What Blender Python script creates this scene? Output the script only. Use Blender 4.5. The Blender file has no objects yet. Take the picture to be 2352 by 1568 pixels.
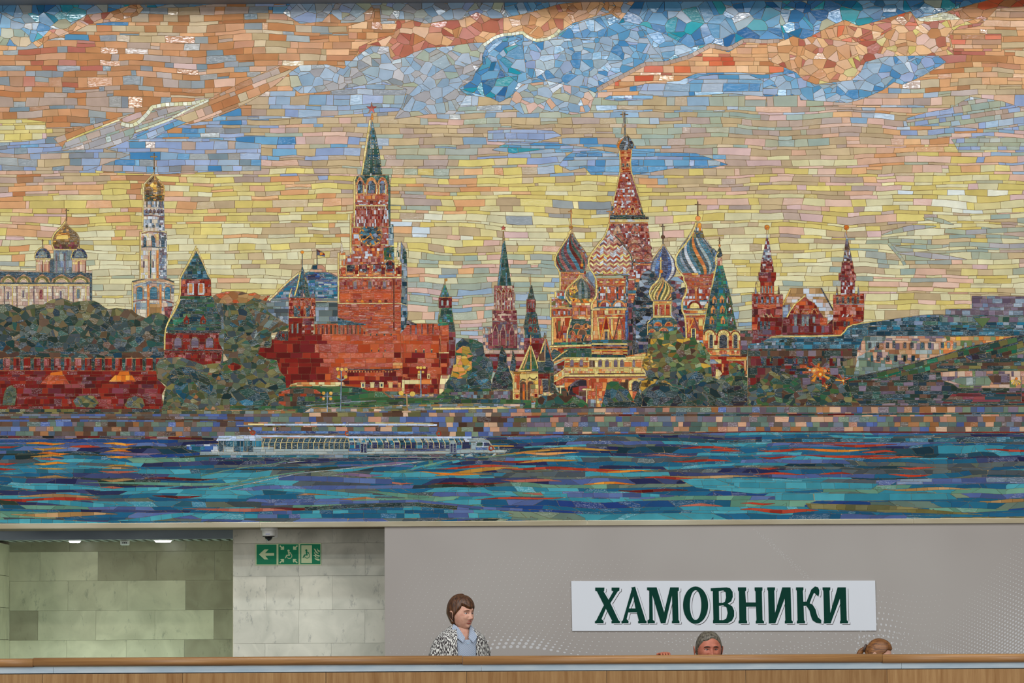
import bpy, bmesh, math, random
import numpy as np
from mathutils import Vector, Matrix

# ------------------------------------------------------------------ camera
SCN = bpy.context.scene; COL = SCN.collection
FPX, DWALL, CAMZ, TILT, ROLL = 7680.0, 27.0, 1.25, math.radians(5.25), math.radians(-0.317)
cd = bpy.data.cameras.new('camera'); cam = bpy.data.objects.new('camera', cd); COL.objects.link(cam)
cd.sensor_width = 36.0; cd.lens = FPX/2352*36.0; cd.clip_end = 200
CROT = Matrix.Rotation(math.pi/2+TILT, 4, 'X') @ Matrix.Rotation(ROLL, 4, 'Z')
cam.matrix_world = Matrix.Translation((0, -DWALL, CAMZ)) @ CROT
SCN.camera = cam
CR = np.array(CROT.to_3x3())
# ------------------------------------------------------------------ world, the hall's lamps and an added side fill
wd = bpy.data.worlds.new('hall'); SCN.world = wd; wd.use_nodes = True
bg = wd.node_tree.nodes['Background']; bg.inputs[0].default_value = (.74, .86, 1, 1); bg.inputs[1].default_value = .12
SCN.view_settings.view_transform = 'Standard'; SCN.view_settings.look = 'None'
SCN.view_settings.exposure = -0.10; SCN.view_settings.gamma = 1.0; SCN.view_settings.use_curve_mapping = False
def area(name, loc, rot, sx, sy, power, col):
    l = bpy.data.lights.new(name, 'AREA'); l.shape = 'RECTANGLE'; l.size = sx; l.size_y = sy; l.energy = power; l.color = col
    o = bpy.data.objects.new(name, l); o.location = loc; o.rotation_euler = rot; COL.objects.link(o); return o
for i_, y_ in enumerate((-8, -11.5, -15, -18.5, -21.8)):      # rows of ceiling luminaires under the hall's vault
    area('ceiling_lamp', (0, y_, 10.4), (math.radians(42), 0, 0), 24, .46, 580, (1, .95, .88) if i_ % 2 else (.84, .93, 1))
for s_ in (-1, 1): area('side_fill_light', (s_*17, -21, 3.3), (math.radians(90), 0, math.radians(s_*39)), 7, 6.5, 1130, (1, .985, .96))  # added soft fill, not windows; kept out of the tiles' mirror directions
area('niche_lamp', (-3.6, .95, .25), (math.radians(180-8), 0, 0), 3.4, .14, 25, (.60, 1, .97))

def px(x, y, Y=0.0):
    """photo pixel -> X, Z on the plane at depth Y (each thing stands on its own real plane)"""
    x = np.asarray(x, float); y = np.asarray(y, float)
    d = np.stack([(x-1176)/FPX, (784-y)/FPX, -np.ones_like(x)], -1) @ CR.T
    t = (Y+DWALL)/d[..., 1]
    return d[..., 0]*t, CAMZ+d[..., 2]*t
def P2(x, y, Y=0.0):
    a, b = px(x, y, Y); return float(a), float(b)

# ------------------------------------------------------------------ mosaic engine
# The mosaic is laid out as a list of shapes (polygons, strokes, rings) in panel units; every shape is cut
# into tiles (courses, crazy paving, strips), later shapes displace earlier ones, and every tile outline is traced.
MX0, MY0, MX1, MY1 = -56, -12, 2408, 1204
SC = 2
MW, MH = (MX1-MX0)*SC, (MY1-MY0)*SC
LAB = np.zeros((MH, MW), dtype=np.int64)
SHAPES = [None]
CTX = dict(ox=0.0, oy=0.0, s=1.0, g='sky_field')
RNG = np.random.RandomState(7)

def zoom(ox=0, oy=0, s=1): CTX['ox'], CTX['oy'], CTX['s'] = ox, oy, s
def G(name): CTX['g'] = name
def pts(a):
    if isinstance(a, str):
        v = [float(t) for t in a.replace(',', ' ').split()]
        a = list(zip(v[0::2], v[1::2]))
    return [(CTX['ox']+x/CTX['s'], CTX['oy']+y/CTX['s']) for x, y in a]

def h2(a, b, k=0):
    """hash of integer arrays -> 0..1"""
    n = (np.asarray(a).astype(np.int64)*73856093) ^ (np.asarray(b).astype(np.int64)*19349663) ^ (int(k)*83492791)
    n = (n ^ (n >> 13))*1274126177
    n = n ^ (n >> 16)
    return (n & 0xFFFFFF)/float(0x1000000)

def vnoise(x, y, k=0):
    xi = np.floor(x); yi = np.floor(y); fx = x-xi; fy = y-yi
    fx = fx*fx*(3-2*fx); fy = fy*fy*(3-2*fy)
    a = h2(xi, yi, k); b = h2(xi+1, yi, k); c = h2(xi, yi+1, k); d = h2(xi+1, yi+1, k)
    return (a*(1-fx)+b*fx)*(1-fy)+(c*(1-fx)+d*fx)*fy

def polymask(P):
    """scanline fill -> (r0, c0, mask)"""
    P = np.array(P, float); X = (P[:, 0]-MX0)*SC; Y = (P[:, 1]-MY0)*SC
    r0 = max(0, int(math.floor(Y.min()))); r1 = min(MH, int(math.ceil(Y.max()))+1)
    c0 = max(0, int(math.floor(X.min()))); c1 = min(MW, int(math.ceil(X.max()))+1)
    if r1 <= r0 or c1 <= c0: return None
    m = np.zeros((r1-r0, c1-c0), bool)
    X2 = np.roll(X, -1); Y2 = np.roll(Y, -1)
    for r in range(r0, r1):
        yc = r+.5
        k = (Y <= yc) != (Y2 <= yc)
        if not k.any(): continue
        xs = np.sort(X[k]+(yc-Y[k])*(X2[k]-X[k])/(Y2[k]-Y[k]))
        for i in range(0, len(xs)-1, 2):
            a = max(c0, int(math.ceil(xs[i]-.5))); b = min(c1, int(math.ceil(xs[i+1]-.5)))
            if b > a: m[r-r0, a-c0:b-c0] = True
    return r0, c0, m

def st_brick(h=12, w=40, wob=2.0, ang=0, hv=.35, wl=90, split=.0, jog=.8, x0=0, y0=0, k=0, sk=.12):
    def f(X, Y):
        a = math.radians(ang); u = (X-x0)*math.cos(a)+(Y-y0)*math.sin(a); v = -(X-x0)*math.sin(a)+(Y-y0)*math.cos(a)
        if wob: v = v+wob*2*(vnoise(u/wl, v/(wl*.35), k+5)-.5)+wob*.5*(vnoise(u/(wl*.25), v/(wl*.12), k+9)-.5)
        t = v/h; kk = np.floor(t+.5); j = (h2(kk, kk*0, k+1)-.5)*2*hv
        row = np.where(t >= kk+j, kk, kk-1)
        off = h2(row, row*0, k+2)*7.3; ww = w*(.75+.5*h2(row, row*0, k+6))
        t = u/ww+off+(v/h-row)*(h2(row, np.floor(u/w), k+8)-.5)*sk
        kk = np.floor(t+.5); j = (h2(row, kk, k+3)-.5)*jog
        col = np.where(t >= kk+j, kk, kk-1)
        sub = np.zeros_like(row)
        if split:
            sp = h2(row, col, k+4)
            sub = np.where((sp < split) & ((v/h-row) > .45), 1, 0)
        return (row.astype(np.int64)+2048)*4096*2+(col.astype(np.int64)+2048)*2+sub.astype(np.int64)
    return f

def st_vor(size=16, asp=1.3, ang=0, k=0, jit=1.0, cut=.55):
    size = size*(1.16 if cut else 1)
    def f(X, Y):
        a = math.radians(ang); u = (X*math.cos(a)+Y*math.sin(a))/(size*asp); v = (-X*math.sin(a)+Y*math.cos(a))/size
        ui = np.floor(u); vi = np.floor(v); best = np.full(X.shape, 1e9); bid = np.zeros(X.shape, np.int64)
        for dx in (-1, 0, 1):
            for dy in (-1, 0, 1):
                cx = ui+dx; cy = vi+dy
                px = cx+.5+(h2(cx, cy, k+11)-.5)*jit; py = cy+.5+(h2(cx, cy, k+12)-.5)*jit
                d = (u-px)**2+(v-py)**2-(h2(cx, cy, k+13)-.5)*.35
                m = d < best; best[m] = d[m]
                code = (cy.astype(np.int64)+2048)*8192+(cx.astype(np.int64)+2048)*2
                if cut:      # some stones are cracked in two, which leaves sharp corners
                    an = h2(cx, cy, k+14)*6.2832; off = (h2(cx, cy, k+15)-.5)*.4
                    code = code+((h2(cx, cy, k+16) < cut) & ((u-px)*np.cos(an)+(v-py)*np.sin(an) > off))
                bid[m] = code[m]
        return bid
    return f

def st_one():
    return lambda X, Y: np.full(X.shape, 2048*8192+2048*2, np.int64)

def hexcol(h): return (int(h[0:2], 16)/255., int(h[2:4], 16)/255., int(h[4:6], 16)/255.)

PAL = {}
def pal(name, gloss, s, jit=.05): PAL[name] = (gloss, [hexcol(t) for t in s.split()], jit)

def put(P, fn, p, gr=1, lift=0.0):
    """P panel-unit polygon; fn tile id function; p palette name or callable(row,col,cx,cy,rnd)->(rgb,gloss)"""
    r = polymask(P)
    if r is None: return
    r0, c0, m = r
    if not m.any(): return
    ys, xs = np.nonzero(m)
    X = MX0+(xs+c0+.5)/SC; Y = MY0+(ys+r0+.5)/SC
    ids = fn(X, Y)
    sid = len(SHAPES); SHAPES.append((p, CTX['g'], gr, lift, len(SHAPES)))
    LAB[ys+r0, xs+c0] = (sid << 26)+ids

def P(a, style, p, gr=1, lift=0.0): put(pts(a), style, p, gr, lift)
def R(x0, y0, x1, y1, style, p, gr=1): put(pts([(x0, y0), (x1, y0), (x1, y1), (x0, y1)]), style, p, gr)
def T(a, p, gr=1): put(pts(a), st_one(), p, gr, .3)
def B(h, w, **kw): return st_brick(h, w, **dict(dict(wob=.5, wl=60), **kw))
def V(s, **kw): return st_vor(s, **kw)

def stroke(a, wd, p, seg=9, taper=False, gr=1):
    Q = pts(a); L = [0]
    for i in range(1, len(Q)): L.append(L[-1]+math.hypot(Q[i][0]-Q[i-1][0], Q[i][1]-Q[i-1][1]))
    n = max(1, int(round(L[-1]/seg))); tt = [L[-1]*i/n for i in range(n+1)]
    def at(t):
        for i in range(1, len(Q)):
            if t <= L[i]+1e-6:
                f = (t-L[i-1])/max(1e-6, L[i]-L[i-1]); return (Q[i-1][0]+(Q[i][0]-Q[i-1][0])*f, Q[i-1][1]+(Q[i][1]-Q[i-1][1])*f)
        return Q[-1]
    C = [at(t) for t in tt]; N = []
    for i in range(n+1):
        a0 = C[max(0, i-1)]; a1 = C[min(n, i+1)]; d = math.hypot(a1[0]-a0[0], a1[1]-a0[1]) or 1
        N.append((-(a1[1]-a0[1])/d, (a1[0]-a0[0])/d))
    def half(i):
        if not taper: return wd/2
        f = i/float(n); return wd/2*max(.12, (math.sin(f*math.pi) if taper == 2 else 1-f))
    for i in range(n):
        w0, w1 = half(i), half(i+1)
        put([(C[i][0]+N[i][0]*w0, C[i][1]+N[i][1]*w0), (C[i+1][0]+N[i+1][0]*w1, C[i+1][1]+N[i+1][1]*w1),
             (C[i+1][0]-N[i+1][0]*w1, C[i+1][1]-N[i+1][1]*w1), (C[i][0]-N[i][0]*w0, C[i][1]-N[i][1]*w0)], st_one(), p, gr, .2)

def ell(cx, cy, rx, ry, a0=0, a1=360, n=24):
    return [(cx+rx*math.cos(math.radians(a0+(a1-a0)*i/n)), cy-ry*math.sin(math.radians(a0+(a1-a0)*i/n))) for i in range(n+1)]
def ring(cx, cy, rx, ry, wd, p, a0=0, a1=360, n=10, gr=1):
    """ring of wedge tiles; cx.. in current zoom units, wd in photo units"""
    s = CTX['s']
    for i in range(n):
        b0 = a0+(a1-a0)*i/n; b1 = a0+(a1-a0)*(i+1)/n
        o = ell(cx, cy, rx, ry, b0, b1, 3); q = ell(cx, cy, max(.1, rx-wd*s), max(.1, ry-wd*s), b1, b0, 3)
        put(pts(o+q), st_one(), p, gr, .2)
def disc(cx, cy, rx, ry, p, style=None): put(pts(ell(cx, cy, rx, ry, 0, 360, 20)), style or st_one(), p, 1, .3)
def win(x, y0, y1, w, p, frame=None, fw=1.5):
    """round headed opening centred on x"""
    s = CTX['s']
    if frame:
        q = fw*s; o = ell(x, y0+w/2, w/2+q, w/2+q, 0, 180, 8)+[(x-w/2-q, y1), (x+w/2+q, y1)]
        put(pts(o), st_brick(5, 5, wob=0), frame)
    put(pts(ell(x, y0+w/2, w/2, w/2, 0, 180, 8)+[(x-w/2, y1), (x+w/2, y1)]), st_brick(9, 30, wob=0), p)

def dome(cx, prof, N, twist, rowh, pals, power=1.0):
    """onion dome; prof = [(y, halfwidth)...] zoom units; spiral ribs"""
    s = CTX['s']; ox, oy = CTX['ox'], CTX['oy']
    pr = [(oy+y/s, w/s) for y, w in prof]; c = ox+cx/s
    ys = np.linspace(pr[0][0], pr[-1][0], 26); ws = np.interp(ys, [a for a, b in pr], [b for a, b in pr])
    Pn = [(c-w, y) for y, w in zip(ys, ws)]+[(c+w, y) for y, w in zip(ys[::-1], ws[::-1])]
    H = pr[-1][0]-pr[0][0]
    def f(X, Y):
        w = np.interp(Y, ys, ws); u = np.clip((X-c)/np.maximum(w, .3), -1, 1)
        th = np.arcsin(u)/math.pi+.5; v = (Y-pr[0][0])/H
        st = np.floor((th+twist*(v**power))*N+100); row = np.floor((Y-pr[0][0])/rowh+h2(st, st*0, 3))
        return (row.astype(np.int64)+2048)*8192+(st.astype(np.int64)+1000)*2
    def col(row, colm, cx_, cy_, rnd):
        return pick(pals[(colm+1048) % len(pals)], rnd)
    put(Pn, f, col)

def pick(name, rnd):
    g, cs, jit = PAL[name]; c = cs[int(rnd.random_sample()*len(cs)) % len(cs)]
    j = 1+(rnd.random_sample()-.5)*2*jit
    return tuple(min(1, max(0, v*j)) for v in c), g

def trace():
    """-> list of (group, outline[(x,y)..] panel units, rgb, gloss, lift)"""
    L = LAB
    yy = MY0+(np.arange(MH)+.5)/SC; xx = MX0+(np.arange(MW)+.5)/SC
    L[yy[:, None] > (1199.5-(xx-1176)*.00553)[None, :]] = 0
    # zero the joint pixels
    J = np.zeros(L.shape, bool)
    dx = L[:, 1:] != L[:, :-1]; dy = L[1:, :] != L[:-1, :]
    J[:, 1:] |= dx; J[1:, :] |= dy
    grw = np.array([0]+[s[2] for s in SHAPES[1:]], np.int8)
    S = (L >> 26)
    wide = grw[S] >= 2
    J2 = J.copy(); J2[:, :-1] |= dx; J2[:-1, :] |= dy
    J = np.where(wide, J2, J)
    fine = grw[S] == 0
    L = np.where(J & ~fine, 0, L); L = np.pad(L, 1)
    u, inv = np.unique(L, return_inverse=True); inv = inv.reshape(L.shape).astype(np.int64)
    H, W = inv.shape; V1 = W+1
    e = []
    a = inv[1:-1, 1:-1]; rr, cc = np.mgrid[1:H-1, 1:W-1]
    def add(m, r0, c0, r1, c1):
        k = m & (a > 0); r = rr[k]; c = cc[k]
        e.append(np.stack([a[k], (r+r0)*V1+(c+c0), (r+r1)*V1+(c+c1)], 1))
    add(inv[:-2, 1:-1] != a, 0, 0, 0, 1)      # top edge ->
    add(inv[1:-1, 2:] != a, 0, 1, 1, 1)       # right edge down
    add(inv[2:, 1:-1] != a, 1, 1, 1, 0)       # bottom <-
    add(inv[1:-1, :-2] != a, 1, 0, 0, 0)      # left up
    del rr, cc
    E = np.concatenate(e); E = E[np.argsort(E[:, 0], kind='stable')]
    cut = np.searchsorted(E[:, 0], np.arange(1, len(u)+1))
    out = []; rnd = np.random.RandomState(3)
    for t in range(1, len(u)):
        seg = E[cut[t-1]:cut[t]]
        if len(seg) < 12: continue
        code = int(u[t]); sid = code >> 26; p, grp, gr, lift, order = SHAPES[sid]
        low = code & ((1 << 26)-1); row = (low >> 13)-2048; colm = ((low & 8191) >> 1)-2048
        nx = {}
        for s_, d_ in zip(seg[:, 1].tolist(), seg[:, 2].tolist()):
            if s_ in nx: nx[s_].append(d_)
            else: nx[s_] = [d_]
        while nx:
            s0 = next(iter(nx)); loop = [s0]; cur = s0; prev = None
            while True:
                l = nx.get(cur)
                if not l: break
                if len(l) > 1 and prev is not None:
                    di = cur-prev
                    best = None
                    for q in l:               # turn right (keep the pixels separate)
                        dd = q-cur
                        if (di, dd) in ((1, V1), (V1, -1), (-1, -V1), (-V1, 1)): best = q
                    q = best if best is not None else l[0]
                    l.remove(q)
                else:
                    q = l.pop()
                if not l: del nx[cur]
                prev, cur = cur, q
                if cur == s0: break
                loop.append(cur)
            if len(loop) < 10: continue
            A = np.array(loop); py = (A//V1-1).astype(float); px = (A % V1-1).astype(float)
            ar = .5*np.sum(px*np.roll(py, -1)-np.roll(px, -1)*py)
            if ar < 9: continue               # hole or crumb
            Q = simplify(np.stack([px, py], 1), .95)
            if len(Q) < 3: continue
            cx, cy = MX0+px.mean()/SC, MY0+py.mean()/SC
            c = p(row, colm, cx, cy, rnd) if callable(p) else pick(p, rnd)
            out.append((grp, [(MX0+x/SC, MY0+y/SC) for x, y in Q], c[0], c[1], lift+order*1e-4, ar/SC/SC))
    return out

def simplify(A, eps):
    n = len(A); c = A.mean(0); i0 = int(np.argmax(((A-c)**2).sum(1))); A = np.roll(A, -i0, axis=0)
    i1 = int(np.argmax(((A-A[0])**2).sum(1)))
    keep = {0, i1}; B_ = np.vstack([A, A[:1]]); st = [(0, i1), (i1, n)]
    while st:
        a, b = st.pop()
        if b-a < 2: continue
        p0 = B_[a]; d = B_[b]-p0; l = math.hypot(d[0], d[1]); q = B_[a+1:b]-p0
        if l < 1e-9: dist = np.hypot(q[:, 0], q[:, 1])
        else: dist = np.abs(q[:, 0]*d[1]-q[:, 1]*d[0])/l
        k = int(dist.argmax())
        if dist[k] > eps: m = a+1+k; keep.add(m); st.append((a, m)); st.append((m, b))
    return A[sorted(keep)]
# ------------------------------------------------------------------ sky
SKY = {
 'O': (.35, 'bd8355 b57c50 c48c62 b8784c c29268 ad7d58 c78a5a'), 'A': (.3, 'd8a070 dca878 cf9464 e0b080 d6a884'),
 'G': (.8, '8c9295 7c8c94 989c9a 868a90 9a9690'), 'r': (.35, 'b0664e a85a48 bc7258 b86c5c'),
 'R': (.4, 'd0603c c85a3c d87048'), 'B': (.65, '4f88b4 5e94ba 4480ae 6c9ebe 76a4c2 568eb2'),
 'T': (.8, '1f8ea2 2a9aa6 38929e 2484a0'), 'K': (.6, '34709e 2e6698 4079a8 286a90'), 'S': (.55, '94a9be 9eafc0 8aa2b6 98a9b2 a2aebc 86a2ba'),
 'L': (.4, '92a2c4 9caac8 96a6c0 8c9cbe'), 'N': (.3, 'c1a880 b89f7c c8af88 bda57e b8a082 c4ac8a'),
 'D': (.35, 'b69c8c b09888 bca494 ae9a90'), 'Y': (.5, 'd6c272 d0b96a d8c682 dcc978 ccb66c d5c68c'),
 'C': (.5, 'd9cf9f d4c99a dcd2a8 cfc6a0 d6cca2 dbd4ae'), 'P': (.3, 'd9b098 dab6a2 d4a88c d6ae9e cfae a8'.replace('cfae a8', 'cfaea8')),
 'E': (.45, 'a9ad96 a2aa9a b0ac90 9aa89c a8ae94 a2a69c'), 'W': (.95, 'd8dcd4 ccd6dc e0dcc4'), 'M': (.4, 'aaa6a6 b2acac a09c9e')}
for k_, (g_, s_) in SKY.items(): pal('sky'+k_, g_, s_, .035)
SKYROWS = [
 (0,   'BGE BTB BTG NOD BLG NNEG SGL SGE SBL AOr BTK BBT BKT BKL AON'),
 (60,  'GON OBN OAN NOO NOG OAOG SLG SGL SBB BBL BTB BBK TBK Ar  AOr'),
 (120, 'OOAG OOrG OOOGD OOGD OOON OAAO SGL SG SBL BSL BKB AOr AYr ArO AON'),
 (180, 'OOGD OOrG OOGD OOGP OAON SGEL SLG SGLB BSLL ASP SBL SB AOD AON AAN'),
 (240, 'OODG OODG OODG ODN LSNS SLS SGE NSE NEPS NSE EENS EDPE PDAS SENP LDNA'),
 (300, 'YCPC ONDG GLBO LBNG PNNDL NNSD NNPNE NEDN NDEN NEES NEDNE NDEP NPAD SEPLA ELSP'),
 (345, 'LDGL LSGLB LBPL LBGNL BNPEL NPES EDNE NSEL NDBS NESD NDEP NPDNE PPNDA PEAYP ESLPE'),
 (375, 'LDGPN LSPDG LLPB LBPGL NNPD NPEN EDNYD YNPSE NBSL BSPN NPDN NPC PPNA PAEYN YESLP'),
 (400, 'DOPNP YPADN YYOA YNPDY YNDL DNEP DYNE YYNA YNDYS YSDNY YNPN PYNDY PPYNA YYCP YCPLE'),
 (425, 'PONYD YAPYN YYOA YYYAC YYAN NDYS DYNEA YYNA YYNC YYNA YNPDY PYDN YYCDP YCYWC YCPWY'),
 (470, 'YYAPA YYAY YYAP YYAYN YANYN DYNAE YNYA YCYN YYNG CYNYP YCPY PDYNC YCYDP YCYCW YCPCY'),
 (520, 'YPAYY YYACY YYAY YCYAC YCNY YNCA YCYWN CYCN CYNY CCYNP CYNC YCYPD YDPCN ECYNC CNEDC'),
 (570, 'CPYAC CYACE CYCC YCCYN CCYN YNCC YCPNY CYPN CYN CCN CCNC YCNYC CYECE ECYEN CEEDN'),
 (620, 'CPYCE CYCEC CCCE CNCYC CYCN CNYA CEAPE ECPEC CNEC CC CCY CYCY CENEC EYCNP CYPEC'),
 (670, 'CYC CYEC CECC CNACY CNYC CEN EESPE EENSE CES ECS CECYE YCYC YNCPY YCNPY CNC'),
 (730, 'CYC CYC CYC CN CY EC ESNPE EESPE SESN ES CESE CEC YCNC YCN CN')]
GRIDR = [(y, s.split()) for y, s in SKYROWS]
def skycol(row, colm, cx, cy, rnd):
    gx = (min(2351, max(0, cx))/168.0)+(rnd.random_sample()-.5)*.9
    i = int(min(14, max(0, round(gx)))); yy = cy+(rnd.random_sample()-.5)*26
    j = 0
    for q in range(len(GRIDR)-1):
        if yy > (GRIDR[q][0]+GRIDR[q+1][0])/2.: j = q+1
    mix = GRIDR[j][1][i]
    c, g = pick('sky'+mix[int(rnd.random_sample()*len(mix))], rnd)
    u = rnd.random_sample()
    if u < .10: g = 1.0
    elif u < .6: g *= .35
    return c, g
def mixc(letters, boost=0):
    def f(row, colm, cx, cy, rnd):
        c, g = pick('sky'+letters[int(rnd.random_sample()*len(letters))], rnd)
        u = rnd.random_sample()
        if u < .12: g = 1.0
        elif u < .6: g *= .4
        return c, min(1, g+boost)
    return f
G('sky_field'); zoom()
bigrow = st_brick(14, 40, wob=7, wl=150, split=.10, hv=.32, jog=.85)
P('-60,-20 2412,-20 2412,1210 -60,1210', bigrow, skycol, 2)
# lower calmer courses on the right and middle, longer stones
P('-60,300 700,270 1150,240 2412,250 2412,760 -60,760', st_brick(11, 44, wob=7, wl=150, split=.05, hv=.36, jog=.85, k=40), skycol, 2)
# diagonal orange streak and pale wing on the left
P('123,318 200,290 300,262 400,240 480,228 560,187 640,152 672,162 640,190 600,218 545,250 500,268 440,285 395,288 360,290 250,325 150,345', st_brick(13, 34, ang=-21, wob=2), mixc('OODNP'), 2)
P('-60,275 70,275 105,280 108,318 60,325 -60,330', st_brick(10, 34, wob=1.5), mixc('YCYCP'), 2)
P('150,327 270,277 311,285 345,255 477,231 398,268 355,285 311,300 300,325 230,345 140,345', st_brick(13, 26, ang=-18, wob=1), mixc('MEMD'), 2)
P('300,318 355,290 398,272 430,282 385,300 330,330 290,336', st_brick(12, 30, ang=-22, wob=1), mixc('BBLS'), 2)
pal('bird', .6, 'dcdcc8 e4e2cc d4d4b8 d8d4a8')
stroke('480,230 440,238 383,240 350,246 338,262 318,282 300,290 278,284', 9, 'bird', 10, gr=2)
stroke('275,275 236,290 199,304 153,324', 4, 'skyY', 22); stroke('478,231 440,248 405,266 396,270', 5, 'bird', 12)
stroke('398,272 355,288 311,302', 5, 'bird', 16)
# crazy paving: top left blue
P('-60,-20 503,-20 488,10 418,18 340,18 326,5 316,6 255,27 200,34 178,48 153,66 115,68 96,88 74,98 50,72 0,76 -60,80', V(21), mixc('BBBKTGEBSB'), 2)
P('-60,60 50,68 66,82 72,100 60,108 -60,100', V(18), mixc('EGBOEN'), 2)
P('74,98 96,88 115,68 153,66 178,48 200,34 255,27 316,6 330,20 316,36 262,50 205,56 165,76 110,92 88,110', V(13), mixc('AOrAPO'), 2)
P('690,-20 784,-20 784,0 740,50 690,55 650,30', V(20), mixc('SSLG'), 2)
# grey blue band, top middle
P('784,-20 1245,-20 1240,12 1200,33 1160,42 1130,43 1095,28 1059,46 1021,47 978,55 944,46 905,44 870,42 855,15 812,48 779,46 760,30', V(18), mixc('SSGLSME'), 2)
P('1161,-20 1330,-20 1328,5 1284,10 1243,22 1200,33 1170,40 1158,20', V(17), mixc('BBSB'), 2)
# red brown band
P('819,129 853,106 893,107 897,133 906,138 934,130 952,120 983,110 1034,106 1082,99 1123,103 1136,89 1156,82 1156,42 1130,43 1095,28 1059,46 1021,47 978,55 944,46 912,47 900,70 860,92 825,108', V(18), mixc('rrrrArO'), 2)
P('860,20 872,20 875,55 912,55 905,80 850,92 800,90 800,60 850,45', st_brick(13, 26), mixc('OAO'), 2)
P('1156,82 1200,76 1215,90 1246,92 1277,79 1315,54 1366,38 1404,28 1378,-2 1328,5 1284,10 1243,22 1200,33 1156,42', V(18), mixc('AAAOrA'), 2)
P('1366,38 1404,28 1430,46 1470,15 1476,-20 1380,-20 1378,-2 1390,10', V(13), mixc('ASASPA'), 2)
# grey crazy paving under it
P('664,168 690,150 750,148 790,158 819,129 853,106 893,107 897,133 906,138 934,130 952,120 983,110 1034,106 1082,99 1115,98 1110,140 1090,170 1085,186 1054,200 1072,216 1045,262 990,262 905,274 925,240 935,205 880,188 800,202 740,212 690,215 668,200', V(17), mixc('SSGSEMSM'), 2)
# deep blue wave and the great blue area
P('1123,105 1136,92 1156,84 1200,80 1215,94 1246,96 1277,84 1315,58 1366,42 1404,32 1430,50 1470,18 1476,-20 2412,-20 2412,10 2308,0 2270,6 2186,23 2175,27 2104,43 2091,26 1997,54 1971,60 1941,46 1905,61 1862,84 1841,91 1821,83 1803,92 1800,90 1754,96 1723,88 1674,110 1636,99 1583,128 1527,143 1481,145 1430,173 1379,196 1348,204 1302,196 1259,186 1200,194 1174,222 1148,235 1125,224 1072,219 1054,204 1085,184 1092,166 1110,143', V(19), mixc('BBSBTB'), 2)
P('1123,105 1136,92 1180,82 1200,90 1160,110 1140,130 1150,160 1190,190 1174,222 1148,235 1125,224 1054,204 1085,184 1092,166 1110,143', V(19, asp=1.5, ang=-40), mixc('BKKTBB'), 2)
P('1200,96 1290,90 1400,84 1470,60 1500,110 1530,143 1481,145 1430,173 1379,196 1348,204 1302,196 1259,186 1210,180', V(15), mixc('SBSSLBB'), 2)
P('1420,55 1476,-20 1800,-20 1800,90 1754,96 1723,88 1674,110 1636,99 1583,110 1530,80 1480,60 1440,50', V(23), mixc('BTBBTSKB'), 2)
P('1800,-20 2240,-20 2186,23 2175,27 2104,43 2091,26 1997,54 1971,60 1941,46 1905,61 1862,84 1841,91 1821,83 1803,92 1790,50', V(21), mixc('KTBKTBKE'), 2)
stroke('1112,148 1108,138 1118,112 1136,93 1156,85 1180,81', 7, 'skyK', 18)
stroke('1110,104 1123,96 1136,86 1156,80 1180,78 1200,74 1210,84 1230,93 1256,90 1277,79 1286,68', 7, 'bird', 9, gr=1)
P('1200,194 1259,186 1302,196 1348,204 1370,215 1360,235 1355,258 1310,264 1280,256 1200,262 1170,240 1180,215', V(15), mixc('SSEPSE'), 2)
# right hand orange cloud
P('1365,214 1400,192 1440,174 1480,150 1530,150 1585,134 1632,110 1674,120 1712,96 1800,95 1800,165 1752,172 1690,166 1600,168 1560,186 1500,190 1430,202 1380,208', st_brick(11, 38, wob=2, k=5), mixc('ARAAAOr'), 2)
P('1803,92 1821,83 1841,91 1862,84 1905,61 1941,46 1971,60 1997,54 2091,26 2104,43 2109,47 2206,45 2186,23 2308,-10 2308,20 2270,50 2205,60 2190,70 2180,90 2190,125 2155,130 2099,128 2033,130 1987,143 1976,166 1956,184 1874,194 1846,184 1829,167 1790,150 1765,140 1762,100', V(15), mixc('AAOYAPr'), 2)
P('1862,84 1905,61 1941,46 1971,60 1997,54 2091,26 2110,60 2060,60 2010,90 1960,98 1900,90', V(16), mixc('rRrAAO'), 2)
P('2175,27 2308,-10 2412,-12 2412,14 2290,24 2270,44 2210,44', V(18, asp=1.8), mixc('rROr'), 2)
P('2290,20 2412,10 2412,110 2180,115 2190,70 2250,60', st_brick(12, 46, wob=2), mixc('AOAANA'), 2)
P('2180,78 2300,78 2300,118 2190,118', st_brick(10, 40, wob=1), mixc('RArOA'), 2)
stroke('1372,207 1400,190 1440,170 1480,147 1527,146 1583,131 1630,105 1674,113 1710,92 1752,96 1790,94', 9, 'skyD', 14, gr=1)
P('2104,43 2130,38 2165,28 2190,34 2206,44 2170,46 2130,50 2112,48', st_brick(5, 9, ang=-6), 'bird', 1)
# blue clouds right
P('1470,208 1480,192 1540,192 1570,195 1610,175 1640,172 1720,172 1752,185 1752,222 1680,215 1560,222 1500,220 1465,215', st_brick(13, 42, wob=2, k=9), mixc('BSLSB'), 2)
P('1752,189 1777,176 1829,167 1846,184 1874,194 1956,184 1976,166 1987,143 2033,130 2099,128 2155,128 2173,143 2117,176 2073,195 2053,189 2028,207 1982,227 1946,237 1880,232 1839,230 1836,219 1752,222', V(16), mixc('BSLSBBS'), 2)
P('1384,228 1400,220 1500,218 1500,228 1420,233', st_brick(8, 30), mixc('BSL'), 2)
P('1284,380 1297,362 1322,344 1384,346 1420,352 1452,347 1598,352 1672,378 1634,386 1557,385 1493,396 1455,402 1417,402 1358,402 1343,385 1310,392', st_brick(12, 38, wob=2, k=11), mixc('BBSLB'), 2)
P('1130,345 1170,325 1290,330 1385,345 1322,348 1260,342 1180,352', st_brick(9, 36, wob=2), mixc('SBLST'), 2)
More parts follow.
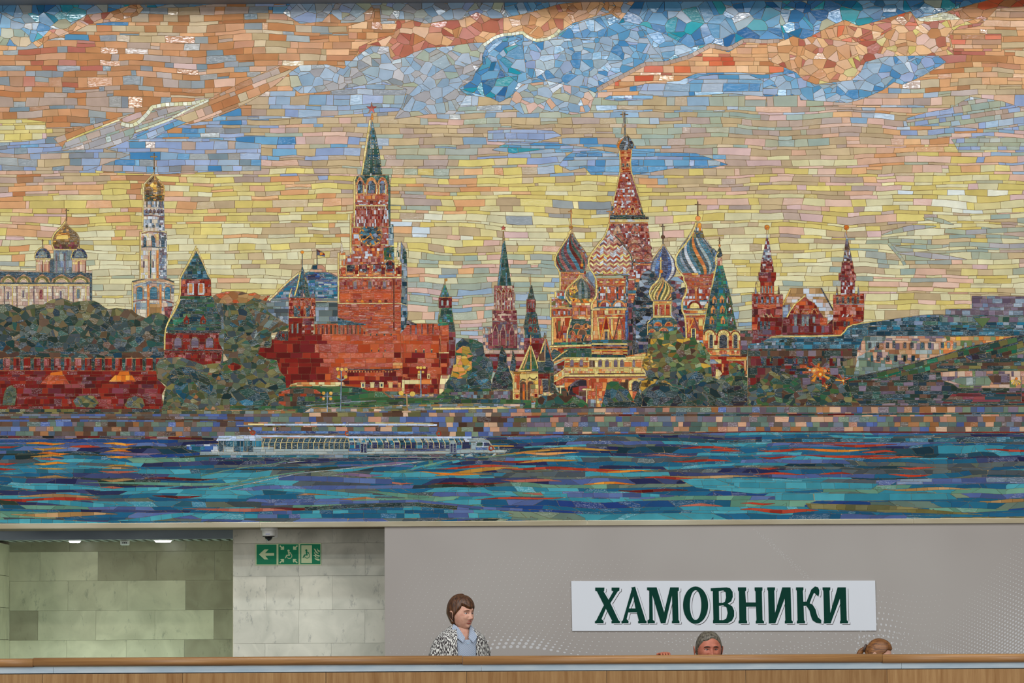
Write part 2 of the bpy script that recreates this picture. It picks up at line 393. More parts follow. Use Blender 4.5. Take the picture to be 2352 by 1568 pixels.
P('300,320 470,318 600,330 600,392 480,395 380,400 290,398 220,392 240,345', st_brick(13, 36, wob=3, k=3), mixc('LLBSGLD'), 2)
P('-60,345 40,355 160,345 240,342 300,355 200,392 -60,392', st_brick(14, 38, wob=3, k=4), mixc('LGDLNG'), 2)
P('2080,272 2130,258 2180,250 2230,222 2300,232 2352,250 2352,300 2250,296 2180,290 2085,290', st_brick(11, 26, ang=-8, wob=1), mixc('ELSEDE'), 2)
P('2185,320 2260,312 2330,316 2400,322 2400,345 2200,345', st_brick(11, 32), mixc('ELEE'), 2)
P('1120,300 1200,296 1270,300 1290,312 1220,330 1120,325', st_brick(10, 40), mixc('LSLS'), 2)
# grey green veins in the yellow, right of the red towers
stroke('2025,540 2060,530 2100,522 2150,520', 13, mixc('EEM'), 26, taper=2, gr=2); stroke('2120,500 2150,504 2190,516', 11, mixc('E'), 24, taper=2, gr=2)
stroke('2040,553 2080,553 2130,556', 10, 'skyE', 30, gr=2); stroke('2040,558 2052,572 2068,590 2078,608', 7, 'skyE', 9)
stroke('2056,565 2100,567 2150,568 2200,560', 11, mixc('EM'), 34, taper=2, gr=2); stroke('2060,582 2100,583 2160,590 2220,596', 13, mixc('ME'), 40, taper=2, gr=2)
stroke('2170,530 2220,534 2280,530 2352,526 2410,528', 11, mixc('EEM'), 44, gr=2); stroke('2180,562 2240,560 2300,566 2410,562', 11, mixc('EM'), 44, gr=2); stroke('2230,500 2300,498 2410,490', 11, mixc('MEC'), 44, gr=2)
def V(s, **kw): return st_vor(s*.8, **kw)
# ------------------------------------------------------------------ building palettes
for n_, g_, s_ in [
 ('cr', .3, 'e0c97c dcc274 e6d08a d8bc70 dfc878'), ('cr2', .3, 'e2cf92 d8c48a e8d8a0 d9b878'), ('or', .4, 'd98a4c d07c3e e09a58 cc7440 dca068'),
 ('or2', .5, 'e07a28 d8862c e89838 d06a20'), ('rd', .35, '7e221a 6c1a14 8c281c 601814 92301e 742020 821e16'), ('rdk', .4, '6c1c1a 5c1816 7c2420 4e2020 64282c 723034'),
 ('rb', .7, 'b4481f a83f1c bc5226 b04a2c 9c3a20 b85630 a9441e c0582a'), ('rs', 1, 'a8452c 9c3c2c b05a40 8c3028 b07060 a44c34 c08478'),
 ('rsp', 1, '8c3834 9c4440 7c2c30 a86460 6c2830 985450'), ('rm', .6, '7c3438 6c2c34 8c4444 5c2a34 84404c'), ('pkb', .3, 'c08a70 c89878 b88068 d0a888'),
 ('gn', .7, '2c4a40 28443c 35564a 1f3c38 3a5c50 2f5560 2a5048'), ('gn2', .5, '3f5c34 355030 4a6840 2e5a3c 3c6a40'), ('gnb', .6, '1f6a4c 2a7a58 186048 38886c'),
 ('tl', .9, '2a6474 1f5468 357084 2c5c6c 24708c 3a7c94'), ('tld', .9, '1c3c4c 223c44 1a3440 2a4a54 1e4658'), ('bk', .9, '20242c 2a2a34 1c2024 262c34 302830'),
 ('bl', .9, '38609c 2c4c88 4a78b0 2a3c6c 3c5488'), ('nv', .8, '2a3050 343c60 24284c 3c4468'), ('wh', .9, 'c8ccd4 b8c0cc d0d0d0 c0b8b8'),
 ('wt', .6, 'd8ccb4 d0c0a8 cfc4b4 c8b8a4 dcd0b8'), ('wtp', .4, 'c8a890 c09c88 d0b49c b8988c ccac98 d4b8a0'), ('gy', .7, '70807c 7c8884 64747c 8a9490 687878'),
 ('gyb', .8, '6c7c8c 8090a0 5c6c7c 94a0ac 7484a0'), ('mv', .6, '6c5c6c 7c6c7c 5c4c5c 84747c 64545c'), ('gold', .9, 'b87c28 a06820 cc8c30 8c5c20 d8a048 74501c'),
 ('goldd', .9, '6c5020 5c4420 7c5c24 4c3c20 846428'), ('golb', .8, 'e0b040 d8a038 e8c058'), ('tn', .3, 'b08858 a07848 bc9468 98744c'),
 ('tr', .6, '46563c 3c4c38 55644a 4a5030 606a50 3a4a44 4c5a50 34463c 58604c 5c6448'), ('trd', .7, '2c3c38 24342c 34443c 2a3a44 1f3030 3a4848 303c30'),
 ('trg', .4, '4a5258 525c60 3f4a4c 5a6462 454c50 606858'), ('trb', .4, '6c5c40 5c4a34 7c6c54 706450 665040'), ('trl', .5, '6c7c4c 809060 5c7044 8c9870'),
 ('olv', .5, '787040 6c6438 847c50 5c5a38 706c48'), ('ylt', .5, 'c89838 b88830 d0a850 c8a040 a88838'), ('brn', .4, '5c4030 4c3428 6c5040 543c34 644838'),
 ('q', .45, '6c7480 5c5048 7c6c70 506070 685854 586860 4c5870 746058 64584c 5a6a68'), ('qb', .5, '4a5a8c 5468a0 6478a8 5c6c90'), ('qo', .35, 'a8744c 98643c b0805c 8c5c40'),
 ('qg', .45, '5c6e64 6c7c6c 4c6058 74846c 64786c'), ('wht', .8, 'b8c8e4 c4d0e8 acc0dc c0cce0'), ('wgy', .6, '98a8a8 a4b0ac 8c9ca0 b0b8b4 9cacb0')]: pal(n_, g_, s_)
def mx(*a):
    def f(row, colm, cx, cy, rnd):
        c, g = pick(a[int(rnd.random_sample()*len(a))], rnd)
        u = rnd.random_sample()
        if u < .15: g = 1.0
        elif u < .5: g *= .45
        return c, g
    return f
def rows_(*a):
    def f(row, colm, cx, cy, rnd): return pick(a[row % len(a)], rnd)
    return f
# ------------------------------------------------------------------ white church, far left
G('white_church'); zoom(0, 460, 5.6)
R(-320, 905, 1185, 1400, B(7, 9), mx('wtp', 'wtp', 'wt'))
P('-320,905 1185,935 1185,1075 -320,1075', B(7, 20), 'tld')
P('1155,935 1185,935 1185,1400 1155,1400', B(10, 8), 'tld')
for cx_ in (-320, -105, 105, 305, 540, 790, 1030):
    hw = 100 if cx_ < 700 else 125
    T([(cx_-hw-12, 1070), (cx_-hw+10, 1000), (cx_, 930 if cx_ < 700 else 890), (cx_+hw-10, 1000), (cx_+hw+12, 1070)], 'tld')
    P([(cx_-hw, 1065), (cx_-hw+6, 1010), (cx_, 945), (cx_+hw-6, 1010), (cx_+hw, 1065)], B(5, 7), 'pkb')
    ring(cx_, 1070, hw-12, 100, 5, 'olv', 0, 180, 9); ring(cx_, 1070, hw-42, 70, 2.5, 'cr2', 0, 180, 7)
    T(ell(cx_, 1070, hw-56, 54, 0, 180, 8), 'wtp')
R(-320, 1055, 1150, 1075, B(4, 20), 'tld'); R(-320, 1078, 1150, 1100, B(4, 14), 'cr2')
for x in (-160, 55, 218, 435, 680, 943): R(x-7, 1100, x+7, 1400, B(12, 4), 'mv')
for x in (-60, 158, 368, 612, 880, 1103): R(x-8, 1095, x+8, 1400, B(10, 4), 'cr')
for x, y0, y1 in ((105, 1175, 1270), (300, 1160, 1250), (780, 1165, 1260)):
    R(x-28, y0-8, x+28, y1+8, B(8, 6), 'wt'); T([(x-12, y0), (x+12, y0), (x+12, y1), (x-12, y1)], 'mv')
win(528, 1150, 1270, 34, 'rm', 'pkb', 2); win(1006, 1140, 1260, 38, 'gy', 'cr2', 2)
# drums and cupolas
R(690, 640, 925, 935, B(12, 6), mx('gy', 'gyb')); R(640, 750, 700, 930, B(8, 8), 'tld')
for x in (725, 832): R(x-10, 680, x+10, 925, B(14, 6), 'mv')
R(765, 685, 815, 775, B(9, 9), 'wgy')
for c0, w_ in ((552, 96), (1020, 95)):
    R(c0-88, 760, c0+88, 915, B(10, 6), mx('cr2', 'wtp', 'pkb'))
    for x in (c0-5, c0+78): R(x-6, 780, x+6, 930, B(14, 5), 'rm')
    R(c0-98, 740, c0+98, 765, B(4, 8), 'cr2')
    P(ell(c0, 745, w_+8, 130, 0, 180, 14), V(7, cut=0), mx('tld', 'nv')); P(ell(c0-5, 735, 62, 90, 0, 180, 10), V(8, cut=0), 'gy')
    stroke([(c0-w_-12, 745), (c0-w_, 680), (c0-60, 630), (c0-10, 605)], 2, 'cr', 6); stroke([(c0, 610), (c0-2, 500)], 1.4, 'brn', 8)
    stroke([(c0-16, 520), (c0+14, 520)], 1.2, 'brn', 5)
dome(848, [(240, 6), (290, 12), (330, 34), (370, 80), (420, 140), (480, 176), (540, 178), (590, 162), (628, 128)], 9, .12, 4, ['goldd', 'gold', 'goldd', 'gold', 'gold', 'goldd', 'gold', 'goldd', 'goldd'])
P('672,535 1022,535 1010,585 985,628 710,628 685,585', B(5, 7), mx('rm', 'goldd', 'brn'))
T('720,500 730,460 800,445 870,445 880,500', 'golb'); P('780,420 850,420 850,440 780,440', B(4, 5), 'or2')
stroke('690,640 690,620 665,560 668,500 690,440 730,390 800,330 838,270', 3, 'cr', 8); R(690, 625, 990, 642, B(3, 8), 'cr2')
stroke('856,265 858,105', 2, 'brn', 10); stroke('838,130 888,130', 1.6, 'goldd', 5)
# ------------------------------------------------------------------ white bell tower
G('bell_tower'); zoom(0, 460, 5.6)
P('1700,1055 1895,1000 2115,1010 2240,1060 2235,1360 2180,1568 1700,1568', B(8, 8), mx('wt', 'wtp', 'wgy', 'gyb'))
P('1715,1055 1895,1005 2115,1018 2240,1065 2240,1090 2115,1045 1895,1035 1720,1085', B(5, 14), mx('pkb', 'pkb', 'cr2'))
stroke('1700,1045 1895,1000 2115,1005 2242,1050', 2, 'tld', 12); stroke('1735,1100 1895,1060 2115,1065 2235,1100', 1.6, 'gyb', 10)
stroke('1710,1300 1890,1275 2100,1278 2235,1320', 2.2, 'rm', 12); stroke('1740,1180 2100,1165 2230,1190', 1.6, 'tld', 12)
for x, w_ in ((1795, 80), (1978, 96), (2155, 70)): win(x, 1110, 1275, w_, 'tl', 'or', 1.6)
for x in (1905, 2065): R(x-14, 1080, x+14, 1520, B(10, 5), 'or')
R(1760, 1400, 1885, 1560, B(16, 12), 'wt'); R(1925, 1330, 2060, 1480, B(16, 14), 'tn'); P('2110,1370 2230,1360 2170,1530 2120,1470', B(8, 8), 'rm')
stroke('1705,1050 1705,1420', 3, 'cr', 11); stroke('1745,1330 1745,1480', 2, 'or', 9)
P('1800,410 2145,400 2145,1005 1800,1010', B(8, 7), mx('wt', 'wtp', 'wt', 'wh', 'cr2'))
P('2045,400 2145,400 2145,1005 2045,1005', B(5, 5), mx('gyb', 'mv', 'wh', 'gyb'))
stroke('1822,410 1940,385 2045,390 2140,410', 2.4, 'cr2', 9); stroke('1822,425 1940,402 2140,425', 1.4, 'rm', 9)
for x, w_ in ((1862, 46), (1975, 54), (2095, 60)):
    R(x-w_/2-6, 455, x+w_/2+6, 600, B(10, 5), mx('wh', 'pkb', 'tld')); win(x, 470, 600, w_*.8, 'tld')
stroke('1820,600 1905,595 2130,610', 2, 'tld', 9); R(1905, 660, 1935, 1000, B(12, 5), 'pkb'); R(1930, 640, 1944, 1000, B(16, 4), 'gn'); R(2010, 640, 2038, 1000, B(10, 5), 'or')
for x in (1850, 1970): R(x-10, 780, x+10, 865, B(14, 6), 'mv')
P('1840,-10 2108,-10 2118,395 1835,395', B(7, 6), mx('wt', 'wt', 'wtp', 'wh', 'gyb'))
P('2030,-10 2108,-10 2118,395 2050,395', B(6, 5), mx('gyb', 'wh', 'mv'))
for x in (1890, 1950, 2005, 2050, 2085): R(x-7, 10, x+7, 85, B(16, 4), 'tld')
for x in (1885, 1935, 1985, 2035, 2080): T([(x-26, 165), (x-18, 130), (x, 110), (x+18, 130), (x+26, 165)], 'mv'); T([(x-12, 165), (x, 130), (x+12, 165)], 'brn')
stroke('1845,100 1980,95 2110,105', 2, 'wt', 8); stroke('1848,200 1930,190 2110,215', 2, 'rm', 8)
for x in (1888, 1975, 2060): R(x-14, 315, x+14, 350, B(5, 5), 'tld')
stroke('1803,400 1803,1010', 3, 'cr', 11); stroke('1838,-8 1836,395', 2.6, 'cr', 11)
zoom(280, 340, 3.92)
dome(291, [(230, 4), (255, 14), (275, 32), (300, 62), (330, 84), (360, 93), (400, 94), (440, 92), (478, 88)], 8, .05, 3.6, ['gold', 'goldd', 'gold', 'golb', 'gold', 'goldd', 'brn', 'goldd'])
P('203,420 381,420 376,478 203,478', B(3.4, 5), mx('goldd', 'goldd', 'brn', 'gold', 'gn')); P('210,320 300,300 320,380 215,375', V(8, cut=0), mx('golb', 'gold'))
stroke('193,480 190,400 196,330 230,290 270,250 287,225', 2.6, 'cr2', 7); stroke('292,230 292,45', 2.2, 'goldd', 8); stroke('256,78 320,78', 1.8, 'gold', 5); disc(290, 180, 9, 9, 'brn')
# ------------------------------------------------------------------ domed hall
G('domed_hall'); zoom(600, 560, 7.127)
P('150,930 300,760 450,620 600,500 700,465 900,440 1050,450 1150,485 1250,540 1250,900 150,960', B(5.2, 12), mx('tl', 'tl', 'bl', 'gyb', 'tl'))
P('720,520 930,490 1060,560 940,580 760,590', B(7, 12), mx('nv', 'bl')); P('880,600 1240,600 1240,700 1070,720 880,690', B(4, 12), mx('tl', 'bl', 'wgy'))
P('150,900 450,870 450,940 1250,930 1250,890 880,880 880,950 1250,960 1250,1310 860,1310 860,1000 60,1050 60,960', B(9, 18), mx('gy', 'gyb', 'mv', 'gy'))
P('60,960 460,940 460,1180 440,1320 330,1290 100,1120', B(10, 20), mx('gy', 'gyb', 'trg')); P('270,1180 450,1180 450,1300 360,1320', B(7, 10), 'gyb'); P('870,950 1250,950 1250,1310 870,1310', B(11, 18), mx('gy', 'trg', 'gyb'))
stroke('130,930 300,750 430,625 610,480', 4, 'cr2', 9); stroke('150,925 340,750 600,540', 2, 'mv', 8); stroke('900,455 1050,455 1150,490 1250,540', 2, 'mv', 8)
P('820,400 840,350 920,335 1000,350 1050,400 1050,450 790,450', B(7, 10), mx('gy', 'tld', 'pkb')); stroke('800,440 1055,440', 5, 'pkb', 9)
stroke('915,335 912,90', 1.8, 'bk', 9); P('915,90 1000,130 1045,170 1035,210 915,180', B(5, 5), mx('nv', 'bl', 'rd')); disc(980, 160, 26, 22, 'or2')
# ------------------------------------------------------------------ red crenellated wall in the middle
G('red_wall'); zoom(640, 720, 5.345)
def rwall(row, colm, cx, cy, rnd):
    f = (cx-700)/60.
    if cx < 905:
        m = 'rd' if rnd.random_sample() > f+(.35 if cy > 850 else .1)*-1 else 'rb'
    else: m = 'rb' if cy < 815 else ('rd' if rnd.random_sample() < .5 else 'rb')
    c, g = pick(m, rnd); u = rnd.random_sample()
    return c, (1.0 if u < .3 and m == 'rb' else g*(.5 if u < .6 else 1))
P('-60,330 -10,215 120,215 120,340 -60,340', B(9, 9), mx('rd', 'trd', 'bk'))
P('-260,300 100,330 130,50 290,60 300,240 440,255 440,130 720,120 1100,135 1120,255 1130,130 1500,110 1960,130 2090,140 2095,620 2080,760 2110,870 1990,990 1530,990 1490,950 1100,950 1000,905 840,890 150,860 90,960 -100,900 -260,800 -260,500', st_brick(13, 20, wob=.8, hv=.3), rwall)
P('120,60 290,60 300,240 280,300 120,300', B(14, 14), 'rd'); P('290,60 435,60 430,240 290,240', B(7, 10), mx('rm', 'rsp'))
for x in (30, 80, 105): R(x-9, 215, x+9, 335, B(20, 5), 'bk')
for x in (168, 232): R(x-11, 110, x+11, 240, B(20, 5), 'gy')
for i in range(13):
    x = 490+i*51; R(x-9, 138, x+9, 252, B(14, 5), mx('brn', 'rm', 'rdk'))
for i in range(12): R(450+i*51, 132, 476+i*51, 250, B(16, 7), mx('rb', 'rb', 'rs'))
for x in (1620, 1685, 1760, 1830, 1895): R(x-9, 128, x+9, 250, B(16, 4), mx('rm', 'mv', 'rdk'))
P('2090,225 2170,225 2165,620 2110,750 2060,745 2085,540', B(11, 9), mx('rm', 'mv', 'rdk')); R(2065, 350, 2090, 660, B(13, 6), 'rd')
R(1968, 130, 1985, 660, B(12, 5), mx('rb', 'rdk')); R(1500, 130, 1528, 600, B(13, 6), 'rb')
for x in (1685, 1783, 1880): T([(x-16, 432), (x+16, 432), (x+10, 444), (x-10, 444)], 'cr'); T([(x-8, 446), (x+8, 446), (x+8, 482), (x-8, 482)], 'bk')
for x, y in ((1142, 440), (1228, 440), (1308, 440), (1390, 440), (1127, 245), (1205, 245), (1295, 245), (1380, 245)):
    T([(x-8, y-18), (x+8, y-18), (x+8, y), (x-8, y)], 'or2'); T([(x-8, y), (x+8, y), (x+8, y+24), (x-8, y+24)], 'bk')
stroke('1965,480 2090,480', 2.2, 'cr2', 11)
P('720,700 790,690 1400,690 1450,680 1520,680 1520,960 1100,950 1000,905 840,890 730,860', B(9, 16), mx('rb', 'rd', 'rb', 'rdk'))
stroke('850,684 1480,684', 1.8, 'bk', 12)
for i in range(16): x = 830+i*36; T([(x-9, 700), (x+9, 700), (x+9, 722), (x-9, 722)], 'rdk'); T([(x+11, 700), (x+22, 700), (x+22, 722), (x+11, 722)], 'or')
for x in (1035, 1148, 1262, 1372):
    R(x-25, 850, x+25, 910, B(12, 12), 'cr2'); T([(x-12, 858), (x+12, 858), (x+12, 896), (x-12, 896)], 'tld'); stroke([(x-32, 848), (x+30, 848)], 2, 'cr2', 14)
R(1400, 605, 1520, 672, B(9, 12), 'or'); stroke('1410,606 1490,606', 1.6, 'cr', 8)
P('1530,780 1960,780 1960,990 1530,985', B(10, 14), mx('rb', 'rd')); R(1545, 812, 1872, 865, B(10, 20), mx('cr2', 'or', 'cr2')); R(1513, 810, 1545, 960, B(12, 5), 'cr2'); R(1655, 880, 1725, 975, B(9, 9), 'rd'); R(1825, 880, 1905, 975, B(9, 9), 'rd'); R(1462, 845, 1500, 905, B(20, 12), 'or')
for x in (1722, 1840): R(x-18, 735, x+20, 800, B(7, 7), 'cr2'); T([(x-4, 755), (x+6, 755), (x+6, 790), (x-4, 790)], 'rdk')
P('150,868 240,840 700,838 800,842 815,890 150,892', B(11, 16), mx('or', 'cr2', 'tn', 'or'))
T('85,960 130,960 130,940 180,940 180,995 85,990', 'cr2'); P('1990,755 2090,755 2090,850 2040,980 1970,985 1970,900', B(10, 10), mx('cr2', 'cr2', 'pkb'))
# ------------------------------------------------------------------ big bank of trees, left
G('trees'); zoom(0, 700, 5.6)
def trc(row, colm, cx, cy, rnd):
    u = rnd.random_sample()
    if cy < 732: m = ('tr', 'olv', 'trb', 'tr', 'trg', 'trd')
    elif cy < 775: m = ('tr', 'trg', 'trd', 'trd', 'trd', 'trb', 'gn', 'gn')
    else: m = ('trg', 'trd', 'trd', 'tld', 'trd', 'gn', 'brn')
    c, g = pick(m[int(u*len(m))], rnd); return c, (1.0 if rnd.random_sample() < .3 else g*.8)
P('-320,40 0,-5 110,-15 220,30 290,50 330,20 430,-10 560,-5 640,-55 700,-75 790,-90 870,-60 940,-30 1010,-45 1120,-55 1210,-50 1280,-20 1330,25 1400,60 1500,40 1600,55 1700,60 1760,120 1880,170 1950,110 2040,100 2120,130 2170,170 2130,320 2110,560 2110,850 -320,850', V(13), trc)
P('-320,600 2110,600 2110,690 -320,690', V(13, asp=1.8), mx('trd', 'gn', 'tld', 'brn'))
# ------------------------------------------------------------------ red wall with merlons, left
G('red_wall'); zoom(0, 700, 5.6)
P('-320,835 2010,850 2020,940 2130,1060 2080,1150 2100,1300 2080,1340 -320,1340', st_brick(8.5, 17, wob=.6, wl=60, hv=.3), mx('rd', 'rd', 'rd', 'rdk', 'rd', 'rm'))
for x in list(range(-240, 2050, 131)):
    c_ = x+66
    P([(c_-48, 690 if c_ < 1000 else 696), (c_-44, 676 if c_ < 1000 else 684), (c_+40, 676 if c_ < 1000 else 684), (c_+42, 840), (c_-48, 845)], B(11, 9), mx('rd', 'rdk', 'rd', 'rsp'))
    stroke([(c_-46, 678 if c_ < 1000 else 685), (c_+40, 678 if c_ < 1000 else 685)], 1.4, 'or', 8)
stroke('-320,838 760,845 2000,850', 1.6, 'rb', 9)
T('650,870 800,850 810,905 640,905', 'or2'); P('620,905 820,905 900,1020 510,1020', B(9, 16), 'rb'); T('1540,855 1660,855 1670,905 1510,905', 'or2'); P('1480,905 1700,905 1750,985 1400,985', B(8, 16), mx('or2', 'rb'))
G('trees')
P('60,1110 90,1060 150,1030 205,1080 215,1150 190,1290 30,1290 40,1200', V(10), 'tr'); P('940,1230 1000,1175 1100,1160 1200,1170 1270,1260 1210,1320 980,1310', V(10), mx('olv', 'trg', 'tr'))
P('1600,1290 1650,1200 1740,1170 1830,1200 1860,1290 1830,1330 1640,1320', V(10), mx('olv', 'trg'))
# ------------------------------------------------------------------ pale trees and dome behind
G('trees'); zoom(360, 680, 5.6)
P('715,10 760,-20 830,-45 900,-60 1000,-65 1100,-55 1180,-30 1260,-45 1350,0 1460,-10 1400,70 1150,90 900,100 740,90', V(13), mx('qo', 'tn', 'tn', 'rb', 'trb'))
P('740,80 900,95 1150,85 1250,20 1400,60 1430,200 1600,320 1700,370 1690,420 1470,480 1480,620 1460,660 1330,660 1300,740 1400,800 1540,820 1580,960 1650,1040 1665,1200 1820,1290 1820,1420 1250,1520 30,1520 80,1400 120,1150 0,1060 10,950 40,800 300,780 480,840 600,880 800,860 920,820 850,720 820,600 860,480 820,300 760,150', V(12, asp=1.4), mx('tr', 'trg', 'tr', 'olv', 'tr', 'gn', 'trb', 'trd'))
P('1180,150 1500,260 1640,340 1480,470 1380,400 1240,560 1200,500 1300,380', V(11, asp=2, ang=-50), mx('gy', 'trb', 'tr', 'trg'))
P('200,960 300,910 420,910 500,950 650,1030 730,1160 690,1270 560,1200 400,1010 250,1020 160,1060', V(13, asp=2.2, ang=30), mx('gn', 'trd', 'tld'))
P('220,1150 300,1100 400,1110 420,1260 350,1340 240,1230', V(12, asp=2, ang=-40), mx('tld', 'tl', 'gn')); P('950,1230 1260,1150 1420,1230 1460,1330 1380,1480 1250,1460 1060,1380', V(15, asp=2), mx('tld', 'gn', 'trd', 'tl'))
for x, y in ((680, 990), (790, 1050), (630, 1450), (720, 1440), (500, 1290)): T([(x-30, y+20), (x, y-30), (x+35, y), (x+20, y+28)], 'qo')
for x, y in ((860, 870), (700, 920), (470, 1110), (1290, 640), (1500, 840), (1480, 920), (1600, 1040), (920, 970)): T([(x-60, y+14), (x+10, y-22), (x+60, y-8), (x-10, y+22)], 'gn2')
T('920,790 940,730 1050,700 1040,790', 'trb'); P('910,890 990,850 1090,890 1080,930 980,960 920,920', B(8, 10), 'rd')
# ------------------------------------------------------------------ tent-roofed tower
G('tent_tower'); zoom(280, 340, 3.92)
P('672,930 800,1185 525,1185', B(6, 8), mx('gn', 'tl', 'gn', 'tld'))
P('525,1180 800,1180 805,1335 525,1335', B(7, 6), mx('rd', 'rsp', 'rd', 'rsp', 'rb'))
for x in (618, 712):
    R(x-30, 1215, x+30, 1320, B(8, 6), 'wh'); win(x, 1220, 1302, 32, 'or')
R(648, 1220, 684, 1330, B(14, 9), 'rd')
P('520,1330 805,1330 880,1568 960,1700 400,1700 440,1568', B(5.5, 13), mx('gn', 'gn', 'gn2', 'gn', 'tld', 'gnb'))
stroke('525,1360 805,1360', 1.6, 'wh', 12); T('620,1455 665,1455 665,1495 620,1495', 'wgy')
zoom(360, 680, 5.6)
P('720,10 740,60 780,160 830,300 830,450 120,460 110,400 240,200 310,45', B(5.5, 13), mx('gn', 'gn', 'gn2', 'gn', 'tld', 'trd'))
P('205,290 345,280 345,320 265,370 210,370', B(6, 9), 'gnb')
for x in (385, 597):
    P([(x-40, 355), (x-40, 300), (x, 240), (x+35, 300), (x+30, 355)], B(6, 5), 'rd'); R(x-16, 310, x+18, 345, B(9, 9), 'tld')
P('235,440 840,440 830,475 235,475', B(5, 10), 'bk'); P('105,475 805,475 850,680 850,850 600,880 480,850 330,790 95,805', B(8, 10), mx('rd', 'rd', 'rdk', 'rsp'))
for x in (272, 490, 678): win(x, 530, 660, 95, 'mv', 'rdk', 2)
stroke('110,692 850,700', 2.2, 'bk', 10)
for x in (150, 250, 350, 460, 570, 690, 790): T([(x-24, 725), (x+24, 725), (x, 770)], 'rdk')
stroke('100,690 105,450 150,320 230,190 300,40', 3.4, 'cr', 13); zoom(280, 340, 3.92); stroke('672,880 640,950 590,1050 525,1160 525,1340 490,1400', 3, 'cr', 12); stroke('676,900 720,1010 780,1150 802,1180', 2.4, 'cr2', 12)
# ------------------------------------------------------------------ trees again
G('trees'); zoom(360, 680, 5.6)
P('-20,900 40,800 300,780 480,840 600,880 800,860 860,900 800,1000 500,960 300,930 160,1010 100,1080 10,1060', V(12, asp=1.6), mx('tr', 'trg', 'trb', 'olv'))
P('740,80 850,90 860,300 870,470 860,700 850,860 820,860 850,690 800,600 800,480 830,450 830,300', V(11, asp=1.3), mx('tr', 'trg', 'gy'))
P('200,960 300,910 420,910 500,950 650,1030 730,1160 690,1270 560,1200 400,1010 250,1020 160,1060', V(11, asp=2.2, ang=30), mx('gn', 'trd', 'tld'))
# ------------------------------------------------------------------ clock tower
G('clock_tower'); zoom(740, 480, 5.6)
P('200,810 1095,810 1095,1440 1080,1480 1000,1568 540,1568 480,1470 360,1450 230,1400 200,1380', st_brick(9, 15, wob=.7), mx('rb', 'rs', 'rb'))
def lowred(row, colm, cx, cy, rnd): return pick(('rb', 'rs', 'rb')[int(rnd.random_sample()*3)], rnd)
P('200,1215 1010,1215 1010,1600 600,1600 480,1470 360,1450 230,1400 200,1380', st_brick(4.2, 15, wob=1, wl=30, hv=.3), lowred)
P('220,1030 1010,1030 1010,1200 220,1200', st_brick(9, 24, wob=.6), 'rb'); P('220,885 1020,885 1020,1030 220,1030', B(6, 6), mx('rs', 'rs', 'rb', 'rsp'))
P('1020,880 1090,900 1095,1440 1090,1500 1010,1600 1010,1215 1020,1100', B(8, 8), mx('gy', 'tld', 'gyb', 'tl'))
for x in (423, 612, 800): win(x, 925, 1022, 40, 'mv', 'rsp', 1)
for x in (323, 423, 515, 620, 740, 818): win(x, 1165, 1200, 42, 'rdk' if x in (423, 620, 818) else 'or2')
stroke('200,1212 930,1212 1010,1212 1090,1240', 1.8, 'cr2', 9); R(914, 885, 930, 1568, B(14, 5), 'rdk'); T('620,1385 640,1385 640,1430 620,1430', 'rdk')
P('215,730 1020,730 1020,890 215,890', B(6, 7), mx('rs', 'rb', 'or', 'rsp')); R(300, 690, 930, 815, B(6, 7), mx('rsp', 'rdk', 'rs', 'gyb'))
P('1020,600 1050,470 1085,560 1095,920 1020,880', B(9, 7), mx('gn', 'gyb', 'gy')); stroke('1020,700 1095,740', 1.6, 'wh', 8)
stroke('215,878 1020,878', 3, 'cr2', 11); stroke('215,848 1020,848', 2, 'pkb', 10)
for x in (270, 440, 610, 785, 975):
    w_ = 34 if x in (440, 785) else 44
    R(x-w_, 715, x+w_, 860, B(6, 6), mx('rb', 'or', 'cr2')); R(x-w_+12, 750, x+w_-12, 835, B(9, 9), mx('rd', 'rdk', 'rb'))
for x in (365, 525, 705, 870):
    ring(x, 700, 62, 62, 2, 'or', 20, 160, 6); P(ell(x, 720, 52, 62, 0, 180, 10)+[(x-52, 800), (x+52, 800)], B(7, 8), mx('rm', 'bk', 'gyb', 'rdk'))
    stroke([(x-70, 700), (x-30, 650), (x, 600), (x+30, 650), (x+60, 690)], 1.8, 'or', 7); R(x-52, 818, x+30, 845, B(6, 11), 'or')
# middle stage with the clock
P('405,-20 860,-20 875,210 875,500 800,600 400,600 380,480 380,230', st_brick(6.5, 3.6, wob=.5, hv=.3), mx('rs', 'rsp', 'rs', 'wh', 'rd'))
P('385,230 490,240 490,480 385,480', B(7, 7), mx('rb', 'or', 'wh', 'rs')); P('765,215 850,215 850,480 760,480', B(7, 7), mx('rs', 'wh', 'or', 'rsp')); P('850,200 915,200 920,470 850,470', B(7, 6), mx('gyb', 'wgy', 'tl')); P('790,500 925,480 925,650 790,650', B(7, 7), mx('gn', 'tl', 'gyb', 'gn2'))
for y in (232, 462): stroke([(385, y), (495, y)], 2, 'cr2', 7); stroke([(755, y-8), (850, y-8)], 2, 'cr2', 7)
P('400,500 790,500 800,700 300,720 300,600 400,580', B(6, 6), mx('rs', 'rsp', 'wh', 'rb', 'or')); P('220,560 300,560 300,720 220,720', B(8, 7), mx('or', 'wtp', 'cr2'))
for x, y in ((250, 410), (975, 405), (440, 520), (610, 590), (790, 570), (525, 560), (705, 560), (868, 560), (360, 570)): T([(x-9, y+60 if y > 420 else y+160), (x, y), (x+12, y+60 if y > 420 else y+160)], 'or' if y > 420 else 'wtp')
P('230,560 250,410 275,560', B(6, 6), mx('or', 'wt')); P('950,660 975,405 1000,660', B(7, 7), mx('cr2', 'gn', 'wt')); P('1000,660 1015,415 1045,480 1020,700', B(9, 9), 'gyb')
stroke('560,210 600,130 622,50', 3.4, 'or', 6); stroke('622,50 650,120 745,220', 3.4, 'or', 6); disc(622, 28, 18, 16, 'cr2')
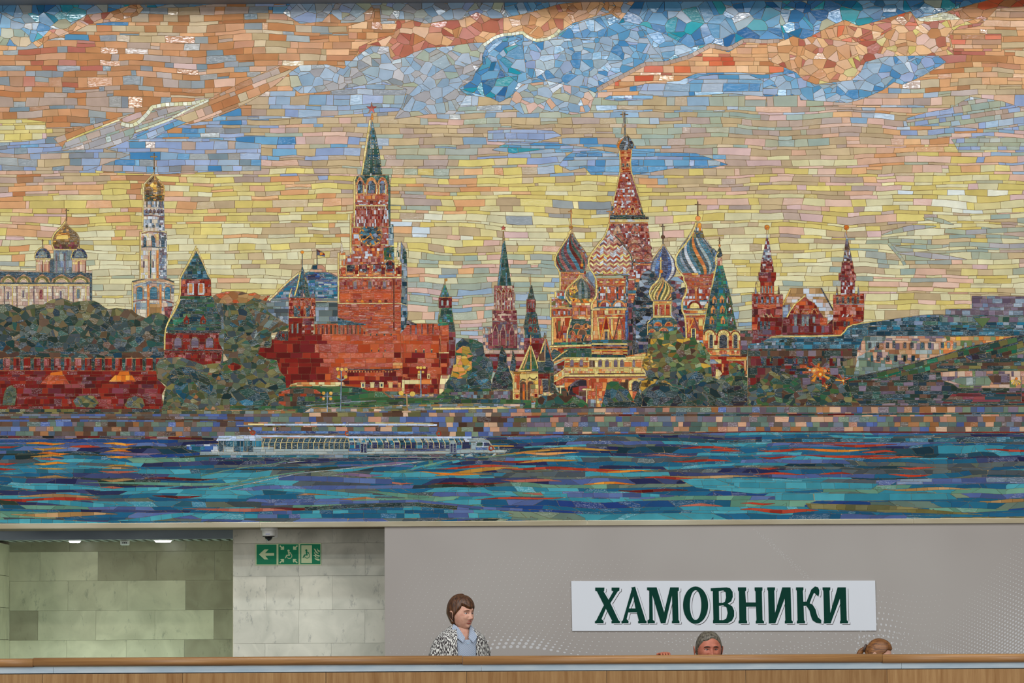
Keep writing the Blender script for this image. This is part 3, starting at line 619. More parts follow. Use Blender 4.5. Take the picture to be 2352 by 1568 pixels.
P('505,215 600,120 622,70 650,130 740,215 700,190 622,180 560,190', B(5, 5), mx('rs', 'wh', 'rsp'))
ring(622, 330, 152, 150, 3.4, 'gold', 0, 360, 26); disc(622, 330, 134, 132, 'bk', V(8))
P(ell(622, 330, 134, 132, 0, 360, 20), V(8, asp=1.6), mx('bk', 'tld', 'bk', 'tl'))
for k_ in range(12):
    a_ = math.radians(k_*30); r0, r1 = 100, 132; cx_, cy_ = 622, 330; dx_, dy_ = math.sin(a_), -math.cos(a_)
    T([(cx_+dx_*r0-dy_*9, cy_+dy_*r0+dx_*9), (cx_+dx_*r1-dy_*9, cy_+dy_*r1+dx_*9), (cx_+dx_*r1+dy_*9, cy_+dy_*r1-dx_*9), (cx_+dx_*r0+dy_*9, cy_+dy_*r0-dx_*9)], 'or2')
stroke('640,320 525,405', 2.2, 'or2', 8); stroke('608,305 655,385', 2.4, 'or2', 8); T('648,325 690,305 720,345 680,372', 'gyb')
# upper belfry, spire and star
zoom(740, 220, 5.227)
P('400,970 470,950 800,950 815,1100 810,1568 395,1568', st_brick(5.5, 4.5, wob=.4), mx('rs', 'rb', 'rs', 'wh', 'rsp')); R(790, 1060, 818, 1568, B(10, 5), 'gn')
P('395,1350 790,1350 800,1568 395,1568', st_brick(7, 3.4, wob=.4, hv=.3), mx('rs', 'rsp', 'rs', 'wh', 'rd'))
P('395,965 800,955 800,1060 690,1060 560,1060 400,1040', B(7, 8), 'gn'); P('455,955 720,955 800,955 800,1030 470,1030', B(8, 8), mx('gn', 'gnb', 'gn'))
for x, w_ in ((455, 60), (590, 90), (722, 76)):
    P(ell(x, 1075, w_/2+18, 90, 0, 180, 12)+[(x-w_/2-18, 1180), (x+w_/2+18, 1180)], B(6, 5), mx('rs', 'or', 'rb'))
    P(ell(x, 1080, w_/2, 62, 0, 180, 10)+[(x-w_/2, 1172), (x+w_/2, 1172)], B(7, 5), mx('bk', 'tld', 'mv', 'gyb'))
    stroke([(x-w_/2-18, 1060), (x-w_/2+4, 1000), (x, 970), (x+w_/2-4, 1000), (x+w_/2+20, 1055)], 2, 'or', 6)
for x in (408, 500, 530, 650, 684, 762): R(x-8, 1070, x+8, 1190, B(9, 4), 'cr2')
stroke('400,1250 795,1250', 1.8, 'rb', 8); R(400, 1180, 795, 1240, B(6, 6), mx('rb', 'or', 'rs'))
for i in range(14): x = 412+i*28; R(x-5, 1320, x+5, 1352, B(12, 4), 'rdk')
stroke('400,1318 775,1318', 2.2, 'cr2', 7); R(570, 1258, 612, 1300, B(9, 9), 'rdk')
stroke('385,1568 385,1100 385,1010 405,965', 3.6, 'cr', 11)
P('600,285 640,450 690,700 720,945 480,950 530,700 570,450', B(9, 7), mx('gn', 'gn', 'gn', 'tld')); P('600,290 625,400 640,560 600,600 575,460', B(7, 7), mx('tl', 'gn'))
for t_ in range(12):
    y = 530+t_*33; f_ = (y-285)/660.
    for sx in (-.32, .22, 1.0): x = 598+sx*f_*122; disc(x, y, 6, 8, 'cr2' if t_ % 2 else 'wh')
stroke('575,290 550,450 520,640 490,860 472,950', 3.4, 'cr', 14)
P('580,285 590,220 600,200 608,230 614,285', B(6, 6), mx('or2', 'or')); T('575,930 590,930 590,962 575,962', 'wh')
pal('star', .8, 'b03020 902418 c84028 7c1c14'); S5 = []
for k_ in range(10):
    a_ = math.radians(k_*36); r_ = 78 if k_ % 2 == 0 else 26; S5.append((594+r_*.88*math.sin(a_), 152-r_*math.cos(a_)))
for k_ in range(10): T([(594, 152), S5[k_], S5[(k_+1) % 10]], 'star', 0)
stroke('594,155 594,90', .9, 'cr2', 12); stroke('594,155 655,145', .9, 'or', 12); stroke('594,155 545,215', .9, 'or', 12)
G('domed_hall'); zoom(740, 480, 5.6); P('200,1390 280,1420 400,1450 560,1478 560,1490 200,1490', B(5, 8), mx('tld', 'tl')); P('1085,1430 1150,1450 1215,1475 1215,1490 1085,1490', B(5, 9), mx('bk', 'mv'))
# cream outlines left of the tower
G('clock_tower'); stroke('208,560 208,1200', 3, 'cr', 13); stroke('365,60 365,560', 3, 'cr', 13)
# ------------------------------------------------------------------ small spired tower
G('small_tower'); zoom(600, 560, 7.127)
P('672,365 712,470 750,640 790,840 800,900 620,900 540,860 590,700 640,470', B(6, 5), mx('tl', 'tl', 'gn', 'tld')); P('712,540 750,640 800,900 730,900', B(7, 6), 'gn')
P('450,880 885,880 870,1200 460,1200', B(6, 6), mx('rs', 'rs', 'rd', 'rb', 'tld'))
for x in (560, 760):
    P([(x-60, 1010), (x, 900), (x+60, 1010)], B(5, 6), 'rs'); R(x-30, 1040, x+30, 1190, B(8, 5), 'tld')
for x, w_ in ((490, 80), (680, 86), (850, 70)):
    R(x-w_/2, 880, x+w_/2, 1190, B(6, 5), mx('rs', 'rb', 'rd')); P([(x-w_/2, 870), (x, 740), (x+w_/2-6, 870)], B(8, 8), mx('mv', 'wtp', 'gyb'))
stroke('455,880 470,800 500,730', 2.4, 'cr', 7); stroke('545,850 590,700 620,560 640,450', 3, 'cr', 9); stroke('672,370 672,160', 1.8, 'tld', 8); disc(672, 136, 28, 24, 'or2')
stroke('460,1203 860,1215', 2, 'cr2', 7); P('450,1210 680,1210 680,1290 500,1310 450,1440', B(9, 12), 'rd'); P('680,1215 865,1215 860,1470 660,1470', B(8, 8), mx('rm', 'rsp', 'rd'))
for y in (1330, 1430):
    for x in (692, 838): T([(x-22, y-16), (x+22, y-16), (x+22, y+16), (x-22, y+16)], 'wtp')
# ------------------------------------------------------------------ small green-roofed turret
G('small_tower'); zoom(980, 720, 6.533)
P('165,180 200,0 230,-60 330,-60 390,0 425,270 330,270 330,170 240,180', B(6, 6), mx('gn', 'gnb', 'gn', 'tl')); P('190,0 330,0 320,165 240,180 185,160', B(6, 7), 'gnb'); P('330,0 385,0 430,270 330,270', B(9, 8), 'trd')
zoom(960, 500, 6.534)
P('405,985 475,1195 330,1195', B(5, 5), mx('gn', 'tl', 'gnb')); P('310,1195 510,1195 505,1350 310,1350', B(7, 7), mx('rm', 'rdk')); P('340,1350 505,1350 530,1568 300,1568 310,1450', B(6, 6), mx('gn', 'gnb', 'tl'))
for x in (362, 444): win(x, 1235, 1315, 34, 'wgy')
stroke('405,990 405,920', 1.6, 'gold', 6); T('400,915 440,915 440,950 405,955', 'gold'); stroke('318,1195 510,1195', 1.6, 'or', 6)
stroke('395,1000 330,1190', 2, 'qg', 9); stroke('340,1355 305,1568', 2.6, 'trl', 9)
# ------------------------------------------------------------------ gothic tower with green spire, and its slim neighbour
G('spired_tower'); zoom(960, 500, 6.534)
P('1280,350 1305,350 1400,1015 1190,1015 1240,600', B(9, 8), mx('gn', 'trd', 'gn')); P('1275,350 1240,600 1190,1015 1225,1015 1260,620 1290,400', B(10, 5), 'tl'); P('1310,820 1335,820 1345,1100 1315,1060', B(10, 5), 'tl')
T('1268,350 1276,200 1290,200 1305,350', 'goldd'); S5 = []
for k_ in range(10):
    a_ = math.radians(k_*36); r_ = 44 if k_ % 2 == 0 else 17; S5.append((1280+r_*math.sin(a_), 155-r_*math.cos(a_)))
for k_ in range(10): T([(1280, 155), S5[k_], S5[(k_+1) % 10]], 'star', 0)
P('1145,1020 1440,1020 1450,1400 1145,1400', B(5, 4), mx('rsp', 'rm', 'rsp', 'wtp')); R(1115, 1385, 1480, 1430, B(6, 5), mx('rm', 'rsp')); P('1120,1430 1480,1430 1490,1568 1115,1568', B(5, 8), mx('rsp', 'wtp', 'rm'))
for x in (1175, 1215, 1250, 1300, 1345, 1385, 1425): R(x-5, 1130, x+5, 1390, B(7, 3), mx('pkb', 'wtp', 'wh'))
for x in (1210, 1285, 1385):
    P([(x-30, 1120), (x, 1060), (x+30, 1120)], B(4, 5), 'rd'); stroke([(x-38, 1120), (x, 1050), (x+38, 1120)], 1.4, 'wtp', 6)
zoom(980, 720, 6.533)
P('850,210 985,200 985,110 1355,110 1360,200 1460,200 1465,540 845,545', B(7, 7), mx('wtp', 'gyb', 'mv', 'pkb')); R(985, 110, 1360, 530, B(9, 6), mx('rm', 'mv', 'rm'))
P('870,215 900,210 930,300 880,300', B(9, 9), 'wgy'); P('920,320 985,280 985,520 920,530', B(9, 9), 'rm')
for x in (1030, 1145, 1280):
    P([(x-45, 480), (x-42, 270), (x, 165), (x+42, 270), (x+45, 480)], B(12, 9), 'rm'); stroke([(x-45, 480), (x-42, 280), (x, 165), (x+42, 280), (x+45, 480)], 1.4, 'wtp', 8)
for x in (850, 935, 1340, 1420): P([(x-20, 300), (x, 205), (x+20, 300)], B(9, 9), 'wtp')
P('825,545 1470,545 1460,600 860,600', B(7, 12), 'wtp'); P('860,600 1460,600 1460,880 860,880', B(9, 14), mx('rm', 'mv', 'rdk', 'pkb')); R(985, 520, 1380, 545, B(4, 10), 'gn')
zoom(960, 500, 6.534)
P('1695,1015 1710,1015 1755,1225 1640,1225', B(7, 6), mx('gn', 'trd')); stroke('1692,1010 1690,900', 1.5, 'tn', 7); P('1630,1225 1765,1225 1760,1410 1625,1415', B(7, 5), mx('rm', 'rsp', 'rdk'))
for x in (1655, 1695, 1735): R(x-9, 1275, x+9, 1350, B(8, 6), 'mv')
P('1630,1415 1765,1410 1800,1600 1590,1600', B(7, 8), mx('gn', 'tld'))
zoom(980, 720, 6.533)
P('1510,0 1650,0 1670,120 1720,365 1480,365 1450,180 1500,90', B(8, 8), mx('gn', 'tld', 'trd'))
for x, y in ((1552, 60), (1618, 60), (1552, 185), (1630, 195)): P([(x-26, y+90), (x-24, y+30), (x, y), (x+24, y+30), (x+26, y+90)], B(6, 6), 'rd'); R(x-9, y+40, x+9, y+80, B(9, 9), 'bk')
R(1460, 365, 1760, 880, B(10, 14), mx('rm', 'rd', 'rdk', 'rm'))
# ------------------------------------------------------------------ onion domed cathedral
G('cathedral'); zoom(1240, 660, 9.046)
P('340,80 620,80 620,320 1060,320 1100,-60 1830,-60 2140,-20 2250,300 2350,700 2350,1447 1050,1447 400,1360 240,1200 240,420', B(8, 9), mx('bk', 'tld', 'mv', 'bk', 'nv'))
zoom(1240, 470, 6.819)
# central tent tower
P('1070,300 1690,290 1760,880 1780,1160 1320,1160 1200,900 1040,450', B(5, 4.5), mx('rs', 'rsp', 'rs', 'rm', 'wh', 'rd'))
zoom(1340, 240, 6.03)
P('515,930 655,930 700,1080 770,1300 800,1400 850,1568 370,1568 400,1400 470,1150 500,1000', st_brick(4.6, 5, wob=.5), mx('rs', 'rs', 'rb', 'wh', 'rd', 'rsp'))
P('655,930 700,1080 770,1300 800,1400 770,1400 700,1200 640,1000', B(7, 5), 'rm'); P('390,1380 420,1400 400,1568 370,1568', B(6, 5), 'tld'); P('790,1400 820,1480 850,1568 800,1568', B(6, 5), mx('tld', 'gn'))
for x in (490, 680, 430, 560, 620, 750):
    y0 = 1380 if x in (490, 680) else 1440; stroke([(x-60, 1530), (x, y0), (x+60, 1530)], 1.8, 'or', 6)
P('370,1530 850,1530 860,1568 360,1568', B(4, 6), mx('tld', 'bk', 'gn'))
P('505,635 665,625 650,760 645,860 655,935 515,940 520,800', B(4.2, 6), mx('rb', 'rb', 'rd', 'or'))
for y in (648, 682, 716, 868, 912): stroke([(508, y), (655, y)], 1.3, 'or', 6)
for x in (548, 608): win(x, 815, 858, 30, 'bk', 'pkb', 1)
stroke('498,640 508,800 505,920 460,1160 400,1400', 2, 'cr', 10); stroke('668,630 652,800 665,930 740,1180 800,1380', 1.8, 'cr', 10)
dome(580, [(380, 5), (430, 22), (470, 60), (510, 100), (560, 122), (600, 115), (632, 75)], 9, .25, 3.4, ['or2', 'or2', 'or2', 'gold', 'or2', 'tld', 'bk', 'gyb', 'bk'])
P('600,410 650,470 695,540 690,600 640,620 620,520', B(5, 5), mx('bk', 'tl', 'gyb', 'bk')); stroke('505,480 545,460 560,440', 3, 'wh', 5)
stroke('575,420 575,290 572,110', 2.4, 'tld', 9); stroke('510,140 620,140', 2, 'brn', 6); disc(570, 292, 20, 22, 'gold'); stroke('560,300 552,85', 1.4, 'gyb', 9)
zoom(1240, 470, 6.819)
P('1100,200 1700,190 1705,225 1095,225', B(4, 6), mx('tld', 'bk', 'gn')); P('1095,228 1705,228 1700,262 1090,262', B(5, 9), mx('cr', 'wh', 'cr2')); stroke('1075,288 1690,282', 2, 'or', 8)
for x in (1215, 1485):
    P([(x-50, 460), (x-52, 380), (x, 310), (x+52, 380), (x+50, 460)], B(5, 5), mx('pkb', 'rs')); stroke([(x-58, 390), (x-30, 340), (x, 305), (x+30, 340), (x+58, 390)], 2, 'mv', 6); R(x-10, 415, x+10, 450, B(6, 6), 'bk')
for cx_, cy_, r_ in ((1225, 560, 110), (1480, 600, 120), (1490, 720, 120), (1510, 850, 120), (1680, 700, 80), (1700, 830, 70), (1250, 650, 90)):
    ring(cx_, cy_, r_, r_, 3, 'rm', 0, 180, 12); ring(cx_, cy_, r_-22, r_-22, 6, 'rs', 0, 180, 9); P(ell(cx_, cy_, r_-64, r_-64, 0, 180, 8), V(5), mx('rs', 'pkb'))
stroke('1460,890 1790,890', 3, 'gn', 8); stroke('1460,925 1790,935', 2.6, 'or', 9); P('1450,950 1790,960 1780,1160 1380,1160 1340,1060', B(5, 5), mx('rs', 'rsp', 'wh', 'rs'))
R(1380, 1180, 1480, 1340, B(5, 6), mx('rs', 'rsp')); R(1480, 1170, 1560, 1340, B(10, 8), mx('or', 'brn', 'trd')); R(1380, 1340, 1610, 1390, B(7, 10), mx('tld', 'tl')); R(1375, 1392, 1610, 1412, B(4, 8), 'or'); R(1375, 1412, 1610, 1540, B(6, 7), mx('rs', 'rsp', 'or'))
P('1560,1160 1630,1060 1720,1010 1790,1040 1790,1568 1610,1568 1610,1340 1560,1300', V(9, asp=1.6), mx('bk', 'tld', 'gyb', 'bk'))
# left green-red striped dome
P('260,1350 400,1350 400,1568 260,1568', B(7, 6), mx('tl', 'wh', 'olv', 'rs')); P('330,1040 640,1030 720,1040 700,1360 330,1340', B(6, 6), mx('rb', 'rs', 'or', 'rs'))
for y in (1060, 1125, 1185, 1250): stroke([(335, y), (600, y-8)], 1.2, 'or', 6)
for x in (380, 450, 520): stroke([(x, 1045), (x, 1330)], 1, 'or', 7)
dome(500, [(385, 8), (430, 20), (520, 60), (600, 110), (680, 180), (760, 230), (850, 252), (930, 245), (1000, 220), (1035, 200)], 11, -.55, 4, ['rdk', 'gn', 'rsp', 'tld', 'rm', 'tl'])
P('490,400 540,520 640,650 740,800 760,870 720,820 600,640 500,480', B(5, 6), mx('rm', 'gyb')); P('300,1025 700,1025 700,1048 300,1048', B(4, 8), mx('tld', 'mv'))
stroke('315,1340 318,1150 300,1020 240,960 228,850 280,740 360,620 440,500 480,400', 3, 'cr', 10); stroke('490,330 485,80', 2, 'or', 8); stroke('445,110 500,112', 1.6, 'or', 5); disc(485, 355, 30, 32, 'gold')
# small green dome in front, left
dome(650, [(1090, 6), (1140, 30), (1200, 90), (1260, 170), (1330, 215), (1400, 232), (1460, 220), (1530, 150)], 14, .0, 3.4, ['goldd', 'olv', 'gy', 'trg', 'gn', 'gy', 'olv', 'trg', 'gy', 'gn', 'gy', 'trg', 'rm', 'rm'])
P('430,1400 480,1450 600,1470 800,1470 860,1430 820,1510 760,1535 500,1530', st_vor(5, k=3, cut=0), mx('golb', 'or2', 'or', 'rm', 'olv')); P('450,1300 560,1220 600,1350 470,1440', V(5), mx('goldd', 'or', 'golb'))
stroke('490,1560 420,1480 395,1400 410,1320 500,1240 590,1160 625,1095', 3, 'cr', 9); stroke('660,940 656,740', 1.4, 'or', 7); stroke('630,765 690,765', 1.4, 'or', 5); disc(658, 945, 24, 26, 'or2'); P('630,1010 680,1010 690,1070 625,1070', B(6, 6), 'tl'); stroke('620,1078 690,1078', 3, 'or', 5)
P('700,1100 800,1030 860,1140 862,1330 760,1210', V(16), mx('gyb', 'wgy')); stroke('700,1100 800,1220 862,1320', 2.4, 'mv', 7)
# big cream and red dome
R(870, 1150, 1345, 1270, B(7, 6), mx('rs', 'rb', 'rs')); stroke('900,1160 1340,1160', 2, 'or', 8); stroke('880,1255 1340,1255', 2, 'or', 8)
for x in (960, 1060, 1200, 1300): T([(x-42, 1210), (x, 1192), (x+42, 1210), (x, 1228)], 'cr')
def zig(row, colm, cx, cy, rnd): return pick(('cr2', 'wtp', 'rs', 'rb', 'cr2', 'rm', 'wh', 'or')[int((cy+abs(((cx/9.)%2)-1)*7)/5.2) % 8], rnd)
DP = [(400, 40), (470, 75), (560, 160), (660, 240), (740, 300), (820, 345), (900, 352), (980, 340), (1040, 300), (1085, 250)]
dome(1105, DP, 18, .1, 4.6, ['cr2', 'wtp', 'rs', 'cr', 'pkb', 'wh'])
c0 = CTX.copy(); Pn = [(1105-w, y) for y, w in DP]+[(1105+w, y) for y, w in DP[::-1]]
def zz(X, Y):
    zx = (X-1402)/7.6+.35*vnoise(X/14, Y/9, 3); tri = np.abs((zx % 2)-1); v = (Y-528)/5.0+tri*1.15+.5*vnoise(X/20, Y/20, 4)
    return (np.floor(v).astype(np.int64)+2048)*8192+(np.floor(zx).astype(np.int64)+2048)*2
def zc(row, colm, cx, cy, rnd):
    if row < 8: return pick(('rs', 'wh', 'mv', 'rs', 'wtp', 'rm')[int(rnd.random_sample()*6)] if row % 2 else ('pkb', 'wh', 'rs')[int(rnd.random_sample()*3)], rnd)
    return pick(('cr2', 'rs', 'wtp', 'rs', 'cr', 'rb', 'cr2', 'rsp')[row % 8] if rnd.random_sample() < .8 else 'wh', rnd)
P(Pn, zz, zc); stroke('1170,480 1250,560 1340,670 1420,780 1450,900 1440,1010', 2.6, 'bk', 8)
stroke('885,1420 885,1180 840,1080 770,990 755,880 800,780 900,640 1000,520 1060,380 1080,300', 3.4, 'cr', 10); stroke('1090,280 1090,100', 1.6, 'or', 8); stroke('1045,108 1130,108', 1.4, 'or', 5)
P('850,1080 1410,1080 1400,1110 860,1110', B(4, 12), mx('olv', 'rs', 'gyb')); P('1345,1110 1380,1110 1380,1500 1345,1500', B(8, 5), mx('gyb', 'tld', 'gn'))
R(890, 1270, 1345, 1500, B(6, 6), mx('rs', 'rsp', 'rb', 'wh'))
for x in (930, 1040, 1210, 1320): R(x-12, 1280, x+12, 1490, B(9, 4), mx('cr', 'or', 'tld'))
for x, w_ in ((1140, 60),): R(x-w_/2, 1290, x+w_/2, 1440, B(9, 9), 'rb')
# left lower block
zoom(1240, 660, 9.046)
P('240,210 350,210 600,320 600,410 240,420', V(6), mx('rs', 'wh', 'olv', 'or', 'rs')); R(235, 415, 665, 440, B(3, 8), 'cr'); R(245, 440, 660, 615, B(7, 7), mx('rb', 'rs', 'rb'))
for x in (300, 395, 505, 600): R(x-22, 490, x+22, 575, B(6, 5), mx('gyb', 'mv', 'wh'))
R(255, 620, 650, 1150, B(12, 10), mx('rb', 'rb', 'or', 'rd')); R(270, 640, 340, 1160, B(14, 8), 'or'); T('370,690 425,690 425,910 370,910', 'olv'); stroke('320,730 370,1050', 2, 'rdk', 12); stroke('500,700 410,1080', 2, 'rdk', 12); R(480, 940, 560, 1110, B(12, 6), mx('mv', 'or'))
stroke('262,1190 262,630', 3.6, 'cr', 10); stroke('222,620 222,430 225,210', 3.4, 'cr', 8); stroke('320,200 320,90', 4, 'cr', 9); stroke('240,625 650,612', 2.4, 'cr', 10)
R(670, 330, 1050, 640, B(8, 8), mx('rb', 'rs', 'or', 'rs')); R(660, 325, 1050, 370, B(6, 9), mx('or', 'cr2', 'or2', 'rb')); T('800,430 828,430 828,590 800,590', 'cr2'); T('806,440 820,440 820,580 806,580', 'bk'); T('960,430 985,430 985,590 960,590', 'or'); R(690, 600, 1050, 650, B(4, 10), mx('cr2', 'rb', 'or'))
P('650,670 1060,650 1060,1130 560,1130 600,800', B(8, 10), mx('gn', 'tld', 'gn', 'rs'))
for x, y, r_ in ((775, 860, 88), (960, 860, 88), (670, 980, 68), (875, 980, 100), (755, 1120, 108), (1000, 1110, 100)):
    P(ell(x, y, r_, r_*1.3, 0, 180, 10), B(8, 8), mx('rb', 'or', 'rs', 'brn')); ring(x, y, r_, r_*1.3, 1.8, 'or', 0, 180, 9)
stroke('560,1135 570,900 620,790 620,720 650,650', 3.6, 'cr', 9); R(745, 1045, 770, 1125, B(9, 5), 'mv')
R(300, 1140, 1070, 1190, B(5, 12), mx('gn', 'tld', 'gnb')); stroke('200,1225 700,1210 1070,1195', 4, 'cr', 9)
P('230,1250 1070,1220 1070,1270 600,1280 520,1340 440,1400 330,1300 230,1300', B(6, 11), mx('rb', 'or', 'rd'))
# centre lower block
R(1180, 265, 1810, 420, B(8, 8), mx('tld', 'gn', 'rs', 'tl'))
for x in (1355, 1645):
    P(ell(x, 405, 128, 128, 0, 180, 12), B(9, 9), mx('rs', 'rsp', 'wh')); ring(x, 405, 135, 135, 4, 'or', 0, 180, 9)
P('1085,430 1110,270 1180,260 1180,430', B(12, 10), 'or'); stroke('1075,460 1070,330 1170,200 1175,-60', 4, 'cr', 9)
P('1090,430 1190,400 1770,400 1770,425 1180,430', B(3, 9), 'tl'); P('1080,440 1190,430 1800,430 1800,470 1080,480', B(5, 12), mx('cr', 'cr2', 'or'))
P('1100,475 1770,470 1780,700 1790,1080 1100,1090', B(9, 9), mx('rs', 'rb', 'rsp', 'rb', 'or')); P('1210,475 1770,470 1770,540 1210,545', B(9, 5), mx('rb', 'or', 'rd', 'cr2'))
stroke('1350,555 1770,555', 2, 'cr2', 9); stroke('1210,625 1720,625', 3.6, 'cr', 12)
R(1065, 480, 1100, 1120, B(10, 4), 'cr'); P('1110,480 1180,480 1240,1080 1110,1090', B(12, 8), mx('or', 'cr2', 'or')); R(1770, 480, 1835, 1090, B(14, 7), mx('nv', 'bl', 'nv')); R(1835, 420, 1930, 1100, B(10, 8), mx('mv', 'rm', 'bk'))
stroke('1195,620 1215,850 1240,1080', 3.6, 'cr', 11); stroke('1490,650 1500,1010', 4, 'cr', 12); stroke('1530,650 1540,1010', 3, 'or', 12)
stroke('1370,590 1310,850 1255,1085', 3, 'or2', 13); stroke('1375,600 1430,830 1505,1080', 3, 'or2', 13); stroke('1650,600 1590,850 1530,1080', 2.4, 'brn', 12); stroke('1650,600 1720,850 1780,1070', 2.2, 'rm', 12)
P('1340,760 1375,620 1410,760 1420,870 1320,870', B(12, 10), 'rd'); R(1335, 875, 1440, 1085, B(12, 5), 'cr'); win(1375, 915, 1080, 58, 'bk', 'or', 1.2); R(1610, 870, 1690, 1080, B(12, 5), mx('or', 'cr')); R(1632, 890, 1670, 1070, B(7, 7), 'golb'); P('1555,1080 1590,930 1610,930 1610,1080', B(12, 9), 'rb')
P('1070,1090 1480,1080 1820,1090 1910,1100 1910,1140 1820,1150 1070,1160', B(4.5, 12), mx('gn', 'gn2', 'tl', 'gn'))
for y, m_ in ((1175, 'cr'), (1240, 'rb'), (1300, 'golb'), (1330, 'rb'), (1362, 'cr'), (1388, 'rd')): R(1070, y-16, 1820, y+16, B(4, 11), m_ if y < 1240 else mx(m_, m_, 'or'))
R(1820, 1150, 1920, 1447, B(9, 9), mx('trd', 'brn', 'mv')); R(1925, 960, 2030, 1447, B(20, 8), 'bk')
# middle blue-white dome
zoom(1460, 450, 6.273)
P('0,920 340,940 340,1200 0,1190', B(6, 6), mx('rs', 'rsp', 'rm', 'wh')); stroke('0,985 340,990', 2.4, 'or', 9); stroke('0,960 330,960', 2, 'tld', 7)
P('430,1200 600,1230 660,1240 640,1400 540,1520 480,1560 420,1400', B(7, 7), mx('mv', 'bk', 'rm', 'gyb'))
dome(400, [(690, 10), (720, 24), (780, 60), (850, 110), (910, 150), (980, 180), (1060, 190), (1120, 175), (1180, 130), (1230, 70)], 9, .1, 5, ['nv', 'bl', 'wh', 'nv', 'gyb', 'bl', 'nv'])
P('300,880 390,705 330,860 250,940', B(6, 6), mx('gyb', 'tld')); stroke('392,690 390,400', 1.8, 'bk', 8); stroke('365,440 415,440', 1.4, 'bk', 5); disc(392, 592, 28, 28, 'brn'); stroke('240,900 300,820 370,740 385,700', 2, 'cr2', 8)
stroke('360,1080 360,880', 3, 'cr', 8); stroke('325,930 385,930', 1.6, 'or', 5); disc(366, 1086, 24, 26, 'or2')
P('60,1190 100,1110 190,1060 260,1100 320,1160 300,1290 200,1360 220,1500 100,1568 -40,1568 0,1400', V(9, asp=1.8), mx('bk', 'gyb', 'tld', 'bk'))
# big teal dome
P('600,1160 1120,1110 1100,1568 700,1568 660,1480 740,1400 740,1270', B(6, 6), mx('rs', 'rb', 'rs', 'rsp'))
for y in (1165, 1240, 1297): stroke([(705, y), (1090, y)], 1.8, 'or', 9)
R(845, 1310, 900, 1500, B(12, 4), mx('or', 'bk', 'rb')); P('700,1500 770,1370 850,1500', B(6, 6), mx('rs', 'wh')); R(980, 1320, 1010, 1430, B(12, 5), 'or')
TD = [(370, 10), (440, 34), (510, 70), (600, 125), (680, 190), (760, 240), (830, 270), (900, 285), (980, 285), (1050, 262), (1130, 210)]
dome(868, TD, 15, -.42, 5, ['tld', 'wh', 'tl', 'gn', 'or', 'tld', 'wgy', 'tl', 'tl', 'gyb'], 1.3)
P('905,380 940,390 960,500 880,500', B(7, 6), mx('or2', 'or', 'wh')); P('860,500 960,500 990,600 820,600', B(7, 6), mx('goldd', 'olv', 'tld')); P('1060,750 1130,760 1170,800 1150,900 1150,1050 1100,1100 1130,900', B(7, 6), mx('gyb', 'tld')); P('670,1105 900,1110 900,1140 680,1145', B(4, 9), mx('golb', 'rs'))
stroke('690,1160 620,1090 580,1000 568,900 620,800 720,690 800,570 850,450 870,380', 3.8, 'cr', 10); stroke('690,1160 695,1240 730,1280 735,1400 680,1470 665,1560', 3.4, 'cr', 10)
disc(898, 322, 38, 36, 'or'); stroke('895,290 893,80', 2.2, 'brn', 9); stroke('850,125 940,125', 2, 'brn', 6)
# yellow-striped small dome
dome(385, [(1170, 12), (1210, 34), (1260, 90), (1320, 150), (1390, 182), (1450, 175), (1500, 130)], 17, .3, 5, ['cr', 'goldd', 'or', 'gn', 'cr', 'olv'])
stroke('245,1510 200,1430 198,1370 230,1300 300,1240 345,1180 350,1110', 3.4, 'cr', 9); P('250,1500 520,1500 520,1520 250,1520', B(3, 8), 'mv'); P('250,1515 515,1515 510,1600 250,1600', B(6, 9), mx('or', 'golb', 'cr'))
zoom(1460, 660, 8.254)
P('330,260 670,260 660,530 330,530', B(9, 8), mx('rb', 'rb', 'rs'))
for x in (345, 430, 555, 655): R(x-10, 300, x+14, 520, B(10, 4), 'cr')
R(335, 265, 670, 300, B(5, 10), mx('or', 'golb', 'or')); R(340, 305, 660, 322, B(3, 9), 'cr'); P('330,540 660,530 695,565 330,570', B(5, 11), 'cr'); P('300,575 690,570 790,650 900,900 220,900 215,680', B(7, 10), mx('gn', 'tl', 'gn', 'tld'))
for x, y, r_ in ((420, 735, 82), (625, 735, 82), (530, 860, 98), (310, 860, 75), (265, 735, 40), (760, 745, 40)):
    P(ell(x, y, r_, r_*1.05, 0, 180, 10), B(7, 7), mx('rs', 'rb')); ring(x, y, r_, r_*1.05, 2.6, 'or', 0, 180, 8)
stroke('220,900 220,670 340,550 340,270', 3, 'cr', 9)
P('670,100 900,0 950,0 880,250 870,440 900,520 960,700 940,1000 800,1000 780,640 690,520 690,260', V(9, asp=1.6), mx('bk', 'mv', 'gyb', 'rm', 'nv')); P('130,380 330,380 330,560 220,660 220,900 40,1050 0,1050 0,400', V(10, asp=1.6), mx('bk', 'tld', 'bk', 'gyb'))
P('900,230 1420,230 1350,400 900,400', B(7, 7), mx('rs', 'tl', 'rs', 'wh')); P(ell(1115, 392, 95, 100, 0, 180, 10), B(9, 12), 'cr'); ring(1115, 392, 130, 140, 4, 'rd', 0, 180, 8); P('1290,390 1330,310 1370,290 1365,390', B(9, 9), 'cr'); P('930,30 1440,0 1390,240 930,240', B(6, 6), mx('rs', 'rb', 'wh', 'rm')); R(1120, 0, 1160, 220, B(12, 4), mx('or', 'bk'))
stroke('945,405 1340,400', 2, 'bk', 11); P('900,425 1340,420 1300,490 920,490', B(5, 12), mx('cr2', 'or', 'cr', 'rb')); stroke('930,518 1320,515', 2.6, 'cr', 12); P('930,530 1310,525 1290,1000 950,1000', B(9, 9), mx('rb', 'rs', 'rb')); P('930,565 1300,565 1300,610 930,610', B(5, 12), 'or')
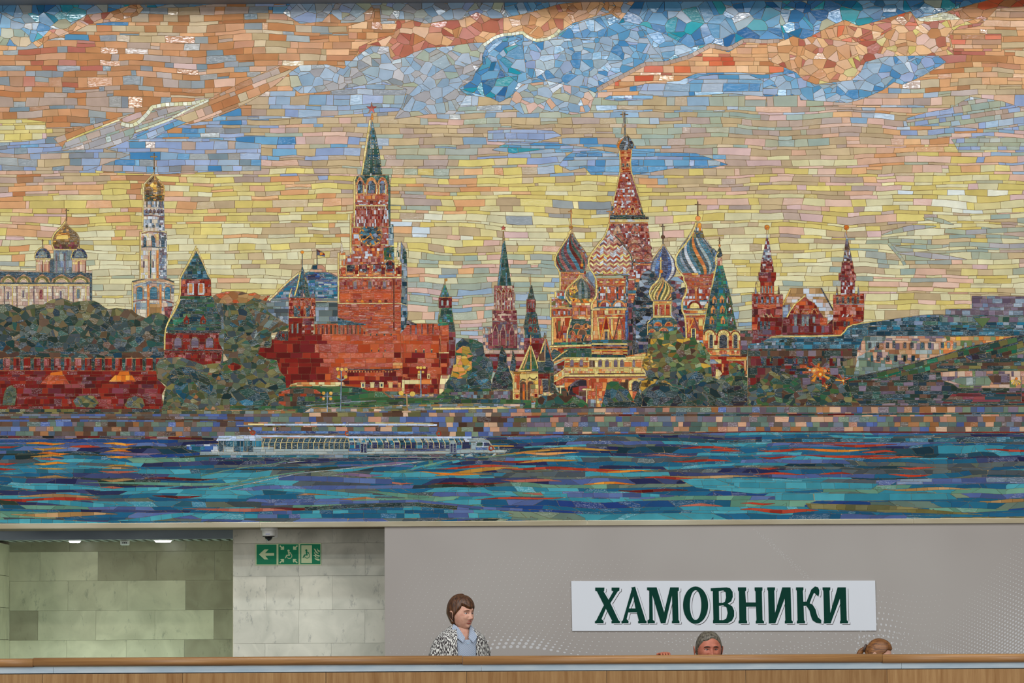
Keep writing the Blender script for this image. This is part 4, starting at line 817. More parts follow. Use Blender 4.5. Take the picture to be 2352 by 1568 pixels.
R(985, 610, 1020, 860, B(12, 4), 'or'); R(1190, 600, 1280, 800, B(12, 6), mx('or', 'cr')); stroke('1095,600 1040,740 985,860', 2.6, 'or2', 11); stroke('1105,570 1160,720 1205,830', 3, 'rm', 11)
R(1045, 770, 1145, 1000, B(12, 5), 'cr'); R(1070, 785, 1120, 1000, B(14, 8), 'bk')
stroke('960,1000 950,700 925,520 870,430 880,240 960,120 965,0', 3.8, 'cr', 10); stroke('1280,800 1360,400 1420,130 1440,0', 3, 'cr', 10)
# green tent roof
zoom(1460, 450, 6.273)
P('1165,1005 1255,1000 1320,1250 1400,1568 1040,1568 1120,1250', B(7, 9), mx('gn', 'tl', 'gn', 'gnb')); P('1190,1005 1220,1005 1300,1568 1180,1568', B(6, 8), mx('gnb', 'tl', 'gnb')); P('1200,750 1220,750 1255,860 1190,890 1150,860', B(7, 7), 'trd'); R(1180, 890, 1245, 1000, B(8, 7), mx('pkb', 'wh', 'rs')); stroke('1208,745 1208,600', 1.8, 'brn', 8); stroke('1180,640 1235,640', 1.4, 'brn', 5); disc(1208, 714, 16, 20, 'or')
stroke('1160,1000 1100,1280 1050,1568', 2.6, 'cr', 10); stroke('1150,990 1150,870 1200,800', 2.4, 'cr', 8)
zoom(1460, 660, 8.254)
P('1440,0 1750,0 1920,790 1900,800 1560,870 1280,860 1340,500', B(7, 10), mx('gn', 'gn2', 'gn', 'tld', 'gn')); P('1560,0 1680,0 1760,800 1520,860 1540,400', B(6, 8), mx('gnb', 'tl', 'gnb', 'gn'))
for x, y in ((1490, 150), (1632, 145), (1750, 160), (1465, 340), (1640, 330), (1790, 340), (1440, 540), (1650, 540), (1820, 560)):
    w_ = 42 if x < 1700 else 30
    P([(x-w_, y+150 if x < 1700 else y+130), (x-w_, y+60), (x, y-5), (x+w_, y+60), (x+w_, y+150)], B(8, 6), 'or' if x < 1700 else mx('rd', 'wh')); T([(x-4, y+75), (x+30 if x < 1560 else x+18, y+75), (x+30 if x < 1560 else x+18, y+155), (x-4, y+155)], 'bk')
P('1270,900 1300,830 1400,790 1500,840 1540,880 1620,800 1750,810 1800,860 1860,795 1950,830 1975,900 1975,1290 1400,1290 1280,1100', B(10, 9), mx('or', 'cr', 'cr2', 'or', 'rb'))
for x, w_ in ((1430, 60), (1660, 150), (1890, 75)): win(x, 890, 1150, w_, 'bk', 'cr2', 3)
for x, y, r_ in ((1400, 900, 115), (1665, 915, 130), (1890, 910, 95)): ring(x, y, r_, r_*.95, 2.4, 'rd', 0, 180, 9); ring(x, y, r_-20, r_-20, 6, 'cr', 0, 180, 7)
stroke('1380,1175 1975,1180', 1.8, 'olv', 12); R(1490, 1005, 1550, 1090, B(10, 6), 'rd'); R(1760, 1000, 1815, 1110, B(10, 6), 'rd')
for x in (1430, 1610, 1700, 1840, 1935): T([(x-24, 1195), (x+24, 1195), (x+24, 1255), (x-24, 1255)], 'rb'); T([(x-6, 1215), (x+6, 1215), (x+6, 1230), (x-6, 1230)], 'cr')
stroke('1380,1290 1970,1292', 1.8, 'olv', 12); P('1560,1300 1640,1265 1770,1270 1780,1300', B(4, 10), 'gyb')
P('1400,1305 2105,1300 2110,1600 1400,1600', B(12, 12), mx('rd', 'rb', 'rd')); R(1720, 1320, 2100, 1360, B(5, 14), 'or2'); R(1720, 1360, 2100, 1385, B(4, 12), 'cr'); P('1370,1360 1480,1360 1600,1440 1400,1450', B(9, 20), 'gyb'); P('1480,1360 1620,1360 1620,1440 1580,1440', B(6, 12), 'cr')
zoom(1460, 780, 7.84)
P('1320,430 1560,430 1700,430 1700,660 1560,660 1360,660', B(10, 10), mx('rd', 'rb', 'rd', 'rm')); R(1440, 530, 1485, 720, B(9, 5), 'cr'); R(1550, 430, 1585, 590, B(10, 5), 'or'); P('1360,460 1440,450 1440,660 1390,660', B(10, 8), 'rm'); R(1950, 370, 2005, 650, B(10, 8), mx('or', 'brn')); P('1480,520 1560,610 1490,680', B(9, 7), 'cr2')
# ------------------------------------------------------------------ gallery and entrance porch
G('cathedral'); zoom(1160, 770, 6.918)
P('850,380 940,340 1310,345 1310,200 1000,200 900,290 740,430', B(6, 9), mx('gn', 'gn2', 'gn', 'tld')); P('770,210 870,260 900,300 740,400 730,290', B(8, 10), mx('tld', 'gn'))
P('930,210 1370,205 1370,300 1900,310 1920,355 1310,350 1100,345 940,345', B(7, 9), mx('gn', 'gn2', 'tld', 'gn'))
P('770,490 940,400 940,700 830,800 770,720', B(9, 12), mx('brn', 'rd', 'mv')); stroke('700,475 940,365 1310,355', 4.4, 'cr', 9); stroke('740,415 850,330 900,290 990,235', 3, 'cr', 9); stroke('690,462 930,372', 3, 'or', 9)
P('945,370 1310,350 1920,350 2230,330 2230,620 945,620', B(7, 10), mx('or', 'cr', 'cr2', 'or', 'cr')); P('1320,350 1920,350 1920,400 1320,400', B(6, 14), 'cr2'); P('1910,330 2230,270 2240,320 1920,350', B(6, 12), mx('or2', 'cr', 'or')); P('1920,340 2240,310 2240,370 1920,400', B(5, 12), 'cr')
R(950, 400, 1310, 425, B(4, 9), 'cr'); R(950, 430, 1310, 475, B(4, 9), 'rb'); R(950, 480, 1310, 510, B(4, 9), 'or2')
for x in (1062, 1210): win(x, 388, 495, 56, 'mv', 'or', 1)
for x in (1380,): R(x-40, 395, x+40, 505, B(10, 5), mx('brn', 'rb'))
for x in (1510, 1618, 1755, 1855, 2042): win(x, 388, 500, 58 if x < 2000 else 40, 'mv', 'cr', 1.4)
for x in (1566, 1690, 1808): R(x-14, 400, x+14, 505, B(10, 4), 'cr')
P('930,515 2190,515 2190,600 930,600', B(9, 4.5), mx('or', 'cr', 'pkb', 'cr')); stroke('930,520 1310,518 2180,515', 2.2, 'cr', 11); R(1880, 515, 1975, 580, B(12, 14), 'cr'); R(2045, 515, 2160, 590, B(12, 16), 'cr')
stroke('1030,610 1420,610', 1.8, 'brn', 12); stroke('1470,605 2220,603', 1.8, 'brn', 12); stroke('930,640 2230,632', 4.2, 'cr', 12); stroke('930,665 2240,658', 2, 'rm', 12); stroke('940,682 2240,674', 2, 'or', 12)
P('770,650 940,530 945,640 775,740', B(9, 5), mx('or', 'cr2')); stroke('770,650 940,535', 2.6, 'cr', 9); stroke('775,738 945,645', 3.4, 'cr', 9); P('775,745 940,670 940,760 850,830 780,770', B(7, 8), mx('rd', 'rb'))
P('945,690 2110,680 2110,1140 945,1140', B(12, 14), mx('rb', 'rb', 'rb', 'or')); P('960,930 1010,800 1120,720 1200,695 1290,710 1300,800 1300,1080 960,1080', B(14, 14), mx('bk', 'mv', 'rm', 'bk')); stroke('1005,940 1020,850 1080,770 1160,720 1210,700', 1.6, 'mv', 9); P('1070,830 1170,810 1170,960 1075,900', B(14, 14), 'rd'); R(1180, 890, 1290, 960, B(7, 12), 'brn')
P(ell(2070, 740, 106, 46, 0, 180, 10)+[(1964, 870), (2010, 870), (2010, 760), (2120, 760)], B(9, 8), 'cr'); P(ell(2075, 770, 55, 48, 0, 180, 8)+[(2020, 890), (2130, 890)], B(14, 10), 'bk'); R(1830, 700, 1960, 870, B(12, 12), mx('rb', 'brn', 'or'))
P('1310,690 1370,690 1370,1130 1310,1130', B(14, 8), mx('or', 'rb', 'rb')); P('1370,960 1600,960 1560,1140 1370,1140', B(8, 9), mx('or', 'cr', 'or', 'rb', 'gyb')); P('1310,1010 1440,1020 1440,1140 1310,1140', B(9, 8), mx('gyb', 'gy', 'mv'))
R(945, 820, 1000, 930, B(14, 10), 'rb'); P('830,820 940,820 1010,930 1000,1000 900,1000', B(12, 12), mx('brn', 'rb', 'trd'))
for x, y in ((880, 812), (1295, 857)):
    P([(x-75, y), (x-60, y-16), (x+60, y-16), (x+75, y), (x+60, y+16), (x-60, y+16)], B(10, 9), 'cr2'); stroke([(x, y+16), (x, y+(110 if x < 1000 else 245))], 2.6, 'cr2', 20)
stroke('1448,800 1448,1140', 2.6, 'tn', 10)
# porch with tent roofs
P('645,50 740,400 770,430 770,590 525,590 510,410', B(10, 12), mx('tld', 'gn', 'tld', 'trd')); stroke('640,60 515,410', 3, 'cr', 9); stroke('635,60 630,410', 2.6, 'pkb', 9); stroke('650,60 745,400', 2.8, 'rb', 9); stroke('515,412 635,412', 2, 'cr', 9); P('545,300 620,250 625,400 530,400', B(10, 12), 'brn'); disc(635, 20, 22, 26, 'goldd'); stroke('632,0 632,-40', 2.6, 'goldd', 7)
R(525, 600, 710, 690, B(9, 14), mx('rd', 'rdk', 'rb')); R(530, 690, 580, 940, B(14, 7), mx('rm', 'rb', 'rm')); R(585, 705, 690, 900, B(14, 14), 'bk'); R(690, 690, 720, 900, B(14, 4), mx('olv', 'brn')); R(715, 600, 770, 910, B(12, 8), mx('trd', 'brn', 'trg')); stroke('530,605 710,600', 2.6, 'brn', 12); R(555, 800, 600, 930, B(12, 7), 'or'); P('770,750 830,900 880,920 770,930', B(12, 12), 'trd')
P('405,160 525,510 525,570 225,570 290,400', B(9, 10), mx('gn2', 'gn2', 'gn')); P('350,350 380,260 405,170 300,540 225,570', B(9, 8), mx('olv', 'gn2')); stroke('400,160 300,390 218,575', 4, 'cr', 10); stroke('405,165 412,560', 2.8, 'or', 10); stroke('410,165 470,330 520,520', 2.6, 'cr', 10); stroke('370,260 340,400 290,520', 2.2, 'or', 9)
P('395,150 392,60 405,-20 418,60 412,150', B(7, 6), mx('or2', 'or')); stroke('225,560 410,555', 3.4, 'cr', 11)
P('60,570 230,575 525,580 525,1060 135,1060 130,700', B(9, 10), mx('cr', 'or', 'cr', 'golb')); P('80,580 525,575 525,605 100,620', B(5, 14), mx('gold', 'tn')); P('230,610 525,600 525,700 460,720 240,720', B(10, 14), 'cr'); P('140,610 230,610 230,860 145,860', B(12, 5), mx('or', 'rb', 'cr2'))
for x in (285, 405): win(x, 730, 1070, 100, 'brn', 'or', 1.4); R(x-10, 770, x+30, 1050, B(12, 6), mx('rb', 'or2'))
stroke('235,740 290,680 340,730 395,660 450,720 510,660', 2.6, 'goldd', 8); stroke('345,700 345,870', 3, 'or', 10); P('315,870 375,870 350,900 350,1060 335,1060 335,900', B(9, 9), 'tn')
stroke('75,575 130,640 130,1050', 3.2, 'cr', 11); R(400, 780, 530, 1060, B(10, 9), mx('or', 'tn', 'rb', 'olv', 'cr'))
for x, y in ((190, 970), (490, 950)): R(x-40, y-40, x+40, y+40, B(9, 20), 'or'); T([(x-22, y-24), (x+22, y-24), (x+22, y+24), (x-22, y+24)], 'rd')
stroke('110,1085 400,1085', 3.4, 'brn', 13)
# ------------------------------------------------------------------ twin dark red towers and stepped hall
G('twin_towers'); zoom(1700, 500, 5.6)
P('645,905 1040,905 1200,1190 1200,1310 1080,1310 545,1310 545,1120', B(8, 12), mx('tn', 'tn', 'wtp', 'tn', 'wh')); stroke('645,910 550,1120', 2.6, 'golb', 10); stroke('1040,905 1195,1190', 3, 'bk', 10); P('545,1130 640,1110 640,1280 545,1290', B(8, 10), mx('gyb', 'mv')); R(1120, 1240, 1200, 1320, B(9, 9), 'wh')
def tow(cx_, dx_=0):
    def S_(a): return [(x+dx_, y) for x, y in a]
P('345,200 375,330 410,550 275,550 310,390', B(5, 5), mx('gyb', 'wh', 'mv', 'rm')); stroke('343,200 343,150', 1.4, 'or', 6); disc(345, 125, 34, 34, 'or2', V(4)); P('270,550 415,550 435,700 255,700', B(5, 5), mx('rsp', 'rs', 'wh', 'rdk')); P('235,700 460,700 460,790 435,830 260,830 235,790', B(9, 10), mx('rm', 'rsp', 'rd')); P('260,830 435,830 435,985 260,985', B(8, 8), mx('rb', 'rd'))
for x in (285, 325, 365, 403): R(x-10, 875, x+8, 965, B(9, 5), 'gy')
P('150,975 200,960 260,985 550,985 550,1110 150,1110', B(6, 7), mx('rsp', 'rs', 'rd', 'rb')); P('155,1110 545,1110 540,1500 150,1568', B(9, 11), mx('rs', 'rb', 'rsp', 'rdk', 'rd'))
for x in (215, 285, 352, 415, 480): R(x-16, 1015, x+16, 1100, B(8, 7), mx('bk', 'gyb'))
for x in (202, 497): P([(x-15, 980), (x-2, 860), (x+12, 980)], B(7, 5), mx('brn', 'gyb')); stroke([(x, 860), (x+4, 832)], 2, 'gold', 5)
R(220, 1115, 460, 1160, B(9, 12), 'rb'); P('225,1280 540,1280 540,1500 225,1500', B(11, 12), mx('rdk', 'rm', 'rd', 'mv'))
for x in (268, 320, 372): R(x-13, 1330, x+13, 1430, B(12, 5), 'tld'); stroke([(x+20, 1230), (x+44, 1280)], 1.6, 'cr2', 5)
P('1368,205 1395,330 1440,555 1325,555 1345,380', B(5, 5), mx('gyb', 'wh', 'mv', 'brn')); stroke('1367,205 1367,150', 1.4, 'or', 6); disc(1365, 125, 34, 34, 'or2', V(4)); P('1310,560 1445,555 1470,710 1490,720 1490,800 1470,830 1300,830 1265,800 1265,715 1295,710', B(5.5, 6), mx('rsp', 'rm', 'rs', 'rdk')); P('1295,830 1475,830 1475,990 1295,990', B(6, 6), mx('rsp', 'rd', 'wh', 'rm')); R(1378, 420, 1392, 500, B(4, 4), 'rd')
P('1195,990 1300,990 1475,985 1590,975 1595,1110 1585,1330 1480,1370 1400,1390 1310,1500 1195,1500', B(8, 10), mx('rs', 'rb', 'rs', 'rd')); P('1195,990 1590,975 1590,1100 1195,1105', B(6, 7), mx('rs', 'rd', 'rb'))
for x in (1252, 1322, 1390, 1448, 1512): win(x, 1015, 1100, 28, 'bk', 'rd', 1)
for x in (1245, 1520): P([(x-16, 990), (x-2, 860), (x+14, 990)], B(7, 5), mx('brn', 'gyb'))
stroke('1245,850 1245,830', 2, 'wh', 4); stroke('1235,1110 1590,1112', 1.6, 'gyb', 8); P('1230,1340 1420,1290 1580,1310 1480,1370 1400,1390 1310,1500 1200,1500 1200,1330', B(11, 12), mx('rd', 'rdk', 'rb', 'rm'))
for x in (1340, 1395): R(x-14, 1330, x+14, 1400, B(12, 6), 'bk')
for x in (1310, 1370, 1430): stroke([(x, 1275), (x+22, 1240)], 3, 'or' if x > 1400 else 'wh', 5)
P('605,1280 640,1200 700,1110 740,1090 760,1060 840,1010 880,1060 940,1090 980,1130 1020,1200 1080,1290 1090,1400 1190,1300 1195,1510 540,1510 545,1290', B(10, 11), mx('rdk', 'rm', 'rd', 'rdk', 'mv')); P('700,1130 760,1060 840,1010 880,1060 940,1090 980,1130 1020,1240 640,1240', B(7, 8), mx('rs', 'rd', 'rb')); P('1020,1280 1120,1290 1120,1380 1030,1380', B(9, 12), 'rb')
stroke('600,1280 640,1200 700,1110 740,1080 835,1000', 3, 'cr', 9)
for a_ in ('690,1225 725,1150 755,1225', '785,1230 805,1185 830,1225 850,1185 880,1235', '910,1225 950,1160 998,1238'): stroke(a_, 1.8, 'or', 7)
for x, y1 in ((712, 1390), (808, 1390), (866, 1390), (946, 1350)): win(x, 1265, y1, 34, 'gy')
# ------------------------------------------------------------------ long dark palace, right
G('dark_palace'); zoom(1700, 700, 6.271)
P('0,370 180,365 180,560 110,600 100,740 0,740', B(9, 11), mx('brn', 'rm', 'trd', 'mv')); P('120,570 440,470 980,455 1460,445 1560,300 1780,260 1800,460 1700,640 110,640', B(8, 16), mx('tl', 'tld', 'tld', 'tl', 'tld')); P('110,560 780,480 800,620 110,640', B(7, 12), mx('tld', 'gyb', 'tl', 'trd'))
P('110,635 1690,630 1700,740 1690,1060 1700,1450 110,1450', B(11, 15), mx('brn', 'trd', 'mv', 'trd', 'brn', 'rdk')); P('165,495 300,495 300,545 170,555', B(12, 16), 'rdk'); P('180,430 440,460 330,520 300,500 180,490', B(8, 12), mx('mv', 'bk', 'rm'))
for x in (320, 450, 660, 780, 950, 1150, 1260, 1355, 1465): R(x-23, 760, x+23, 845, B(14, 9), mx('bk', 'nv', 'tld', 'olv', 'bk'))
P('600,850 950,850 1000,1000 560,1000', B(9, 13), mx('nv', 'mv', 'rdk', 'trd', 'brn')); P('1440,830 1700,740 1700,1020 1500,1040', B(11, 11), mx('trd', 'olv', 'gn', 'trb')); stroke('450,462 980,452 1465,440 1560,298 1780,262', 3, 'cr', 13); stroke('1780,262 2132,215', 3, 'cr', 13)
zoom(1960, 660, 5.408)
P('1140,270 1470,265 1470,105 2420,110 2420,350 1140,345', B(11, 15), mx('gyb', 'mv', 'mv', 'gyb', 'mv')); P('-20,470 400,405 830,345 1000,335 2420,350 2420,600 -20,610', B(8, 14), mx('tl', 'tld', 'gyb', 'tld', 'gn')); P('1060,345 2420,360 2420,430 1080,430', B(9, 14), mx('mv', 'qg', 'gy', 'gn')); P('180,480 1380,500 2420,520 2420,600 180,600', B(6, 18), mx('tl', 'tld', 'tld')); T('1490,378 1705,378 1605,497', 'trl')
P('140,600 2420,600 2420,900 860,900 0,1110 50,780', B(10, 12), mx('pkb', 'wtp', 'mv', 'qg', 'pkb', 'qo')); P('140,605 400,605 400,650 100,840 50,860 0,1110 200,1070 560,1000 820,930 520,960 250,930 180,900 150,760', B(10, 12), mx('qg', 'gy', 'wgy', 'qg')); P('1090,605 2000,605 1600,700 1400,750 1180,820 1080,820', B(9, 13), mx('or', 'golb', 'trl', 'or', 'tn')); P('400,600 1100,600 1160,640 1150,680 400,650', B(8, 16), mx('wtp', 'mv', 'pkb'))
for i, x in enumerate((203, 300, 423, 503, 638, 725, 855, 946, 1107, 1180, 1260, 1390, 1490, 1590)): R(x-20, 682, x+20, 755, B(14, 9), 'bk' if i < 6 else ('tld' if i < 9 else 'gy'))
for x in (225, 308, 428, 524, 640, 740): R(x-22, 845, x+22, 922, B(14, 9), mx('bk', 'bk', 'olv', 'tld'))
R(440, 770, 1090, 830, B(9, 14), mx('qo', 'tn', 'wgy', 'pkb'))
# ------------------------------------------------------------------ green hillside right
G('hillside'); zoom(1960, 660, 5.408)
P('-60,1130 0,1110 300,1050 600,985 860,910 1150,830 1400,745 1700,685 2010,610 2420,590 2420,1480 -60,1480', st_brick(8, 22, wob=2, ang=0, wl=90), mx('trd', 'gn', 'brn', 'trd', 'tld', 'trd', 'mv')); P('-60,1130 300,1050 600,985 860,910 1150,830 1400,745 1700,685 2010,610 2420,590 2420,760 1900,860 1500,900 1150,960 850,1060 500,1110 -60,1160', st_brick(8.5, 21, wob=1.5, ang=-14, wl=90), mx('gn2', 'gn', 'trd', 'brn', 'gnb', 'olv'))
stroke('-30,1125 300,1052 600,980 860,910 1150,830 1400,745 1700,685 2010,612 2420,592', 2.6, 'bk', 14); P('1370,850 1700,800 1720,900 1480,920', st_brick(8, 20, ang=-10), mx('trd', 'bk', 'nv'))
P('1080,1050 1400,1035 2420,1035 2420,1250 1300,1250 1240,1200 1100,1150', B(9, 15), mx('pkb', 'wtp', 'mv', 'trl', 'pkb')); P('1320,1110 1700,1100 1720,1150 1690,1220 1400,1220 1200,1160', B(11, 20), mx('qg', 'gy')); P('1650,1070 1940,1070 1940,1200 1740,1200', B(12, 16), mx('brn', 'mv')); P('1240,1310 2420,1300 2420,1430 1100,1440', st_brick(6, 30, wob=1), mx('rdk', 'brn', 'tld', 'rm', 'trd')); P('1100,940 2420,920 2420,1030 1000,1040 ', st_brick(9, 24, wob=1), mx('olv', 'trd', 'brn', 'gn'))
for a_ in range(5):
    t_ = math.radians(200+a_*36); T([(2025+12*math.cos(t_-1.2), 1140-12*math.sin(t_-1.2)), (2025+75*math.cos(t_-.2), 1145-75*math.sin(t_-.2)), (2025+75*math.cos(t_+.2), 1145-75*math.sin(t_+.2))], 'golb')
disc(2025, 1130, 18, 16, 'or2'); stroke('2085,1100 2085,1420', 2.4, 'mv', 12)
# ------------------------------------------------------------------ trees along the front
G('trees'); zoom(980, 720, 6.533)
P('440,460 540,370 650,380 740,400 840,450 860,560 880,640 980,700 1000,850 960,1000 1000,1150 1290,1150 1290,1340 -20,1340 170,1230 260,1160 270,1060 350,950 360,900 400,800 430,600', V(13), mx('gn', 'trd', 'gn', 'tld', 'gn2', 'trg')); P('440,560 540,480 640,500 660,570 700,640 670,700 680,830 600,880 620,950 560,960 480,980 430,960 360,950 400,770 440,760', V(11), mx('ylt', 'trl', 'gn2', 'ylt', 'or')); P('600,980 900,800 950,1000 800,1100 620,1130', V(12, asp=2), mx('gn', 'trd', 'tl'))
P('1130,480 1200,620 1195,720 1240,850 1290,990 1290,1140 960,1140 1000,960 1050,850 1080,650', V(10, asp=1.5), mx('trd', 'bk', 'tld', 'gn')); P('1290,540 1340,700 1330,860 1240,860 1260,760', V(9), mx('trd', 'tld')); P('340,1180 1290,1150 1290,1340 340,1340', B(8, 10), mx('gyb', 'mv', 'qg', 'trd', 'brn')); P('160,1210 280,1200 280,1330 0,1340 0,1260', B(9, 22), mx('gn2', 'gn2', 'gn'))
for x, y in ((650, 1285), (832, 1285), (1775, 1205), (1850, 1215)): disc(x, y, 26, 24, 'tn' if x < 1000 else 'cr2')
P('1620,1400 1640,1300 1720,1230 1850,1230 1940,1190 2040,1210 2060,1250 2140,1220 2250,1250 2352,1300 2420,1360 2420,1420 1620,1430', V(14, asp=1.4), mx('gn2', 'gn2', 'gn', 'brn')); P('1860,1400 1890,1340 2080,1370 2200,1330 2300,1400', V(14, asp=2), 'trd')
zoom(1460, 780, 7.84)
def ctr(row, colm, cx, cy, rnd):
    m = ('olv', 'trl', 'gn2', 'tr', 'brn', 'ylt', 'tr', 'olv', 'gn2', 'goldd') if cy < 850 else (('tr', 'olv', 'gn', 'trd', 'trg', 'gn2') if cy < 880 else ('trd', 'gn', 'trd', 'tld', 'trg'))
    c, g = pick(m[int(rnd.random_sample()*len(m))], rnd); return c, (1.0 if rnd.random_sample() < .2 else g*.6)
P('100,930 60,870 60,760 200,680 180,580 110,470 130,380 200,300 220,200 220,60 240,-60 330,-140 450,-160 600,-150 750,-180 860,-60 900,-30 1000,-40 1060,-60 1110,60 1180,40 1240,110 1270,170 1340,280 1330,400 1360,500 1370,660 1500,720 1560,640 1680,640 1670,500 1690,430 1780,400 1850,430 1950,480 1960,660 2010,680 2020,1190 100,1190', V(11.5), ctr)
P('110,1190 130,1000 200,900 350,830 600,820 760,870 850,960 1000,1100 1100,1190', V(14, asp=1.5), mx('trd', 'bk', 'tld', 'gn')); P('1640,880 1760,820 1880,830 1960,920 2000,1050 2020,1190 1700,1190 1650,1000', V(14, asp=1.6), mx('trd', 'bk', 'trd')); P('850,640 1100,560 1200,600 1250,700 1100,800 900,860 760,760', V(13, asp=2, ang=-40), mx('gn', 'trg', 'tld')); P('1250,800 1450,780 1650,960 1700,1190 1350,1190 1200,950', V(13, asp=2, ang=35), mx('gn', 'trg', 'trd'))
P('220,200 330,180 260,330 380,450 300,500 200,560 110,470 130,380', V(8), mx('ylt', 'goldd', 'olv')); P('100,740 280,700 560,740 660,830 560,780 380,760 220,840 120,930 60,860', V(9), mx('ylt', 'tr', 'goldd'))
zoom(1160, 770, 6.918)
P('1590,900 1620,760 1680,730 1800,730 1830,780 1960,880 2000,960 2040,1030 1900,1120 1590,1130 1530,1140 1560,1000', V(14, asp=1.5, ang=35), mx('gn2', 'gn', 'tld', 'trg')); P('1590,1140 1640,1070 1900,1040 2060,1060 2110,1140', V(16, asp=2), mx('trd', 'tld')); P('2040,1030 2110,870 2170,960 2180,1060 2160,1140 2080,1130', V(12), 'trd')
zoom(1700, 700, 6.271)
P('120,1200 330,1060 440,940 520,990 640,960 780,1040 860,1060 900,1170 1000,1140 1120,1100 1200,1160 1300,1000 1400,1050 1560,1160 1600,1290 1740,1450 120,1450', V(12), mx('trd', 'gn', 'olv', 'trd', 'gn2', 'brn', 'trg'))
# flower-like red lamp burst
R(860, 860, 960, 910, B(9, 12), 'rb'); CX, CY = 1120, 960
for k_ in range(22):
    a_ = k_*16.36+5; r_ = (95, 150, 120, 190)[k_ % 4]; a0_, a1_ = math.radians(a_-7), math.radians(a_+7)
    T([(CX+40*math.cos(a0_), CY-34*math.sin(a0_)), (CX+r_*1.2*math.cos(a0_), CY-r_*.8*math.sin(a0_)), (CX+r_*1.2*math.cos(a1_), CY-r_*.8*math.sin(a1_)), (CX+40*math.cos(a1_), CY-34*math.sin(a1_))], ('or2', 'rb', 'star', 'mv', 'or2')[k_ % 5])
R(1050, 900, 1200, 1010, V(7), mx('or2', 'rb', 'or2')); disc(1060, 940, 44, 42, 'or'); disc(1060, 938, 24, 23, 'cr'); disc(1150, 1000, 46, 44, 'or2'); disc(1152, 998, 22, 22, 'golb'); disc(1222, 948, 26, 24, 'or'); disc(1275, 944, 15, 15, 'or2'); disc(1003, 938, 18, 18, 'wh')
for CX, CY, rr in ((1482, 1090, 60), (1242, 1172, 36)):
    for k_ in range(7):
        a_ = math.radians(k_*51.4+20); L_ = rr*(1.9 if k_ in (0, 2, 3) else 1); T([(CX+8*math.cos(a_+1.5), CY-8*math.sin(a_+1.5)), (CX+L_*math.cos(a_+.1), CY-L_*math.sin(a_+.1)), (CX+L_*math.cos(a_-.1), CY-L_*math.sin(a_-.1)), (CX+8*math.cos(a_-1.5), CY-8*math.sin(a_-1.5))], 'or2' if k_ % 2 else 'rb')
    disc(CX, CY, rr*.28, rr*.28, 'cr')
# ------------------------------------------------------------------ lawns, road, lamps
G('lawn'); zoom(640, 720, 5.345)
P('150,892 840,890 1000,905 1100,950 1490,960 1530,985 1990,990 2120,1000 2352,1040 3100,1060 3100,1225 -600,1225 -600,1130 0,1130 60,1100 -20,960', st_brick(7.5, 17, wob=1.5, wl=60, ang=0), mx('gn2', 'gn', 'gn2', 'trd', 'gn')); P('0,960 230,900 460,930 560,1000 480,1120 250,1130 90,1140 0,1100', B(10, 14), mx('trd', 'trd', 'brn', 'rb', 'trd', 'gn2'))
P('840,1010 1200,960 1400,960 1380,1030 1900,1040 2120,1030 2110,1080 1400,1110 900,1130 330,1140 560,1010', st_brick(9, 24, wob=1, ang=-3), mx('gn2', 'gn2', 'trd')); stroke('330,1130 560,1110 900,1080 1200,1068', 2, 'gyb', 12); P('400,1150 1100,1150 1500,1120 2352,1100 3000,1110 3000,1200 300,1220', st_brick(5, 15, wob=1), mx('gy', 'qg', 'tn', 'wtp', 'gyb', 'olv')); stroke('1890,1165 2352,1165 2800,1160 2860,1172', 4.5, 'cr', 16); stroke('1890,1188 2352,1190 2700,1178', 2.4, 'or', 16)
P('1290,955 1480,955 1390,1025 1370,1020', B(8, 14), 'qg'); T('1270,960 1300,960 1380,1025 1360,1030', 'qo'); P('1380,1000 1960,985 1940,1030 1400,1030', B(6, 10), mx('tn', 'mv', 'gyb'))
P('2860,1150 3600,1190 3600,1225 2700,1225', st_brick(5, 16), mx('olv', 'tn', 'olv', 'qg'))
zoom(0, 700, 5.6); P('-320,1338 2100,1338 2160,1350 2160,1400 -320,1400', st_brick(5, 18, wob=.6), mx('trd', 'olv', 'trd', 'brn')); P('2080,1348 3800,1345 3800,1400 2080,1400', st_brick(9, 15, wob=.5), mx('olv', 'tr', 'qo', 'olv', 'gy')); T('2150,1350 2215,1350 2215,1398 2150,1398', 'tn')
G('street_lamps'); zoom(640, 720, 5.345)
for a_ in ('770,820 768,700', '770,820 760,1195', '770,820 725,810 712,790', '770,820 815,812 828,790'): stroke(a_, 2.2, 'gyb', 15, gr=0)
for x, y, r_ in ((725, 680, 22), (775, 684, 21), (826, 682, 22), (733, 773, 21), (822, 777, 23)): disc(x, y, r_, r_, 'golb')
stroke('597,960 598,1225', 2.4, 'gyb', 15, gr=0); stroke('540,1020 655,1020', 1.6, 'gyb', 9, gr=0)
for x, y, r_ in ((552, 975, 22), (640, 977, 22), (550, 1042, 19), (638, 1044, 19)): disc(x, y, r_, r_, 'golb')
stroke('1745,700 1745,940', 1.8, 'gyb', 12, gr=0); stroke('1744,940 1744,1025', 4, 'gyb', 10)
for x, y, r_ in ((1705, 662, 18), (1745, 664, 20), (1788, 662, 18), (1722, 717, 17), (1771, 717, 17)): disc(x, y, r_, r_, 'golb')
stroke('1573,985 1578,1205', 2.4, 'tn', 11, gr=0); disc(1503, 975, 32, 30, 'golb'); disc(1643, 985, 34, 32, 'golb')
